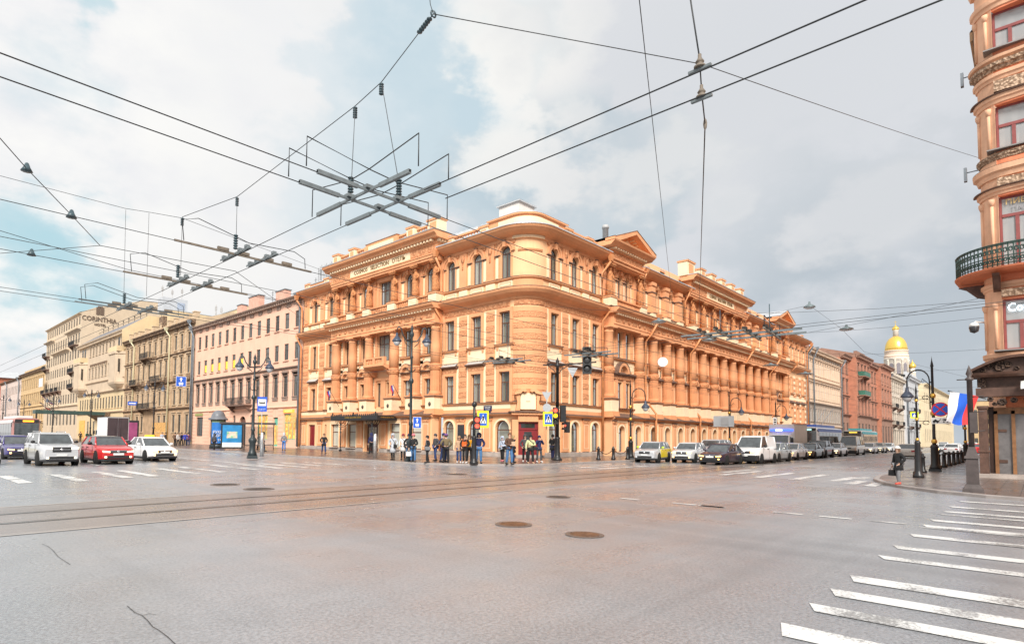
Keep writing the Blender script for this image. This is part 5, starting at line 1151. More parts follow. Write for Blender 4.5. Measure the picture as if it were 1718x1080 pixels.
# the yard blocks behind the brown and cream houses
b = thing('rear_block', 'plain pale yellow block with a stepped top behind the brown carved house', 'building')
m = MB(); m.box(6, 28, 97, 103, 0, 27.0); m.box(12, 28, 75, 97, 0, 25.5); m.build('wall', YEL, b)
m = MB(); m.box(5.9, 28, 96.9, 103.1, 27.0, 27.2); m.box(11.9, 28, 74.9, 96.9, 25.5, 25.7); m.build('roof', ZINC, b)
m = MB(); m.box(5.5, 10.5, 100, 103, 27.2, 30.2); m.cur = 1; m.box(8.4, 9.9, 99.9, 100, 28, 29.4); m.build('plant_room', [mat('panel_grey', (.50,.52,.55), .5, .1), mat('panel_blue', (.36,.42,.52), .5, .1)], b)
for x, y, z in ((3.0,103,33),(5.0,103,32.6),(7,103,33.2),(12.4,98,29.6),(13.6,98,29.4),(15.2,97,29),(17,97,29)):
    m = MB(); m.tube([(x+3,y-1,26),(x+3,y-1,z)], .14 if x > 10 else .07, 5); m.box(x+2.8,x+3.2,y-1.1,y-.9,z-1.2,z-.4); m.build('roof_mast', mat('mast_pale', (.42,.41,.40), .5, .1), b)
# --- further along the left street
OCH = mat('stucco_ochre', (.62,.44,.24), .85, .12, .6, .1, streak=.3)
b = thing('ochre_building', 'ochre house with carved window bands beyond the tall ivory hotel', 'building')
us = [183.5+3.1*k for k in range(12)]
facade(b, T, 181, 219, [(15,20.6,15.8,18.6,1.5,us,0),(9.6,15,10.6,13.6,1.5,us,0),(5,9.6,5.8,8.2,1.4,us,0),(0,5,1,4,1.8,us,0)], OCH, fr=GREYW, hood=.05)
corn(b, T, 181, 219, 20.2, 1.0, .7, SANDD, 'cornice', 1.0); corn(b, T, 181, 219, 9.4, .4, .3, OCH, 'string_course'); corn(b, T, 181, 219, 4.8, .4, .3, OCH, 'string_course'); shell(b, T, 181, 219, 12, 20.9, OCH); iron_balcony(b, T, 196, 202, 5.4)
m = MB(T); m.box(181.5, 218, 20.9, 22.3, -1, -.6); m.build('parapet', OCH, b)
PAL = mat('stucco_pale_pink', (.66,.54,.48), .85, .1, .6, .1, streak=.3)
b = thing('pale_building', 'pale pinkish house with grey downpipes at the far left end of the street', 'building')
us = [221.5+3.0*k for k in range(14)]
facade(b, T, 219, 263, [(14.6,20.2,15.4,18,1.3,us,0),(9.4,14.6,10.2,13,1.3,us,0),(5,9.4,5.8,8.2,1.3,us,0),(0,5,1,4,1.6,us,0)], PAL, fr=GREYW)
corn(b, T, 219, 263, 19.8, .8, .7, SANDD, 'cornice'); shell(b, T, 219, 263, 12, 20.5, PAL); iron_balcony(b, T, 238, 244, 5.4)
for u in (222, 247): pipe([(-.9,u,20),(-.3,u,18.8),(-.3,u,.3)], 'downpipe', .16, GPIPE, b)
b = thing('far_terrace', 'long sandy terrace closing the far left end of the street', 'building')
m = MB(); m.box(-60, 8, 400, 420, 0, 34); m.box(-20, 10, 330, 345, 0, 26); m.build('wall', mat('stucco_dusty', (.62,.49,.38), .9, .12, .15, streak=.2), b); m = MB(); m.box(-61, 9, 399.5, 420, 34, 34.6); m.box(-20.5, 10.5, 329.5, 345, 26, 26.5)
for x in range(-58, 6, 9): m.box(x, x+1.6, 405, 408, 34.6, 36.5)
m.build('roof', DZINC, b)
for k in range(14):
    for zz in (8, 13, 18, 23, 28): 
        fm, gm = window_mesh(1.6, 2.6, 0, 'case', fr=GREYW, pane=DGLASS, room=None, curt=None); wo = obj('window', fm, b, (-57+4.6*k, 399.95, zz), PI)
b = thing('yellow_corner_building', 'small red and white roofed house in front of the far left terrace', 'building')
m = MB(); m.box(-14, 6, 268, 285, 0, 23.5); m.build('wall', mat('brick_red', (.46,.17,.10), .9, .2, 1), b); m = MB(); m.face([(-15,267,23.5),(7,267,23.5),(7,276,26.5),(-15,276,26.5)]); m.box(-8,-3,266.6,267,19.5,23.2); m.build('roof', ZINC, b)
# ------------------------------------------------------------------ right-hand street
T = FR
BEI = mat('stucco_beige', (.74,.55,.40), .85, .1, .6, .08, streak=.25); BEID = mat('stucco_brown_grey', (.40,.32,.26), .85, .15, .6, .1, streak=.3)
b = thing('beige_building', 'beige and brown four-storey house with close rows of tall windows, right after the orange hotel', 'building')
us = [79.9+1.72*k for k in range(14)]
facade(b, T, 78.3, 104, [(12.9,17.6,13.6,16.1,1.0,us,0),(8.6,12.9,9.3,11.9,1.0,us,0)], BEI, fr=WHITEW, hood=.05)
facade(b, T, 78.3, 104, [(4.4,8.6,5.2,7.5,1.0,us,0),(0,4.4,1.0,3.6,1.0,us,1)], BEID, fr=WHITEW)
m = MB(T)
for u in us: m.box(u-.45, u+.45, 12.1, 12.5, 0, .12); m.box(u-.5, u+.5, 16.7, 17.3, 0, .14)
m.build('carved_ornament', BEID, b)
corn(b, T, 78.3, 104.2, 17.4, .9, .6, BEI, 'cornice', .7); corn(b, T, 78.3, 104, 8.2, .4, .35, BEID, 'string_course'); corn(b, T, 78.3, 104, 12.5, .35, .3, BEI, 'string_course'); corn(b, T, 78.3, 104, 4.2, .3, .3, BEI, 'string_course')
shell(b, T, 78.3, 104, 11, 18.1, BEI, ZINC, 2.0)
pipe([(79.0,-.9,17.6),(79.0,-.3,16.6),(79.0,-.3,.3)], 'downpipe', .12, GPIPE, b); pipe([(82.2,-1.0,17.8),(82.6,-.3,16.3),(82.6,-.3,.3)], 'downpipe', .12, GPIPE, b); pipe([(103.6,-.9,17.6),(103.6,-.3,16.6),(103.6,-.3,.3)], 'downpipe', .12, GPIPE, b)
for u, z in ((90,21.0),(95,21.4)): chimney(b, T, u, -4, 19.5, z, 1.6, .9, mat('chimney_brick', (.40,.20,.14), .9, .2, 2))
BRK = mat('brick_orange', (.50,.215,.135), .85, .18, 1.2, .15, streak=.35); BRKD = mat('brick_brown', (.32,.18,.13), .85, .2, 1.2, .15, streak=.35)
b = thing('brick_building', 'orange-red brick house with green balconies on the right-hand street', 'building')
for a, c, d, zt in ((104.2,111.5,0,19.0),(111.5,125.5,1.4,19.6),(125.5,140,.3,19.6),(140,155,1.2,20.2)):
    us = [a+1.8+ (c-a-3.6)*k/max(1, round((c-a)/3.6)-1) for k in range(max(1, round((c-a)/3.6)))]
    if c-a < 9: us = [a+1.9, c-1.9]
    facade(b, T, a, c, [(15.2,zt,15.9,18.1,1.3,us,0),(11.2,15.2,11.9,14.4,1.3,us,0),(7.1,11.2,7.7,10.4,1.3,us,0)], BRK, d, fr=WHITEW if a > 130 else GREYW, hood=.05, trim=BRKD)
    facade(b, T, a, c, [(0,7.1,1,5.5,1.8,us,0)], BRKD, d, fr=GREYW)
    corn(b, T, a-.1, c+.1, zt-.1, .9, .8, BRKD, 'cornice', .8, d); corn(b, T, a, c, 6.8, .5, .5, BRKD, 'string_course', None, d); corn(b, T, a, c, 11.0, .3, .3, BRKD, 'string_course', None, d)
    m = MB(T); m.box(a, a+.05, 0, zt, -9, d-.01); m.box(c-.05, c, 0, zt, -9, d-.01); m.build('side_wall', BRK, b); m = MB(T); m.face([(a,zt+.7,d+.3),(c,zt+.7,d+.3),(c,zt+2.6,-5),(a,zt+2.6,-5)]); m.face([(a,zt+.7,d+.3),(a,zt+2.6,-5),(a,zt,-9),(a,zt,d)]); m.build('roof', BRKD, b)
GRN = mat('balcony_green', (.05,.17,.12), .5, .3, 2)
for z in (15.7, 11.6): iron_balcony(b, lambda u, zz, d: FR(u, zz, d+1.4), 113.2, 119.5, z, 1.2, GRN, .95, 'balcony', True, BRKD)
pipe([(126,-1.8,19.6),(125.9,-.7,18.5),(125.9,-.7,.3)], 'downpipe', .16, mat('pipe_rose', (.50,.24,.19), .5, .1), b)
m = MB(T); m.box(113.5, 122, 20.3, 21.2, .6, 1.2); m.box(127, 133, 20.4, 22.2, -2, -1.2); m.build('parapet', BRKD, b)
IVO = mat('stucco_ivory_grey', (.62,.54,.45), .85, .12, .7, .1, streak=.35); BLU = mat('stucco_blue_grey', (.55,.56,.58), .85, .1, .7, .08, streak=.3)
for nm, lab, a, c, zt, mm, d in (('ivory_building', 'ivory carved house with dark balconies, directly beyond the red brick house', 155, 182, 19.2, IVO, .2), ('blue_grey_building', 'blue-grey house with pipes under the golden dome', 182, 208, 21.0, BLU, .8)):
    b = thing(nm, lab, 'building'); us = [a+2+3.2*k for k in range(8)]
    facade(b, T, a, c, [(15,zt,15.6,18,1.5,us,0),(10.4,15,11.2,13.8,1.5,us,0),(5.8,10.4,6.6,9.2,1.5,us,0),(0,5.8,1,4.6,2,us,0)], mm, d, fr=GREYW, hood=.05); corn(b, T, a-.1, c+.1, zt-.2, 1.0, .8, mm, 'cornice', 1.2, d); corn(b, T, a, c, 5.6, .4, .4, mm, 'string_course', None, d)
    for z in (6.3, 11.0): iron_balcony(b, lambda u, zz, dd: FR(u, zz, dd+d), a+4, a+9, z, 1.3); iron_balcony(b, lambda u, zz, dd: FR(u, zz, dd+d), a+15, a+19, z, 1.3)
    m = MB(T); m.box(a, a+.05, 0, zt, -9, d-.01); m.build('side_wall', mm, b); m = MB(T); m.face([(a,zt+.6,d+.5),(c,zt+.6,d+.5),(c,zt+2.2,-5),(a,zt+2.2,-5)])
    m.build('roof', DZINC, b); m = MB(T)
    for u in range(int(a)+2, int(c), 4): m.box(u-.6, u+.6, zt+.6, zt+1.9, d-.6, d+.1)
    m.build('parapet_post', mm, b); pipe([(a+.8,-d-1,zt),(a+.8,-d-.3,zt-1.2),(a+.8,-d-.3,.3)], 'downpipe', .18, GPIPE, b)
YEC = mat('stucco_lemon', (.74,.62,.42), .85, .1, .5, .06, streak=.3)
b = thing('lemon_building', 'pale lemon-yellow range along the far right street, right of the golden dome', 'building')
us = [210+4.2*k for k in range(20)]; TT = lambda u, z, d: FR(u, z, d+2.2)
ROT[TT] = PI
facade(b, TT, 208, 300, [(14,20.6,15,18,1.6,us,0),(8,14,9,12,1.6,us,0),(0,8,2,6,1.6,us,0)], YEC, fr=GREYW); corn(b, TT, 208, 300, 20.2, .9, .7, YEC, 'cornice'); shell(b, TT, 208, 300, 10, 20.8, YEC, DZINC, 2.5)
for k, (x, y, w_, h, mm) in enumerate(((330,-9,9,21,OCH),(352,-14,8,19,BEI),(372,-20,7,17,IVO),(330,-52,20,20,YEC),(300,-44,14,17,IVO),(262,-41,12,18,BEI))):
    b = thing('far_house', ['ochre house front at the far bend of the right street', 'beige house front at the far bend of the right street, second from left', 'greyish house front closing the far bend', 'tall yellow house beyond the flag on the far right side', 'grey house on the far right side before the yellow one', 'beige house on the far right side of the street'][k], 'building', (x, y, 0)); m = MB()
    n = 4 if w_ < 10 else 6
    m.box(0, 14, -w_/2, w_/2, 0, h); m.build('wall', mm, b); m = MB(); m.frust(7, 0, h, h+2, 7.3, w_/2+.3, 5, w_/2-2); m.build('roof', DZINC, b)
    for r in range(4):
        for q in range(n):
            fm, gm = window_mesh(1.2, 2.2, 0, 'case', fr=GREYW, pane=DGLASS, room=None, curt=None); wo = obj('window', fm, b, (-.04, -w_/2+(q+.5)*w_/n, 1.5+4.4*r), -PI/2 if False else PI/2); obj('pane', gm, wo)
# cathedral bell tower and dome
GDOME = mat('gold_leaf', (.88,.60,.13), .32, .1, 3, metal=.55); CHW = mat('church_white', (.80,.72,.62), .8, .06, .5, streak=.15); CHP = mat('church_pink', (.80,.62,.48), .8, .06, .5)
b = thing('cathedral', 'white drum with a golden dome and cross rising over the far right houses', 'church', (262, 12.1, 0))
m = MB(); m.lathe((0,0,0), [(4.5,0),(4.5,27),(4.9,27.2),(4.9,27.8),(3.9,28),(3.9,35.2),(4.3,35.5),(4.3,36.0)], 28)
for k in range(10):
    a = 2*PI*k/10; m.lathe((4.0*math.cos(a), 4.0*math.sin(a), 28), [(.38,0),(.34,6.8),(.5,7.2)], 10)
m.build('drum', CHW, b)
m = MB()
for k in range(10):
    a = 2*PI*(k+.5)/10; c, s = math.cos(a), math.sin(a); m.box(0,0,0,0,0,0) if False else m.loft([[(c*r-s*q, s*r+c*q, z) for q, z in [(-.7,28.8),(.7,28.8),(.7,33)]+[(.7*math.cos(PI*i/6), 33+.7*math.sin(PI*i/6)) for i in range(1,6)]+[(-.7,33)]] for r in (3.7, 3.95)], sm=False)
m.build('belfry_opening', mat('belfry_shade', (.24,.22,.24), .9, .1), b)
m = MB(); m.lathe((0,0,0), [(4.2,36),(4.2,36.9),(4.0,37.1),(3.95,38.6),(4.1,38.7),(4.1,39.1)], 28); m.build('dome_base', CHP, b)
m = MB(); m.lathe((0,0,0), [(3.85,39.1),(3.8,40.2),(3.55,41.6),(3.1,42.9),(2.4,44.0),(1.5,44.7),(1.05,45.0)], 32); m.build('dome', GDOME, b)
m = MB(); m.lathe((0,0,0), [(1.0,44.9),(.95,47.4),(1.1,47.6)], 14); m.build('lantern', CHW, b)
m = MB(); m.lathe((0,0,0), [(.9,47.5),(1.25,48.0),(1.2,48.5),(.7,49.1),(.2,49.5),(.12,50)], 16); m.box(-.06,.06,-.06,.06,50,51.6); m.box(-.06,.06,-.5,.5,50.9,51.02); m.build('cupola', GDOME, b)
b = thing('side_dome', 'small gilded onion dome on a white neck right of the big golden dome', 'church', (262, 6.9, 0)); m = MB(); m.lathe((0,0,0), [(1.0,0),(1.0,29.5),(1.2,29.8),(.75,30),(.75,31.4)], 14); m.build('neck', CHW, b)
m = MB(); m.lathe((0,0,0), [(.8,31.4),(1.2,32.1),(1.15,32.7),(.6,33.5),(.15,34.2),(.05,35)], 14); m.build('onion_dome', GDOME, b)
# ------------------------------------------------------------------ the near building at the right edge
CORL = mat('stucco_coral', (.82,.27,.135), .75, .1, 1.0, .1, streak=.25); PEACH = mat('stucco_peach', (.84,.49,.31), .75, .12, 1.5, .12, streak=.3); TAN = relief_mat('carved_tan', (.70,.50,.35), (.26,.16,.10), 9.0); MAROON = mat('window_maroon', (.27,.075,.07), .4, .15, 3)
BRONZ = mat('portal_bronze', (.115,.06,.042), .5, .4, 3, .2, streak=.6); BRONZD = relief_mat('portal_carving', (.22,.14,.10), (.035,.02,.016), 14.0); OAK = mat('door_oak', (.27,.125,.05), .5, .3, 4, .1)
def FW(u, z, d): return (1.0-d, -u, z)
ROT[FW] = PI/2
b = thing('corner_building', 'coral and peach rounded corner house with iron balcony and bronze portal at the right edge', 'building')
def rb_path(n=10, off=0):
    P = [(60, -27.3, 0, 1), (3.2, -27.3, 0, 1), (3.19, -26.8, -.0, 1), (2.2, -26.8, 0, 1)]
    P += [(2.2-1.2*math.sin(PI/2*k/n), -28.0+1.2*math.cos(PI/2*k/n), -math.sin(PI/2*k/n), math.cos(PI/2*k/n)) for k in range(1, n)]
    P += [(1.0, -28.0, -1, .02), (.86, -29, -1, 0), (.9, -30, -1, -.04), (1.0, -31, -1, 0), (1.0, -60, -1, 0)]
    return P
WY0, WY1 = 27.45, 29.5          # the wide curved-bay windows
W2 = MB()
P = rb_path(14); 
iA = [i for i, p in enumerate(P) if p[1] > -WY0]; 
pa = [P[i] for i in iA]; pb = [p for p in P if p[1] < -WY1]; pc = [p for p in P if -WY1 <= p[1] <= -WY0]
W2.sweep(pa+[(1.09,-WY0,-1,.3)], [(0,0),(0,26)], caps=False); W2.sweep([(.88,-WY1,-1,0)]+pb, [(0,0),(0,26)], caps=False); W2.build('wall', PEACH, b)
Wb = MB(); pm = [(1.09,-WY0,-1,.3)]+pc+[(.88,-WY1,-1,0)]
wins = [(6.1, 8.55), (10.1, 13.55), (15.82, 18.05), (20.8, 22.8)]
zs = [0]+[v for w_ in wins for v in w_]+[26]
for k in range(0, len(zs), 2): Wb.sweep(pm, [(0,zs[k]),(0,zs[k+1])], caps=False); Wb.sweep(pm, [(0,zs[k+1]),(-.6,zs[k+1])], caps=False); Wb.sweep(pm, [(-.6,zs[k]),(0,zs[k])], caps=False)
Wb.build('spandrel_wall', CORL, b)
for z0, z1 in wins:
    m = MB(FW)
    for u in (WY0, WY1): m.box(u-.004, u+.004, z0, z1, -.6, -.08 if u < 28 else .1)
    m.build('window_reveal', PEACH, b)
    f = MB(FW); d = -.35; t = .1; u0, u1 = WY0+.02, WY1-.02; tr = z0+(z1-z0)*(.56 if z1-z0 < 3 else .73)
    f.box(u0, u0+t, z0, z1, d-.08, d); f.box(u1-t, u1, z0, z1, d-.08, d); f.box(u0+t, u1-t, z0, z0+t, d-.08, d); f.box(u0+t, u1-t, z1-t, z1, d-.08, d); f.box(u0+t, u1-t, tr-.07, tr+.07, d-.08, d+.03)
    for uu in (u0+(u1-u0)*.31, u0+(u1-u0)*.69): f.box(uu-.07, uu+.07, z0+t, tr-.07, d-.08, d+.02)
    fo = f.build('window', MAROON, b)
    g = MB(FW); g.cur = 0; g.face([(u0,z0,d-.04),(u1,z0,d-.04),(u1,z1,d-.04),(u0,z1,d-.04)]); g.cur = 1; g.face([(u0-.1,z0,d-.7),(u1+.1,z0,d-.7),(u1+.1,z1,d-.7),(u0-.1,z1,d-.7)])
    g.cur = 2
    for a, c in ((u0+.1, u0+.3), (u0+.55, u0+.78), (u0+1.1, u0+1.3)): g.face([(a,z0,d-.3),(c,z0,d-.3),(c,z1,d-.3),(a,z1,d-.3)])
    g.build('pane', [glass_mat('bright_glass', (.50,.52,.53), .35, .04), ROOM, mat('drape_pale', (.62,.58,.52), .8, .1)], fo)
    m = MB(FW); m.box(u0-.35, u1+.3, z0-.07, z0-.01, d, .28); m.build('sill', mat('sill_metal', (.30,.28,.27), .4, .1, metal=.4), fo)
def rsweep(prof, mm, nm, i0=0): m = MB(); m.sweep(rb_path(14)[i0:], prof, closed=True); return m.build(nm, mm, b)
for z, dd, h, mm in ((5.55,.28,.42,PEACH),(9.05,.25,.3,PEACH),(13.62,.30,.32,PEACH),(14.45,.52,.55,PEACH),(15.35,.24,.3,TAN),(18.12,.32,.38,PEACH),(19.25,.30,.35,PEACH),(19.75,.50,.35,TAN),(20.1,.58,.28,PEACH),(22.9,.34,.45,PEACH),(24.2,.8,.8,PEACH)):
    dd *= .58
    rsweep([(0,z),(dd*.3,z+.02),(dd*.5,z+h*.4),(dd*.9,z+h*.55),(dd,z+h),(0,z+h+.06)], mm, 'cornice', 3)
for z in (14.98, 20.38, 18.5, 13.94): rsweep([(0,z+.02),(.28,z),(.30,z+.04),(0,z+.10)], LED, 'cornice_flashing', 3)
m = MB(FW)
for u in (27.15, 27.32): m.box(u-.05, u+.05, 6.2, 8.4, -.1, .12) if False else None
for z0, z1 in ((8.6,9.0),(13.95,14.4),(18.6,19.2)): m.box(27.45, 29.5, z0+.03, z1-.03, -.05, .19)
for z0, z1 in ((10.6,13.4),(16.0,18.0)): m.lathe((27.22, z0, -.05), [(0,0)], 3) if False else None
m.build('carved_ornament', TAN, b)
m = MB()
for a in (18, 50):
    for z0, z1 in ((6.2,8.4),(10.4,13.5),(15.9,18.0),(20.8,22.8)):
        an = math.radians(a); x, y = 2.2-1.2*math.sin(an), -28+1.2*math.cos(an); nx, ny = -math.sin(an), math.cos(an)
        m.tube([(x+nx*.02, y+ny*.02, z0), (x+nx*.02, y+ny*.02, z1)], .075, 8); m.lathe((x+nx*.02, y+ny*.02, z1-.35), [(.075,0),(.14,.2),(.14,.35)], 8)
m.build('colonnettes', PEACH, b)
m = MB(); m.box(3.0, 70, -27.3, -26.68, 22.6, 22.75); m.cur = 1; m.box(3.0, 70, -26.68, -26.55, 22.7, 23.15); m.build('eave', [mat('eave_soffit', (.16,.15,.15), .8, .3, .8), mat('eave_gutter', (.50,.36,.22), .6, .2)], b)
m = MB(); m.face([(3.0,-26.55,23.15),(70,-26.55,23.15),(70,-30,28),(3.0,-30,28)]); m.build('roof', DZINC, b)
# balcony
bp = [(3.4,-26.8+1.0,0,1),(2.4,-26.8+1.05,-.2,1)]+[(2.2-2.35*math.sin(PI/2*k/10), -28.0+2.25*math.cos(PI/2*k/10), -math.sin(PI/2*k/10), math.cos(PI/2*k/10)) for k in range(1, 11)]+[(-.17,-29,-1,0),(-.17,-34,-1,0)]
m = MB(); m.sweep(bp, [(-1.6,9.72),(-.15,9.74),(.04,9.82),(.08,9.89),(-1.6,9.9)], closed=True); bal = m.build('balcony', CORL, b)
m = MB()
for u in (27.3, 28.9): 
    R = [[FW(u+s, z, d) for d, z in ((0,8.9),(.3,9.0),(.7,9.45),(1.15,9.6),(0,9.62))] for s in (-.13,.13)]; m.loft(R, sm=False)
R = [[(2.5+s, -26.8+d, z) for d, z in ((0,8.9),(.3,9.0),(.7,9.45),(1.0,9.6),(0,9.62))] for s in (-.13,.13)]; m.loft(R, sm=False)
m.build('bracket', BRONZ, bal)
m = MB(); GRI = mat('iron_verdigris', (.025,.06,.05), .5, .4, 8)
pts = [(x, y) for x, y, nx, ny in bp]
L_ = [0]
for p, q in zip(pts, pts[1:]): L_.append(L_[-1]+math.dist(p, q))
def bat(s):
    for i in range(len(L_)-1):
        if s <= L_[i+1]: t = (s-L_[i])/(L_[i+1]-L_[i]); return Vector((pts[i][0]+(pts[i+1][0]-pts[i][0])*t, pts[i][1]+(pts[i+1][1]-pts[i][1])*t, 0))
    return Vector((*pts[-1], 0))
for z in (10.0, 10.35, 10.88, 10.95): m.tube([(x,y,z) for x,y in pts], .028 if z < 10.9 else .04, 5)
s = 0.0; k = 0
while s < L_[-1]-.2:
    p = bat(s); q = bat(s+.19); m.tube([(p.x,p.y,9.9),(p.x,p.y,10.92)], .025, 4)
    c = (p+q)/2; t = (q-p).normalized()
    for zc, r in ((10.62,.085),(10.17,.07)):
        m.tube([(c.x+t.x*r*math.cos(a)*(1-.05*i), c.y+t.y*r*math.cos(a)*(1-.05*i), zc+r*1.5*math.sin(a)*(1-.05*i)) for i, a in enumerate([j*2*PI/8 for j in range(11)])], .024, 4, cap=False)
    s += .19; k += 1
m.build('balcony_railing', GRI, bal)
# portal
pt = MB(FW); pt.box(26.5, 26.82, .12, 3.3, .3, .85); pt.box(26.45, 26.87, 1.25, 1.33, .28, .9); pt.box(26.46, 26.86, 3.3, 3.42, .3, .9); pt.box(28.9, 29.3, .12, 3.3, .3, .85)
pt.box(26.45, 29.6, 3.85, 4.25, .2, .95); pt.box(26.62, 29.4, 4.25, 4.75, .1, .6); mould(pt, 26.3, 29.7, [(0,4.75),(1.15,4.75),(1.25,4.85),(1.3,4.95),(0,4.98)])
n = 12; PP = [(26.3+1.75*2*k/n*.97, 4.95+.75*math.sin(PI*(.06+.88*k/n))-.1) for k in range(n+1)]
for (a, z), (c, z2) in zip(PP, PP[1:]): pt.face([(a,z,1.35),(c,z2,1.35),(c,z2+.12,1.38),(a,z+.12,1.38)]); pt.face([(a,z+.12,1.38),(c,z2+.12,1.38),(c,z2+.12,0),(a,z+.12,0)]); pt.face([(a,z,1.35),(c,z2,1.35),(c,z2,.9),(a,z,.9)]); pt.face([(a,4.95,.9),(c,4.95,.9),(c,z2,.9),(a,z,.9)])
prt = pt.build('portal', BRONZ, b)
m = MB(FW)
for (u, z, r) in ((27.0,5.28,.14),(27.6,5.3,.14),(27.3,5.2,.2),(27.3,5.42,.16),(26.75,5.08,.1),(27.9,5.12,.1),(26.95,3.72,.12),(27.35,3.58,.18),(27.75,3.66,.14),(27.1,3.5,.1),(28.2,3.7,.14),(28.6,3.58,.16)):
    R = [[(u+r*s*math.cos(2*PI*k/10), z+r*s*math.sin(2*PI*k/10), (.9 if z > 4 else .9)+h) for k in range(10)] for s, h in ((1,0),(.95,.08),(.55,.14),(.5,.08))]; m.loft(R)
m.box(26.5, 26.8, 4.3, 4.7, .6, .75)
m.build('portal_carving', BRONZD, prt)
m = MB(FW); m.box(26.82, 27.02, .12, 3.4, .1, .14); m.build('portal_shade_panel', mat('gap_shade_dark', (.045,.02,.013), .5, .3), prt)  # dark sheet painted as the shade in the gap between post and door frame
m = MB(FW)
for u in (27.02, 27.62, 28.5): m.box(u, u+.13, .12, 3.2, .1, .22)
m.box(27.02, 28.63, 3.05, 3.35, .1, .22); m.build('door_frame', OAK, prt)
m = MB(FW); m.face([(27.15,.2,.13),(28.5,.2,.13),(28.5,3.05,.13),(27.15,3.05,.13)]); m.cur = 1; m.box(27.16, 27.45, 2.2, 2.33, .14, .16); m.box(27.16, 27.45, .75, .9, .14, .16); m.build('door_pane', [mat('taped_glass', (.17,.16,.16), .15, .3, 2), BRONZ], prt)
m = MB(FW); m.box(26.3, 29.8, .1, .24, -.1, 1.9) ; m.build('doorstep', STONE, b)
m = MB(FW); m.face([(28.0,4.5,1.0),(29.6,4.9,1.0),(29.6,4.5,1.8),(28.0,4.25,1.8)]); m.face([(28.0,4.25,1.8),(29.6,4.5,1.8),(29.6,4.3,1.82),(28.0,4.1,1.82)]); m.build('awning', WHITE, b)
NEON = mat('neon_white', (.8,.9,1), .3, 0, emit=(.75,.93,1.0), es=2.2)
put_text('neon_sign', 'Commed', .55, (1.25,-27.62,8.12), (0,-1,0), (0,0,1), NEON, b, .012, 'LEFT', sx=.8)
put_text('window_lettering', 'ПИВНЫЕ', .36, (1.32,-27.68,13.25), (0,-1,0), (0,0,1), mat('letters_gold_foil', (.72,.52,.20), .4, 0), b, .004, 'LEFT'); put_text('window_lettering', 'ПАЛКИ', .30, (1.32,-27.92,12.9), (0,-1,0), (0,0,1), mat('letters_grey_foil', (.35,.34,.36), .4, 0), b, .004, 'LEFT')
def bracket_box(lab, nm, cat, loc, ball):
    t = thing(nm, lab, cat, loc); m = MB()
    if ball: m.lathe((-.45,.35,0), [(0,-.28),(.16,-.2),(.2,0),(.2,.06)], 12); m.cur = 1; m.lathe((-.45,.35,.06), [(.2,0),(.17,.14),(.05,.2),(0,.2)], 12); m.tube([(-.45,.35,.22),(-.4,.3,.3),(.0,.0,.28)], .035, 6); m.build('dome_camera', [mat('smoke_plastic', (.05,.05,.055), .15, 0), WHITE], t)
    else: m.box(-.12,.12,.5,.62,-.35,.35); m.tube([(0,.5,.1),(0,-.1,.1)], .03, 5); m.build('antenna_panel', GPIPE, t)
bracket_box('white dome camera on a bracket on the coral corner house', 'security_camera', 'camera', (1.9,-26.75,7.35), True)
bracket_box('small antenna panel on the edge of the coral house below its second-highest window', 'antenna', 'antenna', (2.2,-26.8,15.35), False)
bracket_box('small antenna panel on the edge of the coral house beside its topmost window', 'antenna', 'antenna', (2.2,-26.8,20.35), False)
# flag on the portal
def flag_mesh(w, h, cols, wav=.12, droop=.35):
    m = MB(); n = 14
    for r in range(3):
        m.cur = r
        for j in range(2):
            for i in range(n):
                q = []
                for di, dj in ((0,0),(1,0),(1,1),(0,1)):
                    a = (i+di)/n; c = 1-(r+(j+dj)/2)/3
                    q.append((w*a, wav*math.sin(a*7+c*2)*a, (c-1)*h-droop*a*a*w))
                m.face(q, True)
    return m.mesh('flag_cloth', cols)
FW_, FB_, FR_ = mat('flag_white', (.80,.80,.82), .8, .04, 3), mat('flag_blue', (.02,.12,.62), .8, .06, 3), mat('flag_red', (.72,.05,.05), .8, .06, 3)
t = thing('flag', 'white, blue and red flag hanging from a pole on the bronze portal', 'flag', (-.2,-26.55,3.75))
A = Vector((-.6,.95,.34)); B = Vector((-.05,-.02,.12)); n = 12
m = MB(); m.tube([(.3,-.25,.0),tuple(A*1.05)], .022, 6); m.lathe(tuple(A*1.06), [(0,-.03),(.05,0),(0,.06)], 6); m.build('flagpole', IRON, t)
m = MB()
for r in range(3):
    m.cur = r
    for j in range(3):
        for i in range(n):
            q = []
            for di, dj in ((0,0),(1,0),(1,1),(0,1)):
                a = (i+di)/n; c = (r+(j+dj)/3)/3; p = A.lerp(B, c); q.append((p.x+.10*math.sin(a*5+c*7)*a, p.y+.38*a*(.55+.45*c)+.06*math.sin(a*6+c*6)*a, p.z-1.42*a+.05*math.sin(c*9)*a))
            m.face(q, True)
m.build('flag_cloth', [FW_, FB_, FR_], t)
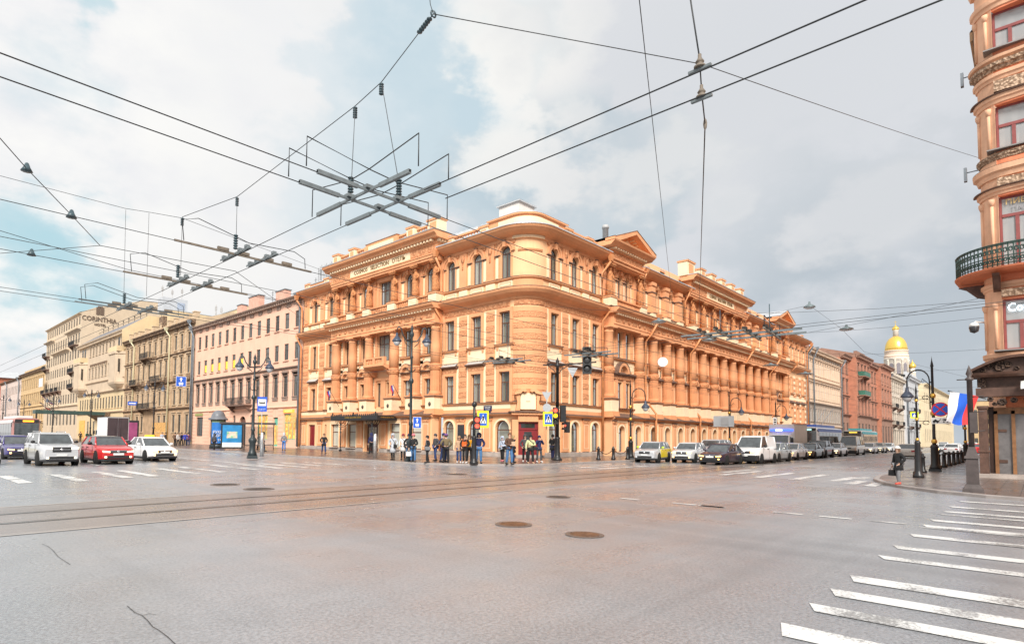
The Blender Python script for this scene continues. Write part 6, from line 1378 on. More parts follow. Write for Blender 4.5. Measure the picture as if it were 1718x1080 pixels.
# ------------------------------------------------------------------ street furniture
BLK = mat('cast_iron_black', (.018,.018,.02), .38, .2, 5); BLUE = mat('sign_blue', (.015,.10,.55), .4, .04); YELF = mat('sign_lime', (.72,.85,.02), .5, .03, emit=(.75,.9,.0), es=.12); RED = mat('sign_red', (.62,.015,.025), .4, .04); GREYB = mat('sign_back_grey', (.38,.40,.42), .5, .1, metal=.3); SHADE = mat('lamp_shade_blue_grey', (.05,.065,.10), .35, .15, 4); OPAL = mat('lamp_opal', (.55,.56,.57), .2, .05); DGRN = mat('cast_iron_green', (.022,.032,.036), .4, .2, 5)
def lamp_head(t, x, y, z):
    m = MB(); m.lathe((x,y,z), [(.36,.0),(.40,.03),(.36,.12),(.22,.26),(.12,.36),(.09,.55),(.0,.6)], 16); o = m.build('lamp_shade', SHADE, t)
    m = MB(); m.lathe((x,y,z), [(.0,-.26),(.16,-.22),(.28,-.08),(.31,.0)], 16); m.build('globe', OPAL, o)
def street_lamp2(loc, rz, H, label, mm=DGRN):
    """old double-armed lamp post with two bell lamps"""
    t = thing('street_lamp', label, 'street lamp', loc, rz, 'old double lamp posts'); k = H/9.0
    m = MB(); m.frust(0,0,0,.22,.42,.42,.38,.38); m.lathe((0,0,0), [(.38,.22),(.34,.4),(.26,.55),(.25,1.0),(.30,1.08),(.36,1.2),(.30,1.32),(.18,1.4),(.17,1.6)], 12); m.build('base', mm, t)
    t.scale = (.78, .78, 1)
    m = MB(); m.lathe((0,0,0), [(.15,1.5),(.13,2.4*k),(.17,2.45*k),(.17,2.6*k),(.12,2.7*k),(.10,5.2*k),(.2,5.3*k),(.2,5.45*k),(.1,5.6*k),(.085,6.9*k),(.15,7.0*k),(.08,7.1*k),(.075,8.3*k),(.16,8.45*k),(.18,8.6*k),(.09,8.75*k),(.13,8.9*k),(.03,9.2*k),(0,9.35*k)], 12)
    for a in range(4): c, s = math.cos(a*PI/2), math.sin(a*PI/2); m.tube([(c*.1,s*.1,6.0*k),(c*.3,s*.3,6.15*k),(c*.28,s*.28,6.35*k)], .03, 5)
    m.build('post', mm, t)
    for s in (-1, 1):
        m = MB(); m.tube([(0,0,8.05*k),(s*.45,0,8.1*k),(s*.75,0,8.5*k),(s*.9,0,8.95*k),(s*1.1,0,9.02*k),(s*1.22,0,8.85*k),(s*1.22,0,8.6*k)], .05, 6); m.tube([(s*.2,0,7.7*k),(s*.5,0,7.9*k),(s*.62,0,8.2*k)], .03, 5); m.build('arm', mm, t); lamp_head(t, s*1.22, 0, 8.0*k)
    return t
def street_lamp1(loc, rz, H, label, k=1.0, gilt=True, side=-1):
    """single crook lamp: post with a hoop arm carrying one bell lamp (arm points to local +x*side)"""
    t = thing('street_lamp', label, 'street lamp', loc, rz, 'crook lamp posts')
    m = MB(); m.frust(0,0,0,.12,.36,.36,.34,.34); m.lathe((0,0,0), [(.32,.12),(.28,.25),(.22,.4),(.21,1.25),(.25,1.32),(.16,1.45)], 12); m.build('base', BLK, t)
    t.scale = (.8, .8, 1)
    m = MB(); m.lathe((0,0,0), [(.13,1.4),(.09,1.9),(.085,H*.6),(.07,H),(.1,H+.02),(.03,H+.35),(0,H+.6)], 10); m.build('post', BLK, t)
    if gilt:
        m = MB()
        for z in (1.62, H*.55, H*.72): m.lathe((0,0,z), [(.1,-.12),(.16,-.04),(.16,.06),(.09,.14)], 10)
        m.build('gilt_collar', GOLD, t)
    m = MB(); R = .62; zc = H-.75; P = [(side*.16,0,zc-1.6),(side*.16,0,zc)]+[(side*(.16+R-R*math.cos(a)), 0, zc+R*math.sin(a)) for a in [PI*i/10 for i in range(1, 11)]]+[(side*(.16+2*R), 0, zc-.35)]
    m.tube(P, .045, 6); 
    for z in (zc-1.2, zc-.1): m.tube([(0,0,z),(side*.16,0,z)], .04, 5)
    m.tube([(side*.2,0,zc-.2),(side*.55,0,zc+.12),(side*.6,0,zc-.05),(side*.45,0,zc-.05)], .02, 4); m.build('arm', BLK, t); lamp_head(t, side*(.16+2*R), 0, zc-.92)
    return t
def sign_plate(t, pts, m, name, y0, th=.02): o = MB(); o.prism(pts, y0, y0-th, 'y'); return o.build(name, m, t)
def rect(w, h, z): return [(-w/2, z-h/2), (w/2, z-h/2), (w/2, z+h/2), (-w/2, z+h/2)]
def disc(r, z, n=24): return [(r*math.cos(2*PI*k/n), z+r*math.sin(2*PI*k/n)) for k in range(n)]
# all signs face local -y
FACE = lambda loc: math.atan2(-(-37-loc[0]), (-28.5-loc[1])*-1) if False else math.atan2(-37-loc[0], -(-28.5-loc[1]))
def bus_lane_face(t, w, h, z, y, parent):
    sign_plate(parent, rect(w, h, z), WHITE, 'sign_rim', y); sign_plate(parent, rect(w*.93, h*.94, z), BLUE, 'sign_face', y-.021, .006)
    a = MB(); a.prism([(-w*.06,z-.0*h),(w*.06,z),(w*.06,z+h*.22),(w*.16,z+h*.22),(0,z+h*.40),(-w*.16,z+h*.22),(-w*.06,z+h*.22)], y-.028, y-.034, 'y'); a.prism(rect(w*.42, h*.20, z-h*.2), y-.028, y-.034, 'y'); a.prism([(-w*.15,z-h*.38),(-w*.06,z-h*.38),(-w*.06,z-h*.28),(-w*.15,z-h*.28)], y-.028, y-.034, 'y'); a.prism([(w*.06,z-h*.38),(w*.15,z-h*.38),(w*.15,z-h*.28),(w*.06,z-h*.28)], y-.028, y-.034, 'y'); a.build('pictogram', WHITE, parent)
def ped_sign(name, label, loc, z, w=.95, h=1.25, rz=0, pole=None):
    t = thing(name, label, 'road sign', loc, rz, 'pedestrian crossing signs'); 
    p = sign_plate(t, rect(w, h, z), YELF, 'sign_board', 0); sign_plate(t, rect(w*.70, h*.74, z), BLUE, 'sign_face', -.021, .006)
    sign_plate(t, [(-w*.30, z-h*.24), (w*.30, z-h*.24), (0, z+h*.30)], WHITE, 'triangle', -.028, .006)
    a = MB(); z0 = z-h*.22
    a.prism(disc(.055, z0+h*.36, 10), -.035, -.04, 'y'); a.prism([(-.05,z0+.20),(.05,z0+.20),(.06,z0+.38),(-.02,z0+.38)], -.035, -.04, 'y'); a.prism([(-.05,z0+.2),(.0,z0+.2),(-.08,z0+.02),(-.13,z0+.02)], -.035, -.04, 'y'); a.prism([(0,z0+.2),(.05,z0+.2),(.12,z0+.02),(.07,z0+.02)], -.035, -.04, 'y'); a.prism([(.04,z0+.36),(.06,z0+.32),(.15,z0+.2),(.12,z0+.2)], -.035, -.04, 'y'); a.prism([(-.02,z0+.36),(-.04,z0+.32),(-.14,z0+.22),(-.11,z0+.2)], -.035, -.04, 'y')
    for q in range(4): a.prism([(-.22+.13*q,z0-.0),(-.16+.13*q,z0-.0),(-.16+.13*q,z0+.02),(-.22+.13*q,z0+.02)], -.035, -.04, 'y')
    a.build('walking_figure', mat('pictogram_black', (.01,.01,.012), .5, 0), t)
    return t
TL_R = mat('light_red', (.7,.03,.02), .3, 0, emit=(1,.09,.05), es=1.6); TL_Y = mat('light_amber', (.8,.4,.0), .3, 0, emit=(1,.5,.01), es=2.2); TL_OFF = mat('light_off', (.03,.035,.03), .2, .1)
def traffic_light(loc, rz, label, lamps, z0, r=.15, housing=BLK, back=False, ymod=0):
    t = thing('traffic_light', label, 'traffic light', loc, rz); n = len(lamps); step = r*2.45
    m = MB(); m.box(-r*1.25, r*1.25, -.0, .28, z0-.04, z0+n*step+.04); m.build('housing', housing, t)
    for i, lm in enumerate(lamps):
        zc = z0+step*(n-1-i)+step/2
        m = MB(); m.lathe((0,-.004,zc), [(0,-.03),(r*.7,-.02),(r*.95,.0)], 16, 'y'); m.build('lens', lm, t)
        m = MB(); m.lathe((0,-.0,zc), [(r*1.05,0),(r*1.1,-.22)], 14, 'y', a0=0, a1=PI); m.build('visor', housing, t)
    return t
CAMP = (-37, -28.5)
def facecam(x, y, off=0): return math.atan2(x-CAMP[0], -(y-CAMP[1]))*1.0 if False else math.atan2(-(CAMP[0]-x), (CAMP[1]-y))*-1+math.radians(off) if False else (math.atan2(CAMP[1]-y, CAMP[0]-x)+PI/2+math.radians(off))
LP0 = gp(688, 774, .1); 
street_lamp2((*LP0, .1), facecam(*LP0, 8), 8.47, 'tall double-armed lamp post carrying a blue bus lane sign, in front of the hotel')
t = thing('bus_lane_sign', 'blue bus lane sign with white arrow on the lamp post before the hotel', 'road sign', (LP0[0]+.17, LP0[1]-.42, 0.1), facecam(*LP0, 8)); bus_lane_face(t, .52, .70, 2.45, 0, t)
L1 = gp(423, 769, .1); street_lamp2((*L1, .1), facecam(*L1, 5), 6.74, 'double-armed lamp post by the bus shelter in front of the pink house')
L2 = gp(257, 757, .1); L2 = (colx(257, 50), 50); street_lamp2((*L2, .1), facecam(*L2, 5), 8.0, 'double-armed lamp post in front of the brown carved house', BLK)
for i, (px, y, lab) in enumerate(((151, 80, 'dark lamp post in front of the cream bay-windowed house'), (87, 106, 'dark lamp post before the tall ivory hotel'), (38, 128, 'slim dark lamp post before the ochre house'), (3, 110, 'slim dark lamp post at the far left edge of the photo'))):
    x = colx(px, y); street_lamp2((x, y, .1), facecam(x, y, 5), 8.4, lab, BLK)
def pole(loc, h, r, name, label, cat, finial=True, mm=BLK, base=True):
    t = thing(name, label, cat, loc); m = MB()
    if base: m.lathe((0,0,0), [(.34,0),(.34,.12),(.24,.2),(.2,.34),(.17,1.5),(.2,1.56),(r*1.3,1.66)], 14)
    m.lathe((0,0,0), [(r,1.6 if base else 0),(r*.85,h)]+([(r*1.5,h+.02),(r*1.4,h+.1),(r*.6,h+.2),(r*1.1,h+.36),(0,h+.7)] if finial else [(0,h+.01)]), 12); m.build('shaft', mm, t); return t
# left signal post with crossing sign
SP = gp(795, 778, .1); t = pole((*SP, .1), 3.45, .12, 'signal_post', 'dark signal post left of the corner door, beside the man in the navy jacket', 'post', False); m = MB(); t.scale = (.75, .75, 1); m.lathe((0,0,3.38), [(.14,0),(.2,.06),(.2,.2),(.1,.3),(0,.3)], 12); m.build('cap', BLK, t)
rz = facecam(*SP, 6); c, s = math.cos(rz), math.sin(rz)
ped_sign('crossing_sign', 'yellow-edged pedestrian crossing sign left of the corner door', (SP[0]+.52*c, SP[1]+.52*s, .1), 2.64, .66, 1.0, rz)
traffic_light((SP[0]+.16*c+.12*s, SP[1]+.16*s-.12*c, .1), rz, 'pedestrian traffic light with two red lamps on the left signal post', [TL_R, TL_R], 2.06, .145)
# right signal post with its mast arm
SR = gp(935, 772, .1); t = pole((*SR, .1), 6.65, .12, 'signal_mast', 'dark mast with a long arm and spear finial right of the corner door', 'post'); rz = facecam(*SR, 0); c, s = math.cos(rz), math.sin(rz); t.rotation_euler = (0,0,rz)
m = MB(); m.tube([(-.95,0,6.78),(-.1,0,6.78)], .05, 6); m.tube([(.1,0,6.75),(1.2,0,6.85),(2.7,0,6.95)], .055, 6); m.tube([(0,0,6.0),(.25,0,6.4),(.8,0,6.75)], .03, 5); m.tube([(0,0,6.0),(-.25,0,6.4),(-.7,0,6.75)], .03, 5); m.lathe((-.95,0,6.78), [(0,-.1),(.08,0),(0,.1)], 6, 'x'); m.build('mast_arm', BLK, t)
P2 = lambda dx, dy=0: (SR[0]+dx*c-dy*s, SR[1]+dx*s+dy*c, .1)
traffic_light(P2(2.05, -.1), rz, 'black traffic light seen from behind, hanging at the end of the mast arm', [BLK, BLK, BLK], 6.15, .25)
ped_sign('crossing_sign', 'yellow-edged pedestrian crossing sign right of the corner door', P2(-.62), 2.92, .78, 1.0, rz+math.radians(-12))
traffic_light(P2(-.13, -.2), rz, 'traffic light showing red arrow and amber on the mast right of the door', [TL_R, TL_Y, TL_OFF], 2.6, .15)
traffic_light(P2(.34, .1), rz+PI+.3, 'black traffic light turned away, right of the mast with the red and amber lamps', [TL_OFF]*3, 2.75, .15)
traffic_light(P2(.55, -.05), rz-1.1, 'small pedestrian traffic light low on the right of the mast', [TL_R, TL_OFF], 2.0, .14)
t = thing('give_way_sign', 'grey back of a triangular sign hung under the mast arm', 'road sign', P2(1.05, -.06), rz); sign_plate(t, [(-.36,6.55),(.36,6.55),(0,5.85)], GREYB, 'sign_back', 0)
t = thing('give_way_sign', 'grey back of a triangular sign above a round one, left of the mast', 'road sign', P2(-.75, .1), rz); sign_plate(t, [(-.34,4.85),(.34,4.85),(0,4.2)], GREYB, 'sign_back', 0); m = MB(); m.tube([(0,.04,2.2),(0,.04,5.0)], .035, 6); m.build('pole', GREYB, t)
t = thing('round_sign', 'grey back of a round sign on the pole left of the mast', 'road sign', P2(-.73, .1), rz); sign_plate(t, disc(.3, 3.72), GREYB, 'sign_back', 0)
# chain bollards at the hotel corner and along the kerb
def bollard(loc, label, group, s=1.0):
    t = thing('bollard', label, 'bollard', loc, 0, group); m = MB(); m.lathe((0,0,0), [(.17*s,0),(.17*s,.1),(.11*s,.16),(.095*s,.75*s),(.13*s,.78*s),(.13*s,.84*s),(.06*s,.88*s),(.08*s,.95*s),(0,1.0*s)], 12); m.build('post', BLK, t); return t
bl = [gp(x, y, .1) for x, y in ((1004, 771), (1029, 770.5), (1053, 770))]
for i, p in enumerate(bl): bollard((*p, .1), ['black chain bollard nearest the corner door', 'black chain bollard in the middle of the three before the right façade', 'black chain bollard closest to the silver and yellow taxi'][i], 'chain bollards')
t = thing('chain', 'sagging black chain between the bollards before the right façade', 'chain', (*bl[0], .1)); m = MB()
for a, c in zip(bl, bl[1:]): m.tube([(a[0]+(c[0]-a[0])*q-bl[0][0], a[1]+(c[1]-a[1])*q-bl[0][1], .82-1.6*q*(1-q)) for q in [i/8 for i in range(9)]], .025, 5)
m.build('links', BLK, t)
for i, (px, py) in enumerate(((441,771.5),(631,774))):
    p = gp(px-2, py-6, .1); t = thing('steel_post', ['shiny steel post left of the hotel entrance', 'shiny steel post right of the hotel entrance'][i], 'bollard', (*p, .1)); m = MB(); m.lathe((0,0,0), [(.14,0),(.14,1.55),(.10,1.6),(.12,1.7),(0,1.75)], 12); m.build('post', mat('steel', (.60,.60,.60), .25, .1, metal=.8), t)
# crook lamps along the right façade
for i, (px, yw, H, lab) in enumerate(((1058, -5.9, 5.65, 'crook lamp post beside the silver and yellow taxi'), (1224, -6.1, 6.0, 'crook lamp post with a sign board by the middle of the right façade'), (1302, -6.1, 5.9, 'crook lamp post before the far end of the hotel'))):
    x = rowx(px, yw); street_lamp1((x, yw, .1), facecam(x, yw), H, lab, side=1)
x = rowx(1224, -6.1); t = thing('route_board', 'grey-backed route board hung on the crook lamp post by the middle of the façade', 'sign board', (x-.8, -6.1, .1), facecam(x, -6.1)); m = MB(); m.box(-1.2,.7,-.05,.05,2.9,4.0); m.cur = 1; m.box(-.5,.2,-.1,-.05,3.05,3.85); m.build('board', [GREYB, mat('box_grey', (.30,.31,.32), .5, .1)], t)
x = rowx(1299, -6.3); t = thing('stop_plate', 'narrow white plate with black marks on the far crook lamp post', 'sign', (x, -6.4, .1), facecam(x, -6.4)); m = MB(); m.box(-.2,.2,-.02,0,2.9,4.3); m.cur = 1
for k in range(4): m.box(-.11,.11,-.03,-.02,3.1+.28*k,3.26+.28*k)
m.build('plate', [WHITE, BLK], t)
# right-hand pavement: posts, bollards, signs
A1 = gp(1541, 801, .1); t = pole((*A1, .1), 3.5, .07, 'sign_post', 'slim black post with gilt rings, just right of the woman in the dark coat', 'post'); m = MB()
for z in (1.7, 2.6, 3.45): m.lathe((0,0,z), [(.08,-.06),(.11,0),(.08,.06)], 10)
m.build('gilt_ring', GOLD, t); t.scale = (.62, .62, 1)
A2 = gp(1569, 790, .1); street_lamp1((*A2, .1), facecam(*A2), 5.75, 'black and gilt crook lamp post carrying the round no-stopping sign', side=-1)
rz = facecam(*A2); c, s = math.cos(rz), math.sin(rz)
t = thing('no_stopping_sign', 'round blue no-stopping sign with red rim and cross', 'road sign', (A2[0]+.30*c+.2*s, A2[1]+.30*s-.2*c, .1), rz)
m = MB(); m.prism(disc(.39, 3.38, 32), 0, -.02, 'y'); m.build('sign_rim', RED, t); m = MB(); m.prism(disc(.33, 3.38, 32), -.021, -.027, 'y'); m.build('sign_face', BLUE, t)
m = MB()
for a in (PI/4, -PI/4):
    ca, sa = math.cos(a), math.sin(a); m.prism([(ca*q-sa*w_, 3.38+sa*q+ca*w_) for q, w_ in ((-.34,-.035),(.34,-.035),(.34,.035),(-.34,.035))], -.028-(.002 if a > 0 else 0), -.034-(.002 if a > 0 else 0), 'y')
m.build('cross', RED, t)
t = thing('tow_away_plate', 'white plate with black tow truck pictogram under the no-stopping sign', 'road sign', (A2[0]+.30*c+.2*s, A2[1]+.30*s-.2*c, .1), rz)
sign_plate(t, rect(.80, .34, 2.76), WHITE, 'plate', 0); m = MB()
m.prism([(-.34,2.68),(-.06,2.68),(-.06,2.75),(-.16,2.78),(-.2,2.85),(-.3,2.78),(-.34,2.76)], -.021, -.026, 'y'); m.prism([(-.1,2.75),(.0,2.86),(.02,2.84),(-.07,2.73)], -.021, -.026, 'y'); m.prism([(.04,2.82),(.3,2.70),(.34,2.76),(.26,2.84),(.14,2.86),(.08,2.83)], -.021, -.026, 'y')
for u in (-.28,-.14,.13,.28): m.prism(disc(.04, 2.67, 10) if u < 0 else [(u+.04*math.cos(k), 2.70+.04*math.sin(k)) for k in range(6)], -.027, -.03, 'y') if u > 0 else m.prism([(u+.04*math.cos(2*PI*k/8), 2.67+.04*math.sin(2*PI*k/8)) for k in range(8)], -.027, -.03, 'y')
m.build('pictogram', mat('pictogram_black', (.01,.01,.012), .5, 0), t)
m = MB(); m.tube([(-.5,.05,3.95),(-1.2,.05,3.95)], .015, 4); m.tube([(-.5,.05,2.75),(-1.2,.05,2.75)], .015, 4)
for z in (4.05, 2.65): m.tube([(-.62+.14*math.cos(a), .05, z+.1*math.sin(a)) for a in [i*PI/5 for i in range(10)]], .018, 4)
m.build('scroll', BLK, t)
A3 = gp(1608, 777.5, .1); A3 = (31, -23.95); street_lamp1((*A3, .1), facecam(*A3), 5.1, 'farther crook lamp post behind the flag on the right pavement', side=-1)
t = thing('arrow_sign', 'small round blue sign with white arrow beside the farther crook lamp', 'road sign', (30.6, -23.7, .1), facecam(30.6, -23.7)); sign_plate(t, disc(.34, 3.9), BLUE, 'sign_face', 0); sign_plate(t, rect(.09, .4, 3.9), WHITE, 'arrow', -.021, .005)
A4 = (-11.6, -26.95); t = thing('lantern_post', 'tall square-footed dark post with a spear top in front of the bronze portal', 'post', (*A4, .1), facecam(*A4)); m = MB()
m.frust(0,0,0,.14,.30,.30,.28,.28); m.frust(0,0,.14,.3,.26,.26,.19,.19); m.frust(0,0,.3,1.3,.18,.18,.165,.165); m.frust(0,0,1.3,1.4,.22,.22,.2,.2); m.frust(0,0,1.4,1.75,.17,.17,.095,.095); m.build('base', mat('cast_iron_brown', (.075,.058,.055), .5, .3, 4, .1), t)
m = MB(); m.lathe((0,0,0), [(.085,1.7),(.08,4.35),(.12,4.37),(.12,4.43),(.05,4.5),(.1,4.62),(.0,4.98)], 10); m.tube([(0,0,4.4),(-.35,0,4.4)], .02, 4); m.build('shaft', MATS['cast_iron_brown'], t)
m = MB(); m.frust(.08,.0,2.3,3.1,.11,.13,.11,.13)
for z in (2.35, 3.1, 3.7): m.tube([(.05,0,z),(.38,0,z+.04)], .018, 4)
m.build('control_box', MATS['cast_iron_brown'], t); t.scale = (.9, .9, .83)
for i, (px, py) in enumerate(((1550,793),(1559,790),(1580,783),(1590,781.5),(1596,780),(1602,778.5),(1607,777.5),(1611.5,776))):
    y = -24.2; x = [-.2, 1.8, 8.5, 11.5, 14.5, 17.5, 20.5, 23.5][i]
    bollard((x, y, .1), 'black cone-topped bollard number along the right pavement kerb'.replace('number ', '')+[' nearest the slim gilt-ringed post', ' just before the no-stopping lamp post', ', first beyond the no-stopping lamp post', ', second beyond the no-stopping lamp post', ', third beyond the no-stopping lamp post', ', fourth beyond the no-stopping lamp post', ', second from the far end', ', at the far end of the row'][i], 'bollards along the right kerb', 1.0)
t = thing('crossing_sign', 'small yellow-edged crossing sign far up the right street before the ivory house', 'road sign', (158, -5.5, .1), facecam(158, -5.5), 'pedestrian crossing signs'); sign_plate(t, rect(1.7, 1.7, 8.6), YELF, 'sign_board', 0); sign_plate(t, rect(1.1, 1.1, 8.6), BLUE, 'sign_face', -.021, .01); sign_plate(t, [(-.45,8.15),(.45,8.15),(0,9.0)], WHITE, 'triangle', -.04, .01); m = MB(); m.tube([(0,.1,0),(0,.1,9.4)], .1, 6); m.build('pole', GREYB, t)
# left street: poster column, bus shelter, stop sign, kiosks
PC = (-9.2, 36.5); t = thing('poster_column', 'round advertising column with grey dome and blue concert poster', 'advertising column', (*PC, .1), facecam(*PC)); t.scale = (.68, .68, .70); m = MB(); m.lathe((0,0,0), [(1.25,0),(1.25,.55),(1.12,.65)], 8); m.build('base', DGRN, t)
m = MB(); m.lathe((0,0,0), [(1.1,.6),(1.1,4.55)], 24, sm=True); m.build('drum', mat('column_dark', (.10,.085,.075), .5, .2), t)
m = MB(); m.lathe((0,0,0), [(1.5,4.5),(1.55,4.62),(1.5,4.75),(1.15,4.9),(1.05,5.3),(.8,5.75),(.4,6.02),(0,6.1)], 24); m.build('dome', mat('dome_grey', (.16,.17,.19), .4, .2), t)
pa = MB(); pa.lathe((0,0,0), [(1.13,.8),(1.13,4.1)], 12, a0=-PI/2-.98, a1=-PI/2+.98); pa.cur = 1; pa.lathe((0,0,0), [(1.13,4.1),(1.13,4.45)], 12, a0=-PI/2-.98, a1=-PI/2+.98); po = pa.build('poster', [mat('poster_blue', (.02,.17,.52), .45, .2, 1.2), mat('poster_green', (.20,.30,.16), .5, .2)], t)
put_text('poster_letters', 'РУКИ', .62, (0,-1.17,2.55), (1,0,0), (0,0,1), WHITE, po, .01, sx=.95); put_text('poster_letters', 'ВВЕРХ!', .56, (0,-1.17,2.0), (1,0,0), (0,0,1), WHITE, po, .01, sx=.85); put_text('poster_letters', '1  21', .5, (0,-1.17,1.35), (1,0,0), (0,0,1), WHITE, po, .01)
SH = (colx(389, 29)-.2, 29.0); t = thing('bus_shelter', 'glass bus shelter with blue lit advertisement in front of the pink house', 'bus shelter', (*SH, .1), facecam(*SH)); m = MB(); m.box(-1.0,4.4,-.2,1.5,2.62,2.8); m.build('roof', mat('shelter_dark', (.06,.055,.055), .4, .2), t)
m = MB(); m.box(-.85,1.25,-.1,.15,.15,2.62); m.build('advert_case', BLK, t); m = MB(); m.box(-.7,1.1,-.14,-.1,.75,2.5); m.cur = 1; m.box(-.7,1.1,-.14,-.1,.3,.75); m.cur = 2; m.box(-.3,.7,-.155,-.14,1.2,1.85); ad = m.build('advertisement', [mat('advert_blue', (.02,.22,.48), .4, .3, 1.5, emit=(.05,.4,.8), es=.02), WHITE, relief_mat('advert_picture', (.20,.50,.30), (.7,.55,.45), 3)], t)
m = MB()
for x in (1.4, 2.8, 4.3): m.box(x-.04, x+.04, 1.35, 1.43, 0, 2.62)
m.box(1.3,4.3,.85,1.3,.45,.52); m.build('frame', mat('shelter_dark', (.06,.055,.055), .4, .2), t); m = MB(); m.face([(1.4,1.39,.3),(4.3,1.39,.3),(4.3,1.39,2.4),(1.4,1.39,2.4)]); m.build('glass', glass_mat('shelter_glass', (.35,.38,.36), .6, .05), t)
t = thing('stop_sign', 'blue and white bus stop sign beside the lamp post before the pink house', 'road sign', (*gp(437.5, 763, .1), .1), facecam(-6, 27)); sign_plate(t, rect(.72, 1.15, 3.95), BLUE, 'sign_board', 0); sign_plate(t, rect(.58, .52, 4.08), WHITE, 'sign_face', -.021, .005); m = MB(); m.box(-.22,.22,-.035,-.027,3.98,4.16); m.cur = 1; m.box(-.18,.18,-.04,-.035,4.08,4.13); m.build('bus_pictogram', [BLK, WHITE], t); m = MB(); m.tube([(0,.05,0),(0,.05,4.5)], .04, 6); m.build('pole', GREYB, t); put_text('sign_letters', '5 22 27', .16, (0,-.03,3.55), (1,0,0), (0,0,1), WHITE, t, .004)
t = thing('bus_lane_sign', 'blue bus lane sign fixed at the joint of the pink and brown houses', 'road sign', (-2.2, 67.2, 0), facecam(-2.2, 67.2)); bus_lane_face(t, 1.5, 1.6, 9.9, 0, t)
t = thing('blue_plate', 'small blue plate sign on the brown carved house near its left downpipe', 'sign', (-1.0, 95.0, 0), facecam(-1, 95)); sign_plate(t, rect(1.6, .7, 7.4), BLUE, 'plate', 0); m = MB(); m.box(-.6,.6,-.03,-.021,7.3,7.5); m.build('plate_lettering', WHITE, t)
m = MB(); t = thing('poster_stand', 'dark framed poster stand with a purple advertisement at the left bus stop', 'advertising stand', (*gp(238, 757, .1), .1), facecam(-12, 62)); t.location = (-10.3, 64, .1); m.box(-1.2,1.2,-.15,.15,.2,3.4); m.build('case', BLK, t); m = MB(); m.box(-1.0,1.0,-.17,-.15,.5,3.1); m.build('advertisement', mat('advert_purple', (.30,.06,.16), .4, .3, 1.5), t)
t = thing('awning_frame', 'dark roof of a street stall behind the red and white bus', 'stall', (-8, 110, .1), 0); m = MB(); m.box(-6,6,-1,2,5.2,5.9); m.cur = 1; m.box(-5.9,-5.7,-.9,-.7,0,5.2); m.box(5.7,5.9,-.9,-.7,0,5.2); m.build('roof', [mat('stall_green', (.05,.09,.08), .5, .3), BLK], t)
# trolley of small flags on the hotel
for i, (u, lab) in enumerate(((25.0, 'small white, blue and red flag on the left part of the hotel front'), (14.3, 'small white and red flag beside the tall lamp post on the hotel front'))):
    t = thing('flag', lab, 'flag', (-1.3, u, 5.2)); m = MB(); m.tube([(.3,0,-.4),(-.9,0,1.3)], .025, 5); m.build('flagpole', IRON, t)
    me = flag_mesh(1.0, .55, [FW_, FB_, FR_], .08, 0); o = obj('flag_cloth', me, t, (-.9, 0, 1.3)); o.rotation_euler = (math.radians(0), math.radians(72), math.radians(20))
for i, (y, z) in enumerate(((160, 10.0), (163.5, 8.6))):
    t = thing('flag', ['upper white and blue flag on the tall ivory hotel', 'lower white and red flag on the tall ivory hotel'][i], 'flag', (-4.0, y, z+1.2)); m = MB(); m.tube([(3.9,0,-2.6),(0,0,0)], .06, 5); m.build('flagpole', IRON, t)
    me = flag_mesh(3.4, 1.4, [FW_, FB_ if i == 0 else FR_, FR_], .2, 0); o = obj('flag_cloth', me, t, (0,0,0)); o.rotation_euler = (math.radians(90), math.radians(40), math.radians(0))
# ------------------------------------------------------------------ vehicles
TYRE = mat('tyre', (.018,.018,.018), .8, .1, 6); RIM = mat('alloy', (.50,.51,.52), .3, .1, 8, metal=.8); CGLASS = mat('car_glass', (.05,.06,.065), .04, .5, 2.2, spec=.9, coat=.5); CBLK = mat('car_black_plastic', (.02,.02,.022), .5, .1); CHR = mat('chrome', (.75,.75,.77), .12, 0, metal=1.0)
HL = mat('headlight_on', (.9,.85,.7), .15, 0, emit=(1.0,.80,.45), es=1.7); HLA = mat('headlight_amber', (.9,.6,.2), .15, 0, emit=(1.0,.55,.15), es=2.4); HLO = mat('headlight_off', (.62,.64,.66), .08, .1, 9, coat=.6); TAIL = mat('tail_light', (.40,.01,.012), .15, 0, coat=.5); PLATE = mat('number_plate', (.78,.78,.76), .4, .03); UNDER = mat('car_under', (.01,.01,.01), .9, 0)
def paintm(name, col, metal=.25): return mat('paint_'+name, col, .28, .04, 1.5, metal=metal, coat=.7)
WM = {}
def wheel_mesh(r, w):
    k = (round(r,2), round(w,2))
    if k in WM: return WM[k]
    t = MB(); t.lathe((0,0,0), [(r*.66,-w/2),(r*.9,-w/2),(r,-w*.36),(r,w*.36),(r*.9,w/2),(r*.66,w/2)], 20, 'y'); tm = t.mesh('tyre', TYRE)
    m = MB(); m.lathe((0,0,0), [(r*.68,-w*.46),(r*.60,-w*.40),(r*.56,-w*.2),(r*.56,w*.2),(r*.60,w*.40),(r*.68,w*.46)], 20, 'y'); m.cur = 1; m.lathe((0,0,0), [(0,-w*.26),(r*.58,-w*.24)], 16, 'y'); m.lathe((0,0,0), [(r*.58,w*.24),(0,w*.26)], 16, 'y'); m.cur = 0
    for q in range(5):
        a = 2*PI*q/5; c, s = math.cos(a), math.sin(a)
        for sd in (-1, 1):
            P = [(c*rr-s*ww, s*rr+c*ww) for rr, ww in ((r*.1,-r*.09),(r*.6,-r*.10),(r*.6,r*.10),(r*.1,r*.09))]
            m.prism(P, sd*w*.30, sd*w*.44, 'y')
    m.lathe((0,0,0), [(0,-w*.46),(r*.16,-w*.44)], 8, 'y'); m.lathe((0,0,0), [(r*.16,w*.44),(0,w*.46)], 8, 'y'); rm = m.mesh('rim', [RIM, CBLK]); WM[k] = (tm, rm); return WM[k]
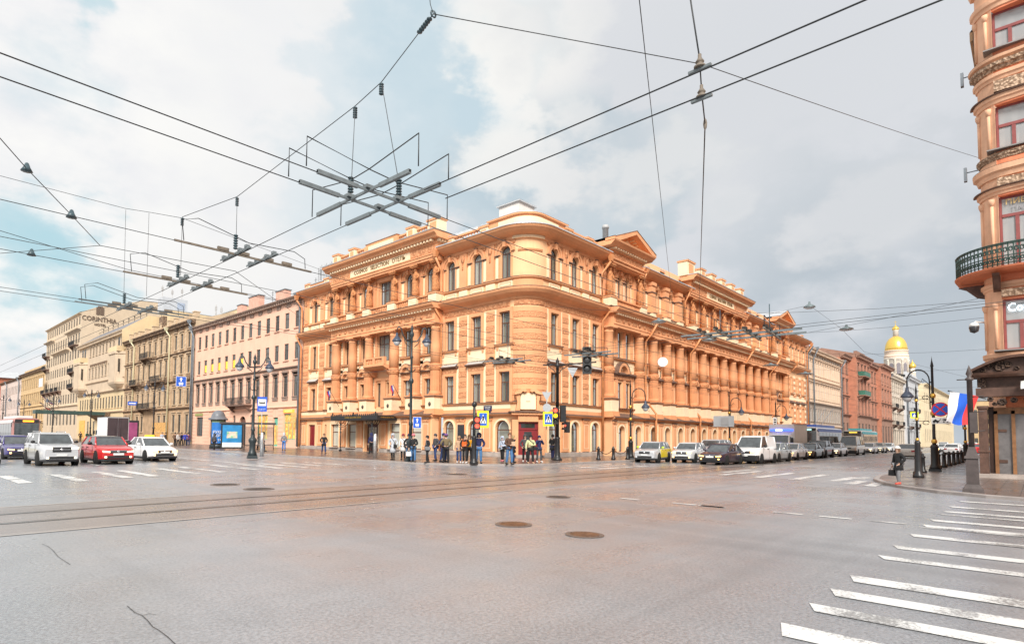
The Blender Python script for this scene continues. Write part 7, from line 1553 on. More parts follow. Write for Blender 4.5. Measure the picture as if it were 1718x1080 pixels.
KINDS = {   # L, W, H, wheel r, wheelbase offsets (front, rear), profile of the lower body top (x, z), greenhouse (base front, roof front, roof rear, base rear), belt z
 'sedan': (4.5,1.74,1.46,.31,(.82,3.45),[(0,.66),(.10,.74),(.75,.86),(1.25,.92),(1.45,.94),(3.55,.98),(4.25,.98),(4.46,.86),(4.5,.7)],(1.22,2.0,3.2,3.86)),
 'hatch': (4.1,1.78,1.50,.33,(.80,3.30),[(0,.72),(.08,.82),(.6,.94),(1.1,1.0),(1.35,1.02),(3.4,1.06),(3.9,1.04),(4.06,.9),(4.1,.7)],(1.18,1.78,3.45,3.92)),
 'estate': (4.6,1.76,1.50,.32,(.85,3.5),[(0,.66),(.1,.76),(.8,.88),(1.25,.94),(1.5,.96),(3.9,1.0),(4.4,1.0),(4.56,.88),(4.6,.7)],(1.25,2.05,4.0,4.42)),
 'suv': (4.6,1.86,1.70,.37,(.88,3.55),[(0,.84),(.1,.98),(.7,1.08),(1.2,1.12),(1.4,1.14),(3.9,1.18),(4.4,1.16),(4.56,1.0),(4.6,.8)],(1.2,1.85,3.85,4.38)),
 'bigsuv': (4.95,1.98,1.90,.40,(.92,3.78),[(0,.98),(.06,1.14),(.6,1.22),(1.2,1.25),(1.4,1.26),(4.2,1.30),(4.78,1.28),(4.92,1.1),(4.95,.85)],(1.28,1.85,4.4,4.8)),
 'van': (4.2,1.75,1.85,.31,(.78,3.4),[(0,.72),(.10,.9),(.6,1.02),(1.0,1.08),(1.2,1.1),(3.9,1.14),(4.1,1.14),(4.17,.9),(4.2,.6)],(.85,1.55,4.02,4.14)),
 'minibus': (5.5,2.0,2.3,.34,(.95,4.4),[(0,.78),(.08,.98),(.5,1.12),(.7,1.18),(1.0,1.2),(5.1,1.24),(5.4,1.24),(5.47,.9),(5.5,.6)],(.62,1.25,5.3,5.44)),
}
def car(loc, heading, kind, paint, label, cat='car', lights=HLA, group='cars and vans in traffic', roof_sign=None, roofp=None, sidep=None, plate=True, bumper=None, panelvan=False, simple=False, mirror=None, rails=False, name=None, sc=1.0, rear=False):
    """heading: direction the car faces, radians about z; local +x points backwards from the nose at x = 0"""
    L, W, H, r, (wf, wr), prof, (gb, gf, gr, ge) = KINDS[kind]
    t = thing(name or {'van':'panel_van','minibus':'minibus'}.get(kind, 'car'), label, cat, (*loc, 0), heading+PI, group); t.scale = (sc, sc, sc)
    zb = .20 if 'suv' not in kind else .27; hw = W/2
    def ztop(x):
        for (a, za), (c, zc) in zip(prof, prof[1:]):
            if a <= x <= c: return za+(zc-za)*(x-a)/(c-a)
        return prof[-1][1]
    m = MB(); rings = []
    xs = sorted(set([0,.04,.12,.3,.6]+[round(p[0],3) for p in prof]+[wf-r*1.15,wf+r*1.15,wr-r*1.15,wr+r*1.15,L-.3,L-.12,L-.04,L]))
    for x in xs:
        e = min(x, L-x); k = 1-.17*max(0, 1-e/.6)**2; zt = ztop(x); zl = zb+.12*max(0, 1-e/.35)**1.5
        w = hw*k; b = zl+(zt-zl)*.28; mdl = zl+(zt-zl)*.62
        H_ = [(-w*.90,zl),(-w*.985,zl+.06),(-w,b),(-w*.995,mdl),(-w*.965,zt-.07),(-w*.90,zt-.015),(-w*.70,zt+.012)]
        rings.append([(x,y,z) for y, z in H_]+[(x,0,zt+.022)]+[(x,-y,z) for y, z in H_[::-1]])
    m.loft(rings); body = m.build('body', paint, t)
    zg = ztop((gb+ge)/2)-.01; wb = hw*.93; wt = hw*.74; zr = H
    # greenhouse: roof, pillars and glass
    zf, zre = ztop(gb)+.005, ztop(ge)+.005
    ro = MB(); n = 5; R = []
    for x, dz in ((gf-.06,-.045),(gf+.12,-.012),((gf+gr)/2,.012),(gr-.1,-.008),(gr+.05,-.05)):
        R.append([(x, -wt*1.01, zr+dz-.05), (x, -wt*.97, zr+dz-.015), (x, -wt*.7, zr+dz+.005), (x, 0, zr+dz+.012), (x, wt*.7, zr+dz+.005), (x, wt*.97, zr+dz-.015), (x, wt*1.01, zr+dz-.05), (x, 0, zr+dz-.055)])
    ro.loft(R); ro.build('roof', roofp or paint, t)
    g = MB(); z1 = zr-.05
    A = dict(fl=(gb,-wb*.94,zf), fr=(gb,wb*.94,zf), tl=(gf,-wt,z1), tr=(gf,wt,z1), rl=(ge,-wb*.92,zre), rr=(ge,wb*.92,zre), ql=(gr,-wt,z1), qr=(gr,wt,z1))
    g.face([A['fl'],A['fr'],A['tr'],A['tl']]); g.build('windscreen', CGLASS, t)
    g = MB(); g.face([A['rl'],A['rr'],A['qr'],A['ql']]); g.build('rear_window', paint if panelvan else CGLASS, t)
    for sd in (-1, 1):
        g = MB(); xm = gf+(gr-gf)*(.30 if panelvan else .48); k = .96
        P1 = [(gb+.1, sd*wb*k, zf), (xm, sd*wb*k, zg+.01), (xm, sd*wt, z1), (gf+.02, sd*wt, z1)]; P2 = [(xm, sd*wb*k, zg+.01), (ge-.05, sd*wb*.94, zre), (gr-.02, sd*wt, z1), (xm, sd*wt, z1)]
        g.cur = 0; g.face(P1); g.cur = 1 if panelvan else 0; g.face(P2); g.build('side_window', [CGLASS, paint], t)
        p = MB()
        for a, c in (((gb,sd*wb*.95,zf),(gf,sd*wt,z1)), ((xm,sd*wb*.965,zg),(xm,sd*wt*1.005,z1)), ((ge,sd*wb*.93,zre),(gr,sd*wt,z1))): p.tube([a, c], .045 if a[0] != xm else .035, 6)
        if kind in ('estate','suv','bigsuv','minibus') and not panelvan: q = (xm+ge)/2+.15; p.tube([(q,sd*wb*.955,zg+.01),((xm+gr)/2+.2,sd*wt,z1)], .04, 6)
        p.build('pillar', paint, t)
        # mirrors, handles, seams
        q = MB(); q.lathe((gb+.32, sd*(hw+.10), zf+.10), [(0,-.09),(.07,-.06),(.085,0),(.07,.07),(0,.09)], 8, sx=.75, sy=1.35); q.tube([(gb+.32,sd*hw*.9,zf+.03),(gb+.32,sd*(hw+.05),zf+.07)], .02, 4); q.build('mirror', mirror or paint, t)
        if not simple:
            q = MB()
            for xx in (gb+.25, xm, ge-.45):
                if xx < L-.6: q.box(xx-.006, xx+.006, *sorted((sd*hw*.992, sd*(hw+.004))), zb+.14, zg-.06)
            for xx in (xm-.32, ge-.72): q.box(xx, xx+.2, *sorted((sd*hw*.99, sd*(hw+.02))), zg-.16, zg-.12)
            q.box(wf+r*1.1, wr-r*1.1, *sorted((sd*hw*.97, sd*(hw+.006))), zb-.01, zb+.08); q.build('door_trim', CBLK, t)
            if sidep: q = MB(); q.box(wf+r*1.25, wr-r*1.15, *sorted((sd*hw*.97, sd*(hw+.008))), zb+.16, zg-.05); q.box(wr-r*1.15, L-.28, *sorted((sd*hw*.95, sd*(hw+.003))), zb+.62, zg-.04); q.build('door_panel', sidep, t)
    for x in (wf, wr):
        for sd in (-1, 1):
            tm, rm = wheel_mesh(r, .22); wo = obj('wheel', tm, t, (x, sd*(hw-.11), r)); obj('rim', rm, wo)
    q = MB()
    for x in (wf, wr):
        for sd in (-1, 1): q.lathe((x, sd*(hw-.06), r+.02), [(r*1.2,-.16),(r*1.2,.068 if sd > 0 else .15),(0,.069 if sd > 0 else .15)] if sd > 0 else [(0,-.069),(r*1.2,-.068),(r*1.2,.16)], 18, 'y')
    q.box(.3, L-.3, -hw*.85, hw*.85, zb-.06, zb+.06); q.build('wheel_arch', UNDER, t)
    zh = ztop(.12)
    for sd in (-1, 1):
        q = MB(); w2 = hw*.86; hh = .085 if kind != 'bigsuv' else .10
        q.loft([[(xx, sd*yy, zz) for yy, zz in ((w2*.52,zh-.19),(w2*.97,zh-.17),(w2*.985,zh-.17+hh),(w2*.54,zh-.20+hh))] for xx in (-.012, .16)], sm=False)
        q.build('headlight', lights, t)
        q = MB(); q.box(-.005,.1, *sorted((sd*w2*.60, sd*w2*.86)), zb+.16, zb+.25); q.build('fog_light', HLO if lights is HLO else lights, t)
        q = MB(); zt_ = ztop(L-.15); q.box(L-.12, L+.012, *sorted((sd*w2*.58, sd*w2*.97)), zt_-.26, zt_-.08); q.build('tail_light', TAIL, t)
    q = MB(); gh = .36 if kind == 'bigsuv' else .27 if kind == 'suv' else .22; q.box(-.018,.06,-hw*.46,hw*.46,zh-gh,zh-.07)
    q.box(-.012,.08,-hw*.62,hw*.62,zb+.13,zb+.27); q.loft([[(x,y,z) for y, z in ((-hw*k,zb+.0),(hw*k,zb+.0),(hw*k,zb+.09),(-hw*k,zb+.09))] for x, k in ((-.03,.74),(.08,.88),(.35,.97))], sm=False); q.build('grille', CBLK, t)
    q = MB(); q.box(-.028,.05,-hw*.45,hw*.45,zh-.085,zh-.065); q.box(-.026,.05,-hw*.42,hw*.42,zh-gh*.62,zh-gh*.55); q.lathe((-.02,0,zh-gh*.58), [(0,-.02),(.06,-.012),(.07,.0)], 10, 'x'); q.build('grille_bar', CHR, t)
    if bumper: q = MB(); q.loft([[(x,y,z) for y, z in ((-hw*k,zb+.04),(hw*k,zb+.04),(hw*k,zb+.36),(-hw*k,zb+.36))] for x, k in ((-.04,.86),(.06,.97),(.3,1.005))], sm=False); q.build('bumper', bumper, t)
    if plate:
        q = MB(); q.box(-.045,-.02,-.26,.26,zb+.30,zb+.41); q.build('number_plate', PLATE, t)
        q = MB(); q.box(L+.005,L+.03,-.26,.26,zb+.42,zb+.53); q.build('number_plate', PLATE, t)
    q = MB()
    for sd in (-.35, .25): q.tube([(gb+.03,sd*hw,zf+.02),(gb+.16,(sd+.42)*hw,zf+.085)], .012, 4)
    q.build('wiper', CBLK, t)
    if rails:
        for sd in (-1, 1): q = MB(); q.tube([(gf+.25,sd*wt*.85,zr),(gf+.35,sd*wt*.85,zr+.06),(gr-.35,sd*wt*.85,zr+.06),(gr-.2,sd*wt*.85,zr)], .025, 6); q.build('roof_rail', CHR if kind == 'bigsuv' else CBLK, t)
    if roof_sign: q = MB(); xc = gf+.55; q.frust(xc,0,zr,zr+.14,.09,.3,.06,.26); q.build('taxi_sign', roof_sign, t)
    return t
SIL = paintm('silver', (.62,.63,.65), .4); PWH = paintm('white', (.80,.80,.80), 0); PRE = paintm('red', (.55,.022,.025), .1); PBL = paintm('violet_blue', (.075,.065,.22), .3); PDK = paintm('dark_plum', (.045,.035,.06), .4); PGR = paintm('graphite', (.10,.105,.115), .4); PBG = paintm('champagne', (.56,.52,.46), .3); PYE = paintm('taxi_yellow', (.78,.62,.02), 0); PSG = paintm('silver_green', (.50,.54,.54), .4); PLG = paintm('light_grey', (.72,.73,.74), .3)
ORS = mat('taxi_sign_orange', (.85,.35,.03), .4, 0, emit=(1,.45,.05), es=.5)
S_ = math.radians(-90)                   # facing the camera down the left street (towards -Y)
W_H = math.radians(180)                  # facing the junction along the right street (towards -X)
car((-30.0, 6.3), S_+.03, 'bigsuv', SIL, 'silver large off-road wagon with chrome grille, foremost at the left crossing', lights=HL, rails=True, mirror=CBLK, sc=.88)
car((-27.35, 6.6), S_+.02, 'hatch', PRE, 'small red hatchback with dark roof, between the silver off-road wagon and the white saloon', lights=HL, roofp=PGR, mirror=CBLK, bumper=None)
car((-24.15, 9.0), S_+.04, 'sedan', PWH, 'white saloon with orange roof lamp, right-hand of the first row at the left crossing', lights=HLA, roof_sign=ORS)
car((-30.15, 15.8), S_+.02, 'sedan', PBL, 'violet-blue saloon partly hidden behind the silver off-road wagon', lights=HLA)
car((-33.0, 8.0), S_+.05, 'sedan', PWH, 'white car cut by the left edge of the photo', lights=HL)
car((-32.0, 24.5), S_, 'suv', PGR, 'dark grey off-road wagon with lights on, behind the violet-blue saloon', lights=HL, rails=True)
car((-34.2, 33), S_, 'sedan', PWH, 'white car with a red tail far back at the left edge', lights=HL, simple=True)
car((-34.6, 24), S_, 'hatch', PYE, 'yellow-fronted car glimpsed at the left edge behind the white car', lights=HL, simple=True)
# right-hand street, first rows facing the junction
car((2.0, -8.7), W_H+.16, 'suv', SIL, 'silver sport utility taxi with yellow doors, nearest the hotel corner', 'taxi', lights=HLO, sidep=PYE, mirror=mat('mirror_lime', (.55,.75,.05), .4, 0), sc=.88)
car((4.4, -10.3), W_H+.12, 'suv', PLG, 'pale silver estate wagon between the yellow-doored taxi and the dark plum saloon', lights=HLA, sc=.86)
car((2.9, -12.9), W_H, 'sedan', PDK, 'dark plum saloon with amber lamps, nearest row of the right street', lights=HLA, sc=.97)
car((7.2, -13.6), W_H, 'van', PWH, 'white panel van with black bumper behind the dark plum saloon', 'van', lights=HLA, bumper=CBLK, panelvan=True, mirror=CBLK, sc=1.08)
car((12.4, -13.3), W_H, 'estate', PSG, 'silver-green estate car behind the white panel van', lights=HLA)
car((19.0, -12.9), W_H, 'sedan', PWH, 'white saloon following the silver-green estate', lights=HLA)
car((25.5, -12.7), W_H, 'sedan', PGR, 'graphite saloon following the white saloon on the right street', lights=HLA, simple=True)
car((30.0, -12.5), W_H, 'suv', PGR, 'graphite off-road car with a greenish headlamp, further along the right street', lights=HL, simple=True)
car((37.5, -12.3), W_H, 'sedan', PLG, 'light grey saloon ahead of the beige minibus', lights=HL, simple=True)
car((47, -12.0), W_H, 'minibus', PBG, 'beige minibus in the traffic before the red brick house', 'minibus', lights=HLO, simple=True, bumper=CBLK)
car((60, -11.6), W_H, 'sedan', PWH, 'white saloon right behind the beige minibus', lights=HL, simple=True)
car((68, -11.4), W_H, 'hatch', PBG, 'champagne hatchback second behind the beige minibus', lights=HL, simple=True)
car((77, -11.2), W_H, 'sedan', PLG, 'light grey saloon third behind the beige minibus', lights=HL, simple=True)
car((12.5, -8.6), W_H, 'suv', SIL, 'silver car half hidden behind the pale estate wagon', lights=HLO, simple=True)
car((13.3, -10.9), W_H, 'sedan', PWH, 'white taxi with yellow roof lamp half hidden behind the dark plum saloon', 'taxi', lights=HLA, roof_sign=mat('taxi_sign_yellow', (.85,.6,.03), .4, 0, emit=(1,.7,.05), es=.4), simple=True)
car((30, -8.2), W_H, 'sedan', PLG, 'pale car beside the armoured truck', lights=HLO, simple=True)
car((41, -8.0), W_H, 'suv', PDK, 'dark off-road car by the canopy at the far end of the hotel', lights=HLO, simple=True)
car((42, -9.9), W_H, 'hatch', PWH, 'white car with roof lamps in the middle lane before the trolleybus', lights=HL, simple=True)
car((36, -10.2), W_H, 'sedan', PLG, 'grey car in the middle lane beside the graphite off-road car', lights=HLO, simple=True)
E_H = 0.0
car((41.4, -19.0), E_H, 'sedan', PBG, 'champagne saloon seen from behind, driving away on the right street', lights=HLO)
car((73, -19.9), E_H, 'sedan', PWH, 'white saloon seen from behind, driving away between the lamp posts', lights=HLO)
car((86, -17.5), W_H, 'sedan', PLG, 'grey saloon with lights coming down the far right street', lights=HLA, simple=True)
car((100, -20.2), E_H, 'suv', PWH, 'white car far up the right street, leftmost of the distant pair', lights=HLO, simple=True)
car((96, -21.9), E_H, 'sedan', PLG, 'grey car far up the right street near the kerb', lights=HLO, simple=True)
car((77, -21.95), E_H, 'hatch', PRE, 'red car parked behind the dark square-footed post', lights=HLO, simple=True)
car((124, -16), W_H, 'sedan', PWH, 'white car in the far distance of the right street', lights=HL, simple=True)
car((135, -13), W_H, 'suv', PLG, 'light off-road car in the far distance before the ivory house', lights=HLO, simple=True)
# buses and trucks
def bus(loc, heading, L, W, H, label, body, top, dest, group='buses', name='bus', poles=False, frame=None):
    t = thing(name, label, 'bus', (*loc, 0), heading+PI, group); hw = W/2
    m = MB(); R = []
    for x, k in ((0,.90),(.06,.96),(.3,1),(L-.2,1),(L-.04,.97),(L,.93)):
        R.append([(x,y*hw*k,z) for y, z in ((-.97,.32),(-1,.45),(-1,H*.55),(-.985,H-.32),(-.90,H-.08),(-.6,H),(.6,H),(.90,H-.08),(.985,H-.32),(1,H*.55),(1,.45),(.97,.32))])
    m.loft(R, sm=False); m.build('body', body, t)
    m = MB(); m.box(-.03,.02,-hw*.88,hw*.88,1.15,H-.55); m.build('windscreen', CGLASS, t)
    m = MB(); m.box(-.04,.02,-hw*.86,hw*.86,H-.50,H-.16); dd = m.build('destination_board', CBLK, t); m = MB(); m.box(-.055,-.04,-hw*.5,hw*.3,H-.42,H-.24); m.build('destination_text', dest, dd)
    for sd in (-1, 1):
        m = MB(); n = int((L-1.4)/1.45)
        for i in range(n): x = .8+i*(L-1.2)/n; m.box(x, x+(L-1.2)/n-.09, *sorted((sd*hw*.98, sd*(hw+.012))), 1.2, H-.62)
        m.build('side_windows', CGLASS, t)
        m = MB(); m.box(.2, L-.2, *sorted((sd*hw*.98, sd*(hw+.008))), H-.56, H-.2); m.build('roof_band', top, t)
        m = MB(); m.box(-.03,.03, *sorted((sd*hw*.55, sd*hw*.9)), .6, .8); m.build('headlight', HLO, t); m = MB(); m.tube([(.02,sd*hw*.95,H-.4),(-.3,sd*(hw+.15),H-.55),(-.3,sd*(hw+.15),H-1.0)], .04, 5); m.build('mirror', CBLK, t)
        for x in (2.4, L-3): tm, rm = wheel_mesh(.48, .28); wo = obj('wheel', tm, t, (x, sd*(hw-.13), .48)); obj('rim', rm, wo)
    m = MB(); m.box(1.5, L-1.5, -hw*.6, hw*.6, H, H+.28); m.build('roof_units', top, t)
    if poles:
        m = MB()
        for y in (-.35, .35): m.tube([(L*.45,y,H+.25),(L*.98,y*1.2,H+2.6)], .035, 5)
        m.build('trolley_pole', GREYB, t)
    return t
bus((-24.6, 50), S_, 11.5, 2.5, 3.2, 'white-fronted bus with a dull red side, behind the silver off-road wagon', mat('bus_red', (.42,.20,.18), .4, .1), mat('bus_white', (.75,.74,.72), .4, .08), mat('display_orange', (.8,.3,.02), .4, 0, emit=(1,.35,.03), es=1.2))
m = bpy.data.objects
bus((40, -9.95+.6), W_H, 11.8, 2.5, 3.3, 'white and blue trolleybus with raised poles, in the traffic before the beige house', PWH, mat('bus_blue', (.05,.12,.45), .4, .1), mat('display_cyan', (.3,.8,.75), .4, 0, emit=(.4,1,.85), es=.9), name='trolleybus', poles=True)
bus((66, -9.0), W_H, 11.5, 2.5, 3.3, 'teal and grey bus behind the trolleybus', mat('bus_grey', (.55,.55,.53), .4, .1), mat('bus_teal', (.05,.42,.46), .4, .1), mat('display_amber', (.7,.5,.1), .4, 0, emit=(1,.7,.1), es=.6))
def truck(loc, heading, label, boxm, cabm, L=6.5, W=2.2, H=3.1, beacon=False, rear=None, group='trucks'):
    t = thing('box_truck', label, 'truck', (*loc, 0), heading+PI, group); hw = W/2
    m = MB(); R = [[(x,y*hw*.92*k,z) for y, z in ((-1,.4),(-1,1.3),(-.97,zz*.80),(-.86,zz),(.86,zz),(.97,zz*.80),(1,1.3),(1,.4))] for x, zz, k in ((0,1.15,.94),(.15,1.3,.98),(.75,1.45,1),(1.35,2.25,1),(2.1,2.32,1))]; m.loft(R, sm=False); m.build('cab', cabm, t)
    m = MB(); m.face([(.72,-hw*.8,1.47),(.72,hw*.8,1.47),(1.27,hw*.74,2.18),(1.27,-hw*.74,2.18)]); m.build('windscreen', CGLASS, t)
    for sd in (-1, 1):
        m = MB(); m.box(1.2,1.95,*sorted((sd*hw*.88, sd*hw*.94)),1.42,2.05); m.build('side_window', CGLASS, t)
        m = MB(); m.box(-.02,.12,*sorted((sd*hw*.55, sd*hw*.86)),.9,1.08); m.build('headlight', HLO, t); m = MB(); m.box(1.0,1.1,*sorted((sd*hw*.98, sd*(hw+.18))),1.5,1.95); m.build('mirror', CBLK, t)
        for x in (1.0, L-1.4): tm, rm = wheel_mesh(.4, .26); wo = obj('wheel', tm, t, (x, sd*(hw-.14), .4)); obj('rim', rm, wo)
    m = MB(); m.box(2.15, L, -hw, hw, .75, H); m.build('cargo_box', boxm, t)
    m = MB(); m.box(.2, L-.1, -hw*.7, hw*.7, .45, .75); m.build('chassis', UNDER, t)
    m = MB()
    for z in (.75, H-.06): m.box(2.13, L+.02, -hw-.02, -hw+.04, z, z+.08); m.box(2.13, L+.02, hw-.04, hw+.02, z, z+.08)
    m.box(L-.02, L+.02, -hw-.02, hw+.02, H-.06, H+.03); m.build('box_edging', GREYB, t)
    m = MB(); m.box(L+.001, L+.03, -hw+.06, -.015, .82, H-.1); m.box(L+.001, L+.03, .015, hw-.06, .82, H-.1)
    for y in (-.3,.3): m.tube([(L+.05,y,.9),(L+.05,y,H-.2)], .02, 5)
    m.build('rear_doors', rear or boxm, t)
    if beacon:
        m = MB(); m.box(2.0, 2.16, -hw*.9, hw*.9, 2.62, 2.80); m.build('beacon_bar', mat('beacon_blue', (.02,.06,.5), .2, 0, emit=(.05,.12,1.0), es=1.6), t)
        m = MB(); m.box(1.97, 2.0, -.1, .5, 2.63, 2.79); m.build('beacon_flash', mat('beacon_flash', (.5,.6,1), .2, 0, emit=(.35,.45,1.0), es=4.0), t)
        for sd in (-1, 1): m = MB(); m.box(3.2, L-.6, *sorted((sd*hw, sd*(hw+.01))), .95, 1.12); m.build('stripe', BLUE, t)
    return t
truck((25.6, -10.3), W_H, 'pale armoured box truck with a flashing blue beacon bar, behind the white panel van', mat('truck_sand', (.66,.62,.56), .5, .06), PWH, 6.6, 2.3, 3.3, True)
tk = truck((-15.3, 57.5), PI/2, 'white box truck with dark rear doors parked by the left pavement', PWH, PWH, 6.4, 2.4, 3.6, False, mat('truck_door_dark', (.06,.04,.045), .6, .2))
# ------------------------------------------------------------------ people
SKIN = mat('skin', (.62,.38,.27), .6, .08, 8)
def clothm(n, c): return mat('cloth_'+n, c, .9, .15, 5, .25)
HAIRD, HAIRB, HAIRF = mat('hair_dark', (.03,.02,.015), .6, .2, 12), mat('hair_brown', (.16,.075,.035), .6, .2, 12), mat('hair_fair', (.42,.28,.13), .6, .2, 12)
def skin_mesh(name, verts, edges, radii, m, extra=None, lv=1):
    me = bpy.data.meshes.new(name); me.from_pydata(verts, edges, []); o = bpy.data.objects.new(name, me); COL.objects.link(o)
    md = o.modifiers.new('s', 'SKIN'); md.use_smooth_shade = True; md.branch_smoothing = .4
    for v, r in zip(me.skin_vertices[0].data, radii): v.radius = r if isinstance(r, tuple) else (r, r)
    me.skin_vertices[0].data[0].use_root = True
    sb = o.modifiers.new('u', 'SUBSURF'); sb.levels = lv; sb.render_levels = lv
    dg = bpy.context.evaluated_depsgraph_get(); out = bpy.data.meshes.new_from_object(o.evaluated_get(dg)); out.name = name
    bpy.data.objects.remove(o); bpy.data.meshes.remove(me)
    if extra:
        bm = bmesh.new(); bm.from_mesh(out); tmp = extra.mesh('x', m); bm.from_mesh(tmp); bm.to_mesh(out); bm.free(); bpy.data.meshes.remove(tmp)
    out.materials.clear(); out.materials.append(m)
    for p in out.polygons: p.use_smooth = True
    return out
ARMS = {'down': ((.25,.02,1.13),(.27,-.05,.87)), 'pocket': ((.31,.07,1.14),(.20,-.12,.95)), 'phone': ((.25,.04,1.13),(.12,-.27,1.20)), 'hold': ((.26,.03,1.12),(.08,-.25,1.06)), 'face': ((.29,-.05,1.16),(.10,-.20,1.46)), 'cross': ((.27,.0,1.13),(-.05,-.22,1.12))}
def person(loc, face, label, top, legs, hair=None, hat=None, hood=None, h=1.72, coat=.0, arms=('down','down'), step=.12, shoes=None, bag=None, boots=False, turn=0.0, lean=0.0, width=1.0, scarf=None, dress=None):
    """face: direction looked at (radians about z); figure built facing -y"""
    t = thing('person', label, 'person', (*loc, .1), face+PI/2, 'people on the pavements'); k = h/1.72; t.scale = (k*width, k*width, k)
    st = step; ly = lean
    J = dict(pel=(0,0,.93), spi=(0,.01,1.12), che=(0,-ly*.6,1.32), nek=(0,-ly,1.46), hd1=(0,-.02-ly,1.555), hd2=(0,-.03-ly,1.64), hd3=(0,-.01-ly,1.70))
    for s, n in ((1,'l'),(-1,'r')):
        f = st*s; J['hip'+n] = (.09*s,0,.89); J['kne'+n] = (.105*s,-.02-f*.6 if f > 0 else -.02-f*.45,.48); J['ank'+n] = (.11*s,-f*.9+.02,.085); J['toe'+n] = (.125*s,-f*.9-.13,.035)
        a = ARMS[arms[0 if s > 0 else 1]]; J['sho'+n] = (.175*s,-ly*.8,1.40); J['elb'+n] = (a[0][0]*s,a[0][1]-ly*.5,a[0][2]); J['wri'+n] = (a[1][0]*s,a[1][1]-ly*.6,a[1][2])
        d = (Vector(J['wri'+n])-Vector(J['elb'+n])).normalized(); J['pal'+n] = tuple(Vector(J['wri'+n])+d*.075)
    order = ['pel','spi','che','nek','hd1','hd2','hd3']+[a+b for b in 'lr' for a in ('hip','kne','ank','toe','sho','elb','wri','pal')]
    ix = {n: i for i, n in enumerate(order)}
    E = [('pel','spi'),('spi','che'),('che','nek'),('nek','hd1'),('hd1','hd2'),('hd2','hd3')]
    for b in 'lr': E += [('pel','hip'+b),('hip'+b,'kne'+b),('kne'+b,'ank'+b),('ank'+b,'toe'+b),('che','sho'+b),('sho'+b,'elb'+b),('elb'+b,'wri'+b),('wri'+b,'pal'+b)]
    R = dict(pel=(.135,.10),spi=(.12,.09),che=(.14,.10),nek=.052,hd1=(.07,.08),hd2=(.083,.097),hd3=(.06,.075),hip=.085,kne=.058,ank=.04,toe=.035,sho=.055,elb=.042,wri=.030,pal=(.036,.02))
    rad = [R[n] if n in R else R[n[:-1]] for n in order]
    ex = MB()
    for b in 'lr':
        w, p = Vector(J['wri'+b]), Vector(J['pal'+b]); d = (p-w).normalized(); sd = Vector((1,0,0)) if abs(d.x) < .8 else Vector((0,0,1)); n = d.cross(sd).normalized(); sd = n.cross(d)
        for q in range(4):
            a = p+sd*(.027-.018*q); ln = (.065,.078,.072,.055)[q]; ex.tube([tuple(a-d*.01), tuple(a+d*ln*.55), tuple(a+d*ln*.9+n*.018)], [.0095,.0085,.007], 5)
        s_ = 1 if b == 'l' else -1; a = w+d*.03+sd*.03*1; ex.tube([tuple(a), tuple(a+sd*.035+d*.025), tuple(a+sd*.036+d*.055)], [.012,.010,.008], 5)
    hx, hy, hz = J['hd2']; ex.loft([[(hx+a*.012*s, hy-.085-a*.0-dd, hz-.005-zz) for a, s in ((1,1),(0,0),(-1,1))] for dd, zz in ((.0,-.035),(.022,.02),(.005,.03))])
    for s in (-1, 1): ex.lathe((hx+s*.082, hy+.01, hz), [(0,-.03),(.012,-.01),(.014,.015),(0,.032)], 6)
    bme = skin_mesh('body', [J[n] for n in order], [(ix[a], ix[b]) for a, b in E], rad, SKIN, ex); obj('body', bme, t)
    fm = MB()
    for s in (-1, 1): fm.lathe((hx+s*.032, hy-.088, hz+.0), [(0,-.008),(.012,0),(0,.008)], 6)
    fm.build('eyes', HAIRD, t); fm = MB(); fm.lathe((hx, hy-.083, hz-.062), [(0,-.006),(.024,0),(0,.006)], 8, sy=.5); fm.build('mouth', mat('lips', (.42,.14,.12), .5, 0), t)
    def sub(names, grow, m, nm, override={}):
        nn = [n for n in order if n in names]; i2 = {n: i for i, n in enumerate(nn)}; ee = [(i2[a], i2[b]) for a, b in E if a in i2 and b in i2]
        rr = []
        for n in nn:
            q = override.get(n, override.get(n[:-1], None)) or (R[n] if n in R else R[n[:-1]]); rr.append(tuple(x+grow for x in q) if isinstance(q, tuple) else q+grow)
        return obj(nm, skin_mesh(nm, [J[n] for n in nn], ee, rr, m), t)
    jn = ['pel','spi','che']+[a+b for b in 'lr' for a in ('sho','elb','wri')]
    Jn = J['nek']; J['nek'] = (Jn[0], Jn[1], 1.44)
    jo = sub(jn+['nek'], .028, top, 'coat' if coat > 0 else 'jacket', {'nek': .05, 'pel': (.15,.115)})
    if coat > 0:
        m = MB(); m.loft([[((a)*math.cos(2*PI*q/14), -(b_)*math.sin(2*PI*q/14)+.0, z) for q in range(14)] for a, b_, z in ((.175,.145,1.0),(.19,.155,.93),(.205,.17,.93-coat*.5),(.215,.185,.93-coat))], cap=True); m.build('coat_skirt', top, t)
    sub(['pel']+[a+b for b in 'lr' for a in ('hip','kne','ank')], .022 if not boots else .012, legs, 'trousers', {'ank': .048})
    sh = MB()
    for b in 'lr':
        a, c = Vector(J['ank'+b]), Vector(J['toe'+b]); sh.loft([[(p.x+w_*math.cos(2*PI*q/8), p.y, max(0, zc+hh*math.sin(2*PI*q/8))) for q in range(8)] for p, w_, zc, hh in ((a+Vector((0,.075,0)),.03,.045,.045),(a+Vector((0,.04,0)),.048,.055,.055),(a,.05,.06,.062),(a.lerp(c,.6),.052,.045,.045),(c+Vector((0,-.02,0)),.048,.032,.032),(c+Vector((0,-.055,0)),.025,.025,.02))])
        if boots: sh.loft([[(p[0]+r_*math.cos(2*PI*q/8), p[1]+r_*math.sin(2*PI*q/8), p[2]) for q in range(8)] for p, r_ in ((J['ank'+b],.052),((Vector(J['ank'+b]).lerp(Vector(J['kne'+b]),.55)),.066))])
    sh.build('shoes', shoes or clothm('black', (.018,.018,.02)), t)
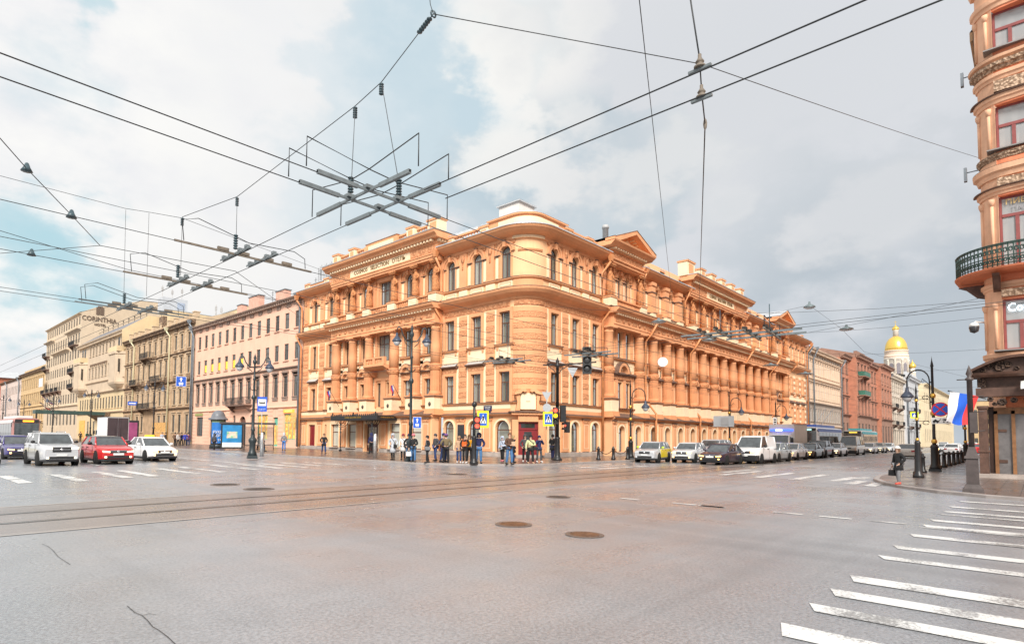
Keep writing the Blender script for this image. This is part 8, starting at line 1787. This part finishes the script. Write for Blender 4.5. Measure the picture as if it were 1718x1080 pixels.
    hx, hy, hz = J['hd2']
    def cap(m, nm, R_, back=True, low=-.02, fluff=1.0):
        c = MB(); rings = []
        for i in range(7):
            e = PI/2*(1-i/6)*1.0; z = hz+.01+R_*1.12*math.sin(e)
            rings.append([(hx+R_*math.cos(e)*math.cos(2*PI*q/14), hy+.012+R_*1.13*math.cos(e)*math.sin(2*PI*q/14), z) for q in range(14)])
        c.loft(rings[::-1][0:], cap=False)
        if back:                      # hair or hood down the back and sides, open at the face
            pr = []
            for z, r2 in ((hz+.012, R_), (hz-.06, R_*1.0), (hz+low, R_*fluff)):
                pr.append([(hx+r2*math.cos(a), hy+.012+r2*1.13*math.sin(a), z) for a in [math.radians(-25+230*q/12) for q in range(13)]])
            i0 = [[c.pt(p) for p in ring_] for ring_ in pr]
            for A_, B_ in zip(i0, i0[1:]):
                for q in range(12): c.fi([A_[q], A_[q+1], B_[q+1], B_[q]], True)
        return c.build(nm, m, t)
    if hood: cap(hood, 'hood', .125, True, -.16, 1.1); m = MB(); m.tube([(hx+.118*math.cos(a), hy-.06-.02*math.sin(a), hz-.01+.135*math.sin(a)) for a in [2*PI*q/14 for q in range(15)]], .022, 6); m.build('hood_rim', hood if not scarf else scarf, t)
    else:
        if hair: cap(hair, 'hair', .098, True, -.14 if turn > .5 else -.075, 1.05)
        if hat: cap(hat, 'hat', .108, False); m = MB(); m.lathe((hx,hy+.012,hz+.0), [(.104,0),(.115,.0),(.115,.045),(.104,.05)], 14, sy=1.12); m.build('hat_brim', hat, t)
    if bag:
        kind, bm_ = bag; m = MB()
        if kind == 'back': m.loft([[(x*.15*s, .14+y, z) for x, y in ((-1,0),(1,0),(1,.12*s),(-1,.12*s))] for z, s in ((1.0,.85),(1.08,1),(1.35,1),(1.42,.8))], sm=False)
        elif kind == 'hand': x, y, z = J['palr']; m.loft([[(x+a*.15*s, y+b_*.06, zz) for a, b_ in ((-1,-1),(1,-1),(1,1),(-1,1))] for zz, s in ((z-.42,1),(z-.38,1.05),(z-.15,.9))], sm=False); m.tube([(x-.1,y,z-.16),(x,y,z),(x+.1,y,z-.16)], .012, 4)
        elif kind == 'side': m.loft([[(.2+a*.07, -.10+b_*.16*s, zz) for a, b_ in ((-1,-1),(1,-1),(1,1),(-1,1))] for zz, s in ((.82,.9),(.86,1),(1.02,1),(1.05,.85))], sm=False); m.tube([(.2,-.1,1.05),(.08,-.16,1.3),(-.12,-.06,1.46),(-.1,.13,1.35),(.2,.04,1.05)], .014, 4)
        elif kind == 'front': m.loft([[(a*.15*s, -.17+b_*.07, zz) for a, b_ in ((-1,-1),(1,-1),(1,1),(-1,1))] for zz, s in ((1.0,.85),(1.05,1),(1.25,1),(1.3,.8))], sm=False); m.tube([(-.1,-.18,1.3),(-.13,-.05,1.45),(-.1,.12,1.3)], .014, 4); m.tube([(.1,-.18,1.3),(.13,-.05,1.45),(.1,.12,1.3)], .014, 4)
        elif kind == 'paper': m.loft([[(.06+a*.09, -.30+b_*.05, zz) for a, b_ in ((-1,-1),(1,-1),(1,1),(-1,1))] for zz in (1.02,1.26)], sm=False)
        nm = {'back':'backpack','hand':'shopping_bag','side':'shoulder_bag','front':'bag','paper':'paper_bag'}[kind]; tag(t, label, 'person'); m.build(nm, bm_, t)
    return t
BK, NV, JN, GY, LGY, OLV, TAN_, YW, LIM, BRN, WHC, PNK, DJN, RDC = clothm('black', (.018,.018,.02)), clothm('navy', (.02,.025,.09)), clothm('jeans', (.07,.17,.34)), clothm('grey', (.22,.22,.23)), clothm('light_grey', (.50,.52,.56)), clothm('olive', (.17,.13,.07)), clothm('tan', (.50,.32,.20)), clothm('mustard', (.75,.36,.02)), clothm('pale_lime', (.58,.60,.33)), clothm('brown', (.11,.055,.035)), clothm('white', (.72,.70,.68)), clothm('pink', (.72,.20,.24)), clothm('dark_jeans', (.03,.055,.16)), clothm('wine', (.28,.03,.05)); FUR = clothm('fur', (.18,.09,.04)); CHC = clothm('charcoal', (.07,.07,.075)); PLB = clothm('pale_blue', (.50,.56,.68))
D = math.radians
def P(px, py, *a, **k): 
    if 'h' in k: k['h'] *= 1.0
    return person(gp(px, py, .1), *a, **k)
toC = D(-135)          # towards the camera
P(659, 771, D(-150), 'person in a long pale grey coat and grey hood, left of the tall lamp post', LGY, BK, hood=LGY, coat=.45, arms=('pocket','pocket'), bag=('side', BK), boots=True)
P(676, 771, D(-140), 'person in a white knee-length coat and wine-red hat, left of the tall lamp post', WHC, BK, hair=HAIRD, hat=RDC, coat=.35, arms=('hold','down'), bag=('side', BK), boots=True)
P(685.5, 773, D(-120), 'person in black behind the pink-hatted one at the tall lamp post', BK, JN, hat=NV, hair=HAIRD, arms=('pocket','pocket'))
P(693, 775, D(-130), 'person in a pink hat, black jacket and blue jeans beside the tall lamp post', BK, JN, hair=HAIRB, hat=PNK, coat=.1, bag=('hand', WHC), arms=('hold','down'))
P(717, 776, D(160), 'person in black with a grey shoulder bag, facing left', BK, BK, hair=HAIRD, hat=BK, coat=.15, bag=('side', GY), arms=('hold','down'), h=1.62)
P(730.5, 772.5, D(170), 'person in a charcoal jacket and knitted hat with dark jeans', CHC, DJN, hat=CHC, hair=HAIRD, arms=('pocket','pocket'), h=1.75)
P(743.5, 774.5, D(-80), 'person in dark clothes half hidden behind the olive jacket', NV, DJN, hat=NV, hair=HAIRD, arms=('pocket','pocket'), h=1.78)
P(748, 775.5, D(60), 'person in an olive-brown jacket seen from behind, wide stance', OLV, BK, hat=clothm('plum', (.16,.06,.2)), hair=HAIRD, arms=('pocket','pocket'), h=1.74, width=1.12)
P(770, 775.8, D(-140), 'person in a tan coat with a fur-rimmed hood', TAN_, DJN, hood=TAN_, scarf=FUR, coat=.15, arms=('hold','down'), h=1.60, shoes=WHC)
P(780, 776.3, D(-150), 'long-haired person in black with an orange bag in front', BK, BK, hair=HAIRD, turn=1, bag=('front', clothm('orange', (.6,.12,.02))), arms=('hold','pocket'), shoes=WHC)
P(787, 775.8, D(-120), 'person in a mustard-yellow jacket with a dark hood', YW, BK, hood=FUR, arms=('pocket','pocket'), h=1.68, shoes=WHC)
P(803, 777, D(-130), 'person in a navy hooded jacket and blue jeans beside the left signal post', NV, JN, hood=NV, arms=('pocket','pocket'), h=1.80, width=1.1)
P(843, 773.3, D(-170), 'person in a pale blue hooded jacket with a black bag, facing left', PLB, BK, hood=PLB, coat=.1, bag=('side', BK), arms=('hold','down'), h=1.62, shoes=PNK)
P(854.5, 778.8, D(-110), 'person in a dark brown jacket holding a paper bag', BRN, JN, hair=HAIRB, arms=('hold','hold'), bag=('paper', clothm('kraft', (.62,.42,.28))), h=1.84, coat=.08)
P(860.5, 776, D(-30), 'person in black with fair hair just behind the brown jacket', BK, DJN, hair=HAIRF, turn=1, coat=.3, arms=('face','down'), h=1.72)
P(881, 774.5, D(-140), 'person in a grey-black jacket striding left before the red door', CHC, BK, hood=CHC, arms=('pocket','pocket'), step=.32, h=1.76, shoes=WHC)
P(890, 777.2, D(-125), 'person in a pale lime jacket with dark trousers before the red door', LIM, BK, hair=HAIRD, hat=BK, arms=('cross','down'), h=1.72, width=1.1, bag=('side', BK), shoes=TAN_)
P(904.5, 775, D(-120), 'person in a navy jacket with both hands raised to the face', NV, CHC, hat=NV, hair=HAIRD, arms=('face','face'), h=1.70, coat=.1, shoes=WHC)
P(927, 770.5, D(0), 'person in a long black coat standing beside the dark mast', BK, NV, hair=HAIRD, arms=('phone','down'), coat=.28, h=1.82)
P(543, 760.5, D(-110), 'person in a black coat walking past the dark red side door', BK, DJN, hair=HAIRB, coat=.25, arms=('pocket','pocket'), step=.2, h=1.72)
P(623, 761, D(80), 'person in a navy jacket walking into the hotel entrance', NV, BK, hood=NV, arms=('down','down'), step=.2, h=1.80)
P(359, 754, D(30), 'person in dark clothes walking past the poster column', CHC, BK, hood=CHC, arms=('down','down'), step=.2, h=1.6)
P(434, 753.5, D(-60), 'person in black standing behind the lamp post by the bus stop', BK, BK, hair=HAIRD, arms=('hold','hold'), h=1.68)
P(441, 757, D(-20), 'person in a dark hooded jacket carrying a black bag near the bus stop sign', BK, JN, hood=BK, arms=('down','down'), bag=('hand', BK), step=.18, h=1.78)
P(476, 755.5, D(60), 'person in a grey hooded jacket and blue jeans walking by the lit shop window', GY, clothm('bright_jeans', (.04,.18,.50)), hood=LGY, arms=('down','down'), step=.2, h=1.76)
for i, (px, y, a, lab, top, lg) in enumerate(((294,53,40,'person in a brown coat at the left bus stop group',BRN,BK),(299,52,-60,'person in a cream coat in the left bus stop group',WHC,BK),(305,54,120,'person in navy in the middle of the left bus stop group',NV,BK),(311,51.5,-100,'person in a bright blue jacket in the left bus stop group',clothm('royal_blue', (.03,.05,.40)),BK),(316,53,80,'person in plum at the right end of the left bus stop group',clothm('plum2', (.16,.05,.10)),DJN),(278,58,0,'person in black before the lit orange shopfront',BK,BK),(272,60,-90,'person in pale blue before the lit orange shopfront',PLB,BK),(206,74,-80,'person in black standing left of the green shopfront',BK,BK),(146,92,-60,'person in dark green near the parked box truck',clothm('dark_green', (.03,.10,.08)),BK),(135,94,60,'person in black further left of the parked box truck',BK,BK))):
    person((colx(px, y), y), D(a), lab, top, lg, hair=HAIRD, hat=None, arms=('pocket','down'), coat=.15, h=1.72)
P(1508, 812, D(140), 'woman in a black padded coat, white hat and grey trousers at the right kerb', BK, GY, hair=HAIRB, hat=WHC, turn=1, coat=.28, arms=('pocket','down'), bag=('hand', BK), h=1.40, shoes=clothm('coral_shoes', (.65,.10,.07)), scarf=None)
# ------------------------------------------------------------------ overhead wires and fittings
WIRE = mat('wire_dark', (.035,.038,.04), .5, .1); INS = mat('insulator', (.05,.085,.10), .35, .2, 9); ALU = mat('fitting_grey', (.20,.23,.24), .45, .2, 8, metal=.4); RUSTF = mat('fitting_rust', (.19,.155,.12), .6, .3, 9)
def wire(pts, label, r=.012, sag=0.0, group='overhead wires', name='overhead_wire'):
    Q = []
    for a, c in zip(pts, pts[1:]):
        a, c = Vector(a), Vector(c); n = max(1, int((c-a).length/4)) if sag else 1
        for i in range(n): q = i/n; p = a.lerp(c, q); p.z -= sag*4*q*(1-q); Q.append(p)
    Q.append(Vector(pts[-1])); o0 = Q[0].copy(); m = MB(); m.tube([tuple(p-o0) for p in Q], r, 5, sm=True); o = m.build(name, WIRE, None, tuple(o0)); tag(o, label, 'wire', group); return o
Z = 5.9
wire([(-80,-20.45,Z),(-31.6,-20.45,Z)], 'upper thick black trolley wire rising to the left edge from the big crossing frame', .009); wire([(-80,-19.9,Z),(-31.6,-19.9,Z)], 'lower thick black trolley wire of the pair left of the big crossing frame', .009)
wire([(-29.6,-20.5,Z),(-12,-20.7,Z),(60,-20.7,Z+.2)], 'trolley wire descending right of the big crossing frame in front of the hotel roof', .008, .03); wire([(-29.6,-20.0,Z),(-12,-20.0,Z),(60,-19.8,Z+.2)], 'lower trolley wire crossing the hotel front to the right street', .008, .03)
wire([(-30.45,-60,Z),(-30.45,-21.2,Z)], 'upper of two wires slanting from the big crossing frame to the top right', .0095); wire([(-29.95,-60,Z),(-29.95,-21.2,Z)], 'lower of two wires slanting from the big crossing frame to the top right', .0095)
wire([(-31.05,-19.6,Z),(-31.05,-5,Z),(-31.0,60,Z+.3)], 'left wire of the pair from the big crossing down to the left street', .008, .03); wire([(-30.4,-19.6,Z),(-30.4,-5,Z),(-30.2,60,Z+.3)], 'right wire of the pair from the big crossing down to the left street', .008, .03)
wire([(-80,-15.25,Z),(-31.9,-15.3,Z),(-10,-15.4,Z),(60,-15.2,Z)], 'black tram wire passing the second crossing frame', .008); wire([(-80,-11.5,Z),(-31,-11.7,Z),(-8,-11.6,Z),(60,-11.5,Z)], 'black wire passing the third crossing frame', .008)
wire([(-80,-7.2,Z),(-31,-7.2,Z),(20,-7.0,Z)], 'upper wire of the farthest pair at left', .008); wire([(-80,-6.7,Z),(-31,-6.6,Z),(20,-6.4,Z)], 'lower wire of the farthest pair at left', .008)
def frame_mesh_parts(t, L, w1, w2, detail=1, rust=None):
    """cross of two pairs of contact bars; local x along the right street, y along the left"""
    A = rust or ALU
    for y in (-w2/2, w2/2):
        m = MB(); m.box(-L,L,y-.016,y+.016,-.015,.03); m.build('contact_bar', A, t)
        for s in (-1, 1): m = MB(); m.box(s*L*.42 if s > 0 else -L, L if s > 0 else -L*.42, y-.03, y+.03, -.03, .035); m.build('sleeve', A, t)
    for x in (-w1/2, w1/2):
        m = MB(); m.box(x-.016,x+.016,-L,L,-.012,.033); m.build('contact_bar', A, t)
        for s in (-1, 1): m = MB(); m.box(x-.03,x+.03, s*L*.42 if s > 0 else -L, L if s > 0 else -L*.42, -.028, .038); m.build('sleeve', A, t)
    for x in (-w1/2, w1/2):
        for y in (-w2/2, w2/2): m = MB(); m.box(x-.09,x+.09,y-.06,y+.06,.03,.085); m.build('junction_block', A, t)
    for i, (x, y) in enumerate(((-w1/2,w2/2),(w1/2,-w2/2))): m = MB(); [m.lathe((x,y,.12+.05*q), [(.025,0),(.055,.015),(.055,.03),(.025,.045)], 8) for q in range(6)]; m.build('insulator', INS, t)
    if detail:
        for y, h in ((-w2/2,.5),(w2/2,.5)): m = MB(); m.tube([(-L-.2,y,.02),(-L-.2,y,h),(-L*.2,y,h*.75),(L*.2,y,h*.7),(L+.2,y,h),(L+.2,y,.02)], .0105, 5); m.build('bypass_loop', WIRE, t)
        for x, h in ((-w1/2,.55),(w1/2,.45)): m = MB(); m.tube([(x,-L-.2,.02),(x,-L-.2,h),(x,-L*.2,h*.7),(x,L*.2,h*.65),(x,L+.2,h),(x,L+.2,.02)], .0105, 5); m.build('bypass_loop', WIRE, t)
t = thing('wire_crossing', 'big dark wire-crossing frame with looped rods hanging before the hotel', 'wire crossing', (-30.75, -20.2, Z), 0, 'overhead wire crossings'); frame_mesh_parts(t, 1.35, .66, .55)
for y, lab, w in ((-15.3, 'second wire-crossing frame with a curved rod, left of the big one', .1), (-11.7, 'third wire-crossing frame, above the pink house roof', .1), (-6.9, 'farthest left wire-crossing frame before the tall ivory hotel', .5)):
    t = thing('wire_crossing', lab, 'wire crossing', (-30.75, y, Z), 0, 'overhead wire crossings')
    for yy in ((0,) if w < .3 else (-.25,.25)): m = MB(); m.box(-1.7,1.7,yy-.016,yy+.016,-.015,.03); m.build('contact_bar', RUSTF if w < .3 else ALU, t); m = MB(); [m.box(x-.13,x+.13,yy-.03,yy+.03,.03,.10) for x in (-.62,-.12,.5,1.0)]; m.build('junction_block', RUSTF, t); m = MB(); m.tube([(-1.5,yy,.05),(-1.55,yy,.5),(-1.2,yy,.62),(0,yy,.35),(1.2,yy,.42),(1.5,yy,.3),(1.52,yy,.05)], .010, 5); m.build('bypass_loop', WIRE, t)
    for x in (-.33,.33): m = MB(); m.box(x-.035,x-.02,-.75,.75,-.012,.03); m.box(x+.02,x+.035,-.75,.75,-.012,.03); [m.box(x-.045,x+.045,q-.05,q+.05,.03,.09) for q in (-.6,-.25,.25,.6)]; m.build('contact_bar', ALU, t)
    m = MB(); [m.lathe((-.33,0,.12+.06*q), [(.025,0),(.055,.02),(.055,.035),(.025,.055)], 8) for q in range(6)]; m.build('insulator', INS, t)
# span wires between the houses
K = Vector((-29.3, -21.6, 10.2))
def sp(px, py, z): g_ = gp(px, py, z); return (*g_, z)
kn = sp(727, 24, 9.6)
t = thing('ring_insulator', 'string insulator with a ring at the top of the span wires, top centre', 'insulator', kn); m = MB(); d = (Vector(sp(640, 138, 9.0))-Vector(kn)).normalized(); m.tube([(.06*math.cos(a),0,.06*math.sin(a)) for a in [q*PI/5 for q in range(11)]], .018, 5)
for q in range(6): p = d*(.12+.06*q); m.lathe(tuple(p), [(0,-.03),(.055,-.01),(.055,.01),(0,.03)], 8)
m.build('discs', INS, t)
a1, a2, a3, a4 = sp(640, 138, 9.0), sp(596, 178, 8.8), sp(398, 330, 8.4), sp(306, 364, 8.3)
wire([kn, a1, a2, a3, a4], 'thin span wire slanting down left from the ring insulator at the top', .009); wire([kn, sp(1178, 108, 9.3), (3.4, -26.75, 16.5)], 'thin span wire running from the ring insulator to the coral corner house', .009, .05); wire([kn, sp(722, 8, 9.9), sp(715, -60, 10.4)], 'short stay wire above the ring insulator', .008)
FRM = (-30.75, -20.2, Z)
for p, q, lab in ((a1, sp(668, 300, Z+.3), 'right thin dropper wire holding the big crossing frame'), (a2, sp(590, 300, Z+.3), 'left thin dropper wire holding the big crossing frame'), (a3, sp(396, 412, Z+.3), 'thin dropper wire holding the second crossing frame'), (a4, sp(303, 462, Z+.3), 'thin dropper wire holding the third crossing frame')):
    wire([p, q], lab, .007); t = thing('insulator', lab.replace('thin dropper wire', 'small ribbed insulator on the dropper'), 'insulator', p, 0, 'dropper insulators'); m = MB(); [m.lathe((0,0,-.05-.05*q_), [(.02,-.025),(.05,-.01),(.05,.01),(.02,.025)], 8) for q_ in range(5)]; m.build('discs', INS, t)
b1, b2 = sp(0, 295, 9.0), sp(211, 350, 9.0)
wire([b1, b2, sp(250, 356, 9.0), sp(306, 366, 8.9), (-.2, 13, 14.2)], 'thin span wire from the left edge to the hotel front', .008, .06)
for (px, py), q, lab in (((211, 352), 487, 'thin dropper left of a pair above the farthest left crossing frame'), ((250, 357), 483, 'thin dropper right of a pair above the farthest left crossing frame')): wire([sp(px, py, 9.0), (-31.1 if px < 230 else -30.4, -6.9, Z+.5)], lab, .006)
c1 = sp(0, 232, 6.6); c2 = sp(168, 412, 6.5); wire([sp(-60, 170, 6.7), c1, sp(45, 283, 6.6), sp(120, 361, 6.5), c2], 'thin wire slanting steeply down right at the left edge', .009); wire([sp(0, 425, 6.5), c2], 'short wire joining the left edge and the slanting wire', .008); wire([c2, sp(395, 455, 6.6), (-.3, 28.5, 13.0)], 'span wire from the slanting wire to the left wing of the hotel', .009, .05)
for px, py in ((45, 283), (120, 361), (53, 425)):
    p = sp(px, py, 6.0 if px != 45 else 6.6); t = thing('wire_clamp', {45:'egg-shaped insulator high on the slanting wire at the left edge',120:'bell-shaped clamp on the slanting wire at left',53:'small bell clamp on the lower left wire'}[px], 'insulator', p, 0); m = MB(); m.lathe((0,0,0), [(.0,-.06),(.10,-.05),(.06,.02),(.03,.1),(0,.12)], 10); m.build('bell', INS, t)
# two span wires coming down from the top right of centre
e1 = sp(1160, 10, 7.2); e2, e3, e4 = sp(1174, 100, 6.4), sp(1177, 154, 6.35), sp(1183, 208, 6.3)
wire([sp(1150, -60, 7.8), e1, e2, e3, e4, (-12.5, -8.0, 9.6), (-.3, 12.0, 14.5)] if False else [sp(1150, -60, 7.8), e1, e2, e3, e4, (30.0, -1.2, 14.2)], 'span wire hanging straight down over the right façade with two bell insulators', .010)
wire([sp(1066, -60, 9), sp(1074, 12, 8.4), (24.0, -1.1, 14.0)], 'thin bare wire slanting down to the right façade of the hotel', .008)
for p, lab in ((sp(1174, 110, Z+.1), 'upper bell insulator where the hanging wire crosses the slanting wires'), (sp(1177, 160, Z+.1), 'lower bell insulator where the hanging wire crosses the slanting wires')):
    t = thing('bell_insulator', lab, 'insulator', p, 0, 'bell insulators'); m = MB(); m.lathe((0,0,0), [(.065,-.03),(.065,-.01),(.04,0),(.035,.03),(.05,.04),(.04,.055),(.02,.09),(.02,.13),(0,.14)], 12); m.build('bell', RUSTF, t); m = MB(); m.box(-.02,.02,-.13,.13,-.06,-.03); m.build('clamp', ALU, t)
t = thing('strain_insulator', 'slim strain insulator on the hanging wire below the two bells', 'insulator', e4); m = MB(); m.lathe((0,0,0), [(0,-.10),(.022,-.06),(.03,0),(.022,.05),(0,.09)], 8); m.build('spindle', RUSTF, t)
# crossings over the right street in front of the hotel
for loc, lab, sc_ in (((-13.3, -8.8, 5.7), 'cluttered wire crossing before the hotel corner windows', 1.0), ((-12.6, -13.4, 5.7), 'wire crossing between the corner window and the traffic mast', 1.0), ((-13.3, -19.5, 5.85), 'wire crossing in front of the colonnade', 1.0), ((-12.2, -20.9, 5.85), 'dark wire crossing with yellow bars in front of the far colonnade', 1.2)):
    t = thing('wire_crossing', lab, 'wire crossing', loc, .1, 'overhead wire crossings'); t.scale = (sc_,)*3
    for i, (x, y) in enumerate(((0,-.3),(0,.3))): m = MB(); m.box(-1.3,1.3,y-.025,y+.025,-.02,.03); m.build('contact_bar', RUSTF, t)
    for i, x in enumerate((-.4,.4)): m = MB(); m.box(x-.025,x+.025,-1.2,1.2,-.02,.04); m.build('contact_bar', ALU, t)
    m = MB(); [m.box(x-.12,x+.12,y-.06,y+.06,.04,.13) for x in (-1,-.4,.4,1) for y in (-.3,.3)]; m.build('junction_block', mat('fitting_black', (.03,.025,.022), .6, .2), t); m = MB(); m.tube([(-1.2,-.3,.05),(-1.2,-.3,.4),(0,-.3,.3),(1.2,-.3,.45),(1.2,-.3,.05)], .015, 5); m.build('bypass_loop', WIRE, t); m = MB(); m.tube([(-.4,-.3,0),(-.4,-.3,.9)], .015, 5); m.build('hanger', INS, t)
wire([(-13.0,-8.8,Z),(-13.0,60,Z+.4)], 'trolley wire leading from the corner crossing up the left street near the hotel', .008); wire([(-12.6,-60,Z),(-12.6,-8.8,Z)], 'wire leading from the corner crossing across the right street', .008); wire([(-13.2,-60,Z),(-13.2,-8.8,Z),(-13.6,60,Z+.4)], 'second wire along the left street near the hotel pavement', .008)
wire([(-12,-8.2,Z),(140,-8.4,Z+.3)], 'tram wire running up the right street close to the hotel columns', .008); wire([(-12,-8.9,Z),(140,-9.0,Z+.3)], 'second tram wire running up the right street close to the hotel columns', .008); wire([(-60,-12.6,Z),(140,-12.8,Z+.3)], 'wire running up the middle of the right street', .008)
F0 = []
for i, (x0, z0, x1, z1, lab) in enumerate(((18,12.5,14,9.8,'first span wire across the right street from hotel to coral house'),(36,13.0,30,9.6,'second span wire across the right street'),(58,12.8,50,9.9,'third span wire across the right street'),(82,12.0,74,9.6,'fourth span wire across the right street'),(-.3,12.2,2.5,8.8,'span wire from the hotel corner to the coral house'),(8,9.0,4,9.3,'low span wire from the hotel corner to the coral house balcony'),(110,12.5,100,9.8,'far span wire before the red brick house'))):
    wire([(x0,-.4,z0),(x1,-26.9,z1)], lab, .010, .7)
wire([(-.3,5.8,11.4),(-31,-6.9,7.2),(-60,-18,9)], 'span wire from the hotel corner to the farthest left crossing', .009, .4); wire([(-.3,9.9,10.8),(-13.4,-8.8,6.2)], 'stay wire from the hotel pipe to the corner crossing', .008); wire([(2.5,-.2,11.2),(-12.6,-13.4,6.2)], 'stay wire from the hotel corner to the crossing by the traffic mast', .008)
def span_lamp(px, py, z, lab, r=.34):
    p = sp(px, py, z); t = thing('hanging_lamp', lab, 'street lamp', p, 0, 'lamps hung on span wires'); m = MB(); m.lathe((0,0,0), [(r,-.02),(r*.95,.03),(r*.5,.13),(r*.2,.18),(r*.16,.3),(0,.32)], 16); m.build('shade', mat('lamp_grey_metal', (.20,.25,.26), .4, .1, metal=.4), t); m = MB(); m.lathe((0,0,-.02), [(0,-.1),(r*.6,-.07),(r*.92,0)], 16); m.build('globe', OPAL, t); return t
span_lamp(1358, 515, 9.2, 'hanging lamp above the far end of the hotel roofline', .30); span_lamp(1420, 552, 9.2, 'hanging lamp on the slack wire right of the hotel roofline', .42); span_lamp(1105, 540, 10.4, 'hanging lamp before the first section of the colonnade', .55); span_lamp(1190, 571, 10.4, 'hanging lamp before the middle of the colonnade', .65); span_lamp(1293, 613, 10.4, 'hanging lamp before the far colonnade', .9); span_lamp(1351, 627, 10.4, 'hanging lamp before the far wing of the hotel', 1.0)
wire([(40,-.4,16.5), sp(1358, 512, 9.35), sp(1410, 550, 9.3), sp(1450, 590, 9.1), (60,-27,8)], 'slack wire carrying the two hanging lamps right of the hotel', .009)
d1 = sp(1112, 607, 8.2); t = thing('round_disc_sign', 'round white disc sign hung before the colonnade', 'road sign', d1, facecam(d1[0], d1[1])); sign_plate(t, [(x, z) for x, z in disc(.40, 0)], WHITE, 'disc', 0)
# ------------------------------------------------------------------ give every separate piece of trim an object of its own
SPLIT = dict(surrounds='window_surround', cream_panels='cream_panel', carved_ornament='carved_ornament', ledges='ledge', rough_blocks='rough_block_pier', hood_flashing='hood_flashing', window_surrounds='window_surround', sills='sill', rusticated_piers='rusticated_pier', rustication='rustication', eyes='eye', floodlight='floodlight', colonnettes='colonnette', gilt_collar='gilt_collar', gilt_ring='gilt_ring', gable_wall='gable_wall', side_wall='side_wall', aerial='aerial', attic_relief='attic_relief', frieze_ornament='frieze_ornament', portal_carving='portal_carving', bracket='bracket', lit_blind='lit_blind', door_trim='door_trim', parapet='parapet', garland='garland', junction_block='junction_block', corner_bands='corner_band', door_frame='door_frame', door_glass='door_glass', door_panel='door_panel', wheel_arch='wheel_arch', belfry_opening='belfry_opening', roof_railing='roof_railing', discs='discs', wiper='wiper', direction_plates='direction_plate', trolley_pole='trolley_pole', roof_crest='crest_finial', frame='frame', flagpole='flagpole', rear_doors='rear_door', mirror='mirror', box_edging='box_edging', drum='drum', spandrel_wall='spandrel', pillar='pillar', control_box='control_box', oriel_corbel='oriel_corbel')
def split_pieces(o, name, gap):
    me = o.data; n = len(me.vertices)
    if n == 0: return
    par = list(range(n))
    def find(a):
        while par[a] != a: par[a] = par[par[a]]; a = par[a]
        return a
    for p in me.polygons:
        v = p.vertices; r = find(v[0])
        for k in v[1:]:
            q = find(k)
            if q != r: par[q] = r
    co = [v.co for v in me.vertices]; box = {}
    for i in range(n):
        r = find(i); b = box.get(r); c = co[i]
        if b is None: box[r] = [c.x, c.y, c.z, c.x, c.y, c.z]
        else:
            for k in range(3):
                if c[k] < b[k]: b[k] = c[k]
                if c[k] > b[k+3]: b[k+3] = c[k]
    keys = list(box); grp = {k: k for k in keys}
    def gf(a):
        while grp[a] != a: grp[a] = grp[grp[a]]; a = grp[a]
        return a
    keys.sort(key=lambda k: box[k][2])
    for i, a in enumerate(keys):
        A = box[a]
        for b in keys[i+1:]:
            B = box[b]
            if B[2] > A[5]+gap: break
            if B[0] <= A[3]+gap and A[0] <= B[3]+gap and B[1] <= A[4]+gap and A[1] <= B[4]+gap: grp[gf(b)] = gf(a)
    ids = {}
    for k in keys: ids.setdefault(gf(k), len(ids))
    o.name = name; me.name = name
    if not 1 < len(ids) <= 100: return
    pid = [ids[gf(find(p.vertices[0]))] for p in me.polygons]; mats = list(me.materials)
    for g in range(len(ids)):
        m = MB(); mp = {}
        for p in me.polygons:
            if pid[p.index] != g: continue
            f = []
            for v in p.vertices:
                if v not in mp: mp[v] = len(m.v); m.v.append(tuple(co[v]))
                f.append(mp[v])
            m.cur = p.material_index; m.fi(f, p.use_smooth)
        nm = m.mesh(name, mats); c = obj(name, nm, o.parent); c.location = o.location; c.rotation_euler = o.rotation_euler
    bpy.data.objects.remove(o)
for o in list(bpy.data.objects):
    if o.type == 'MESH' and o.parent is not None:
        b_ = o.name.split('.')[0]
        if b_ in SPLIT and o.data.users == 1 and not o.children: split_pieces(o, SPLIT[b_], .30 if o.parent.name.startswith(('hotel', 'pink', 'brown', 'cream', 'tall', 'ochre', 'pale', 'beige', 'brick', 'ivory', 'blue', 'lemon')) else .02)
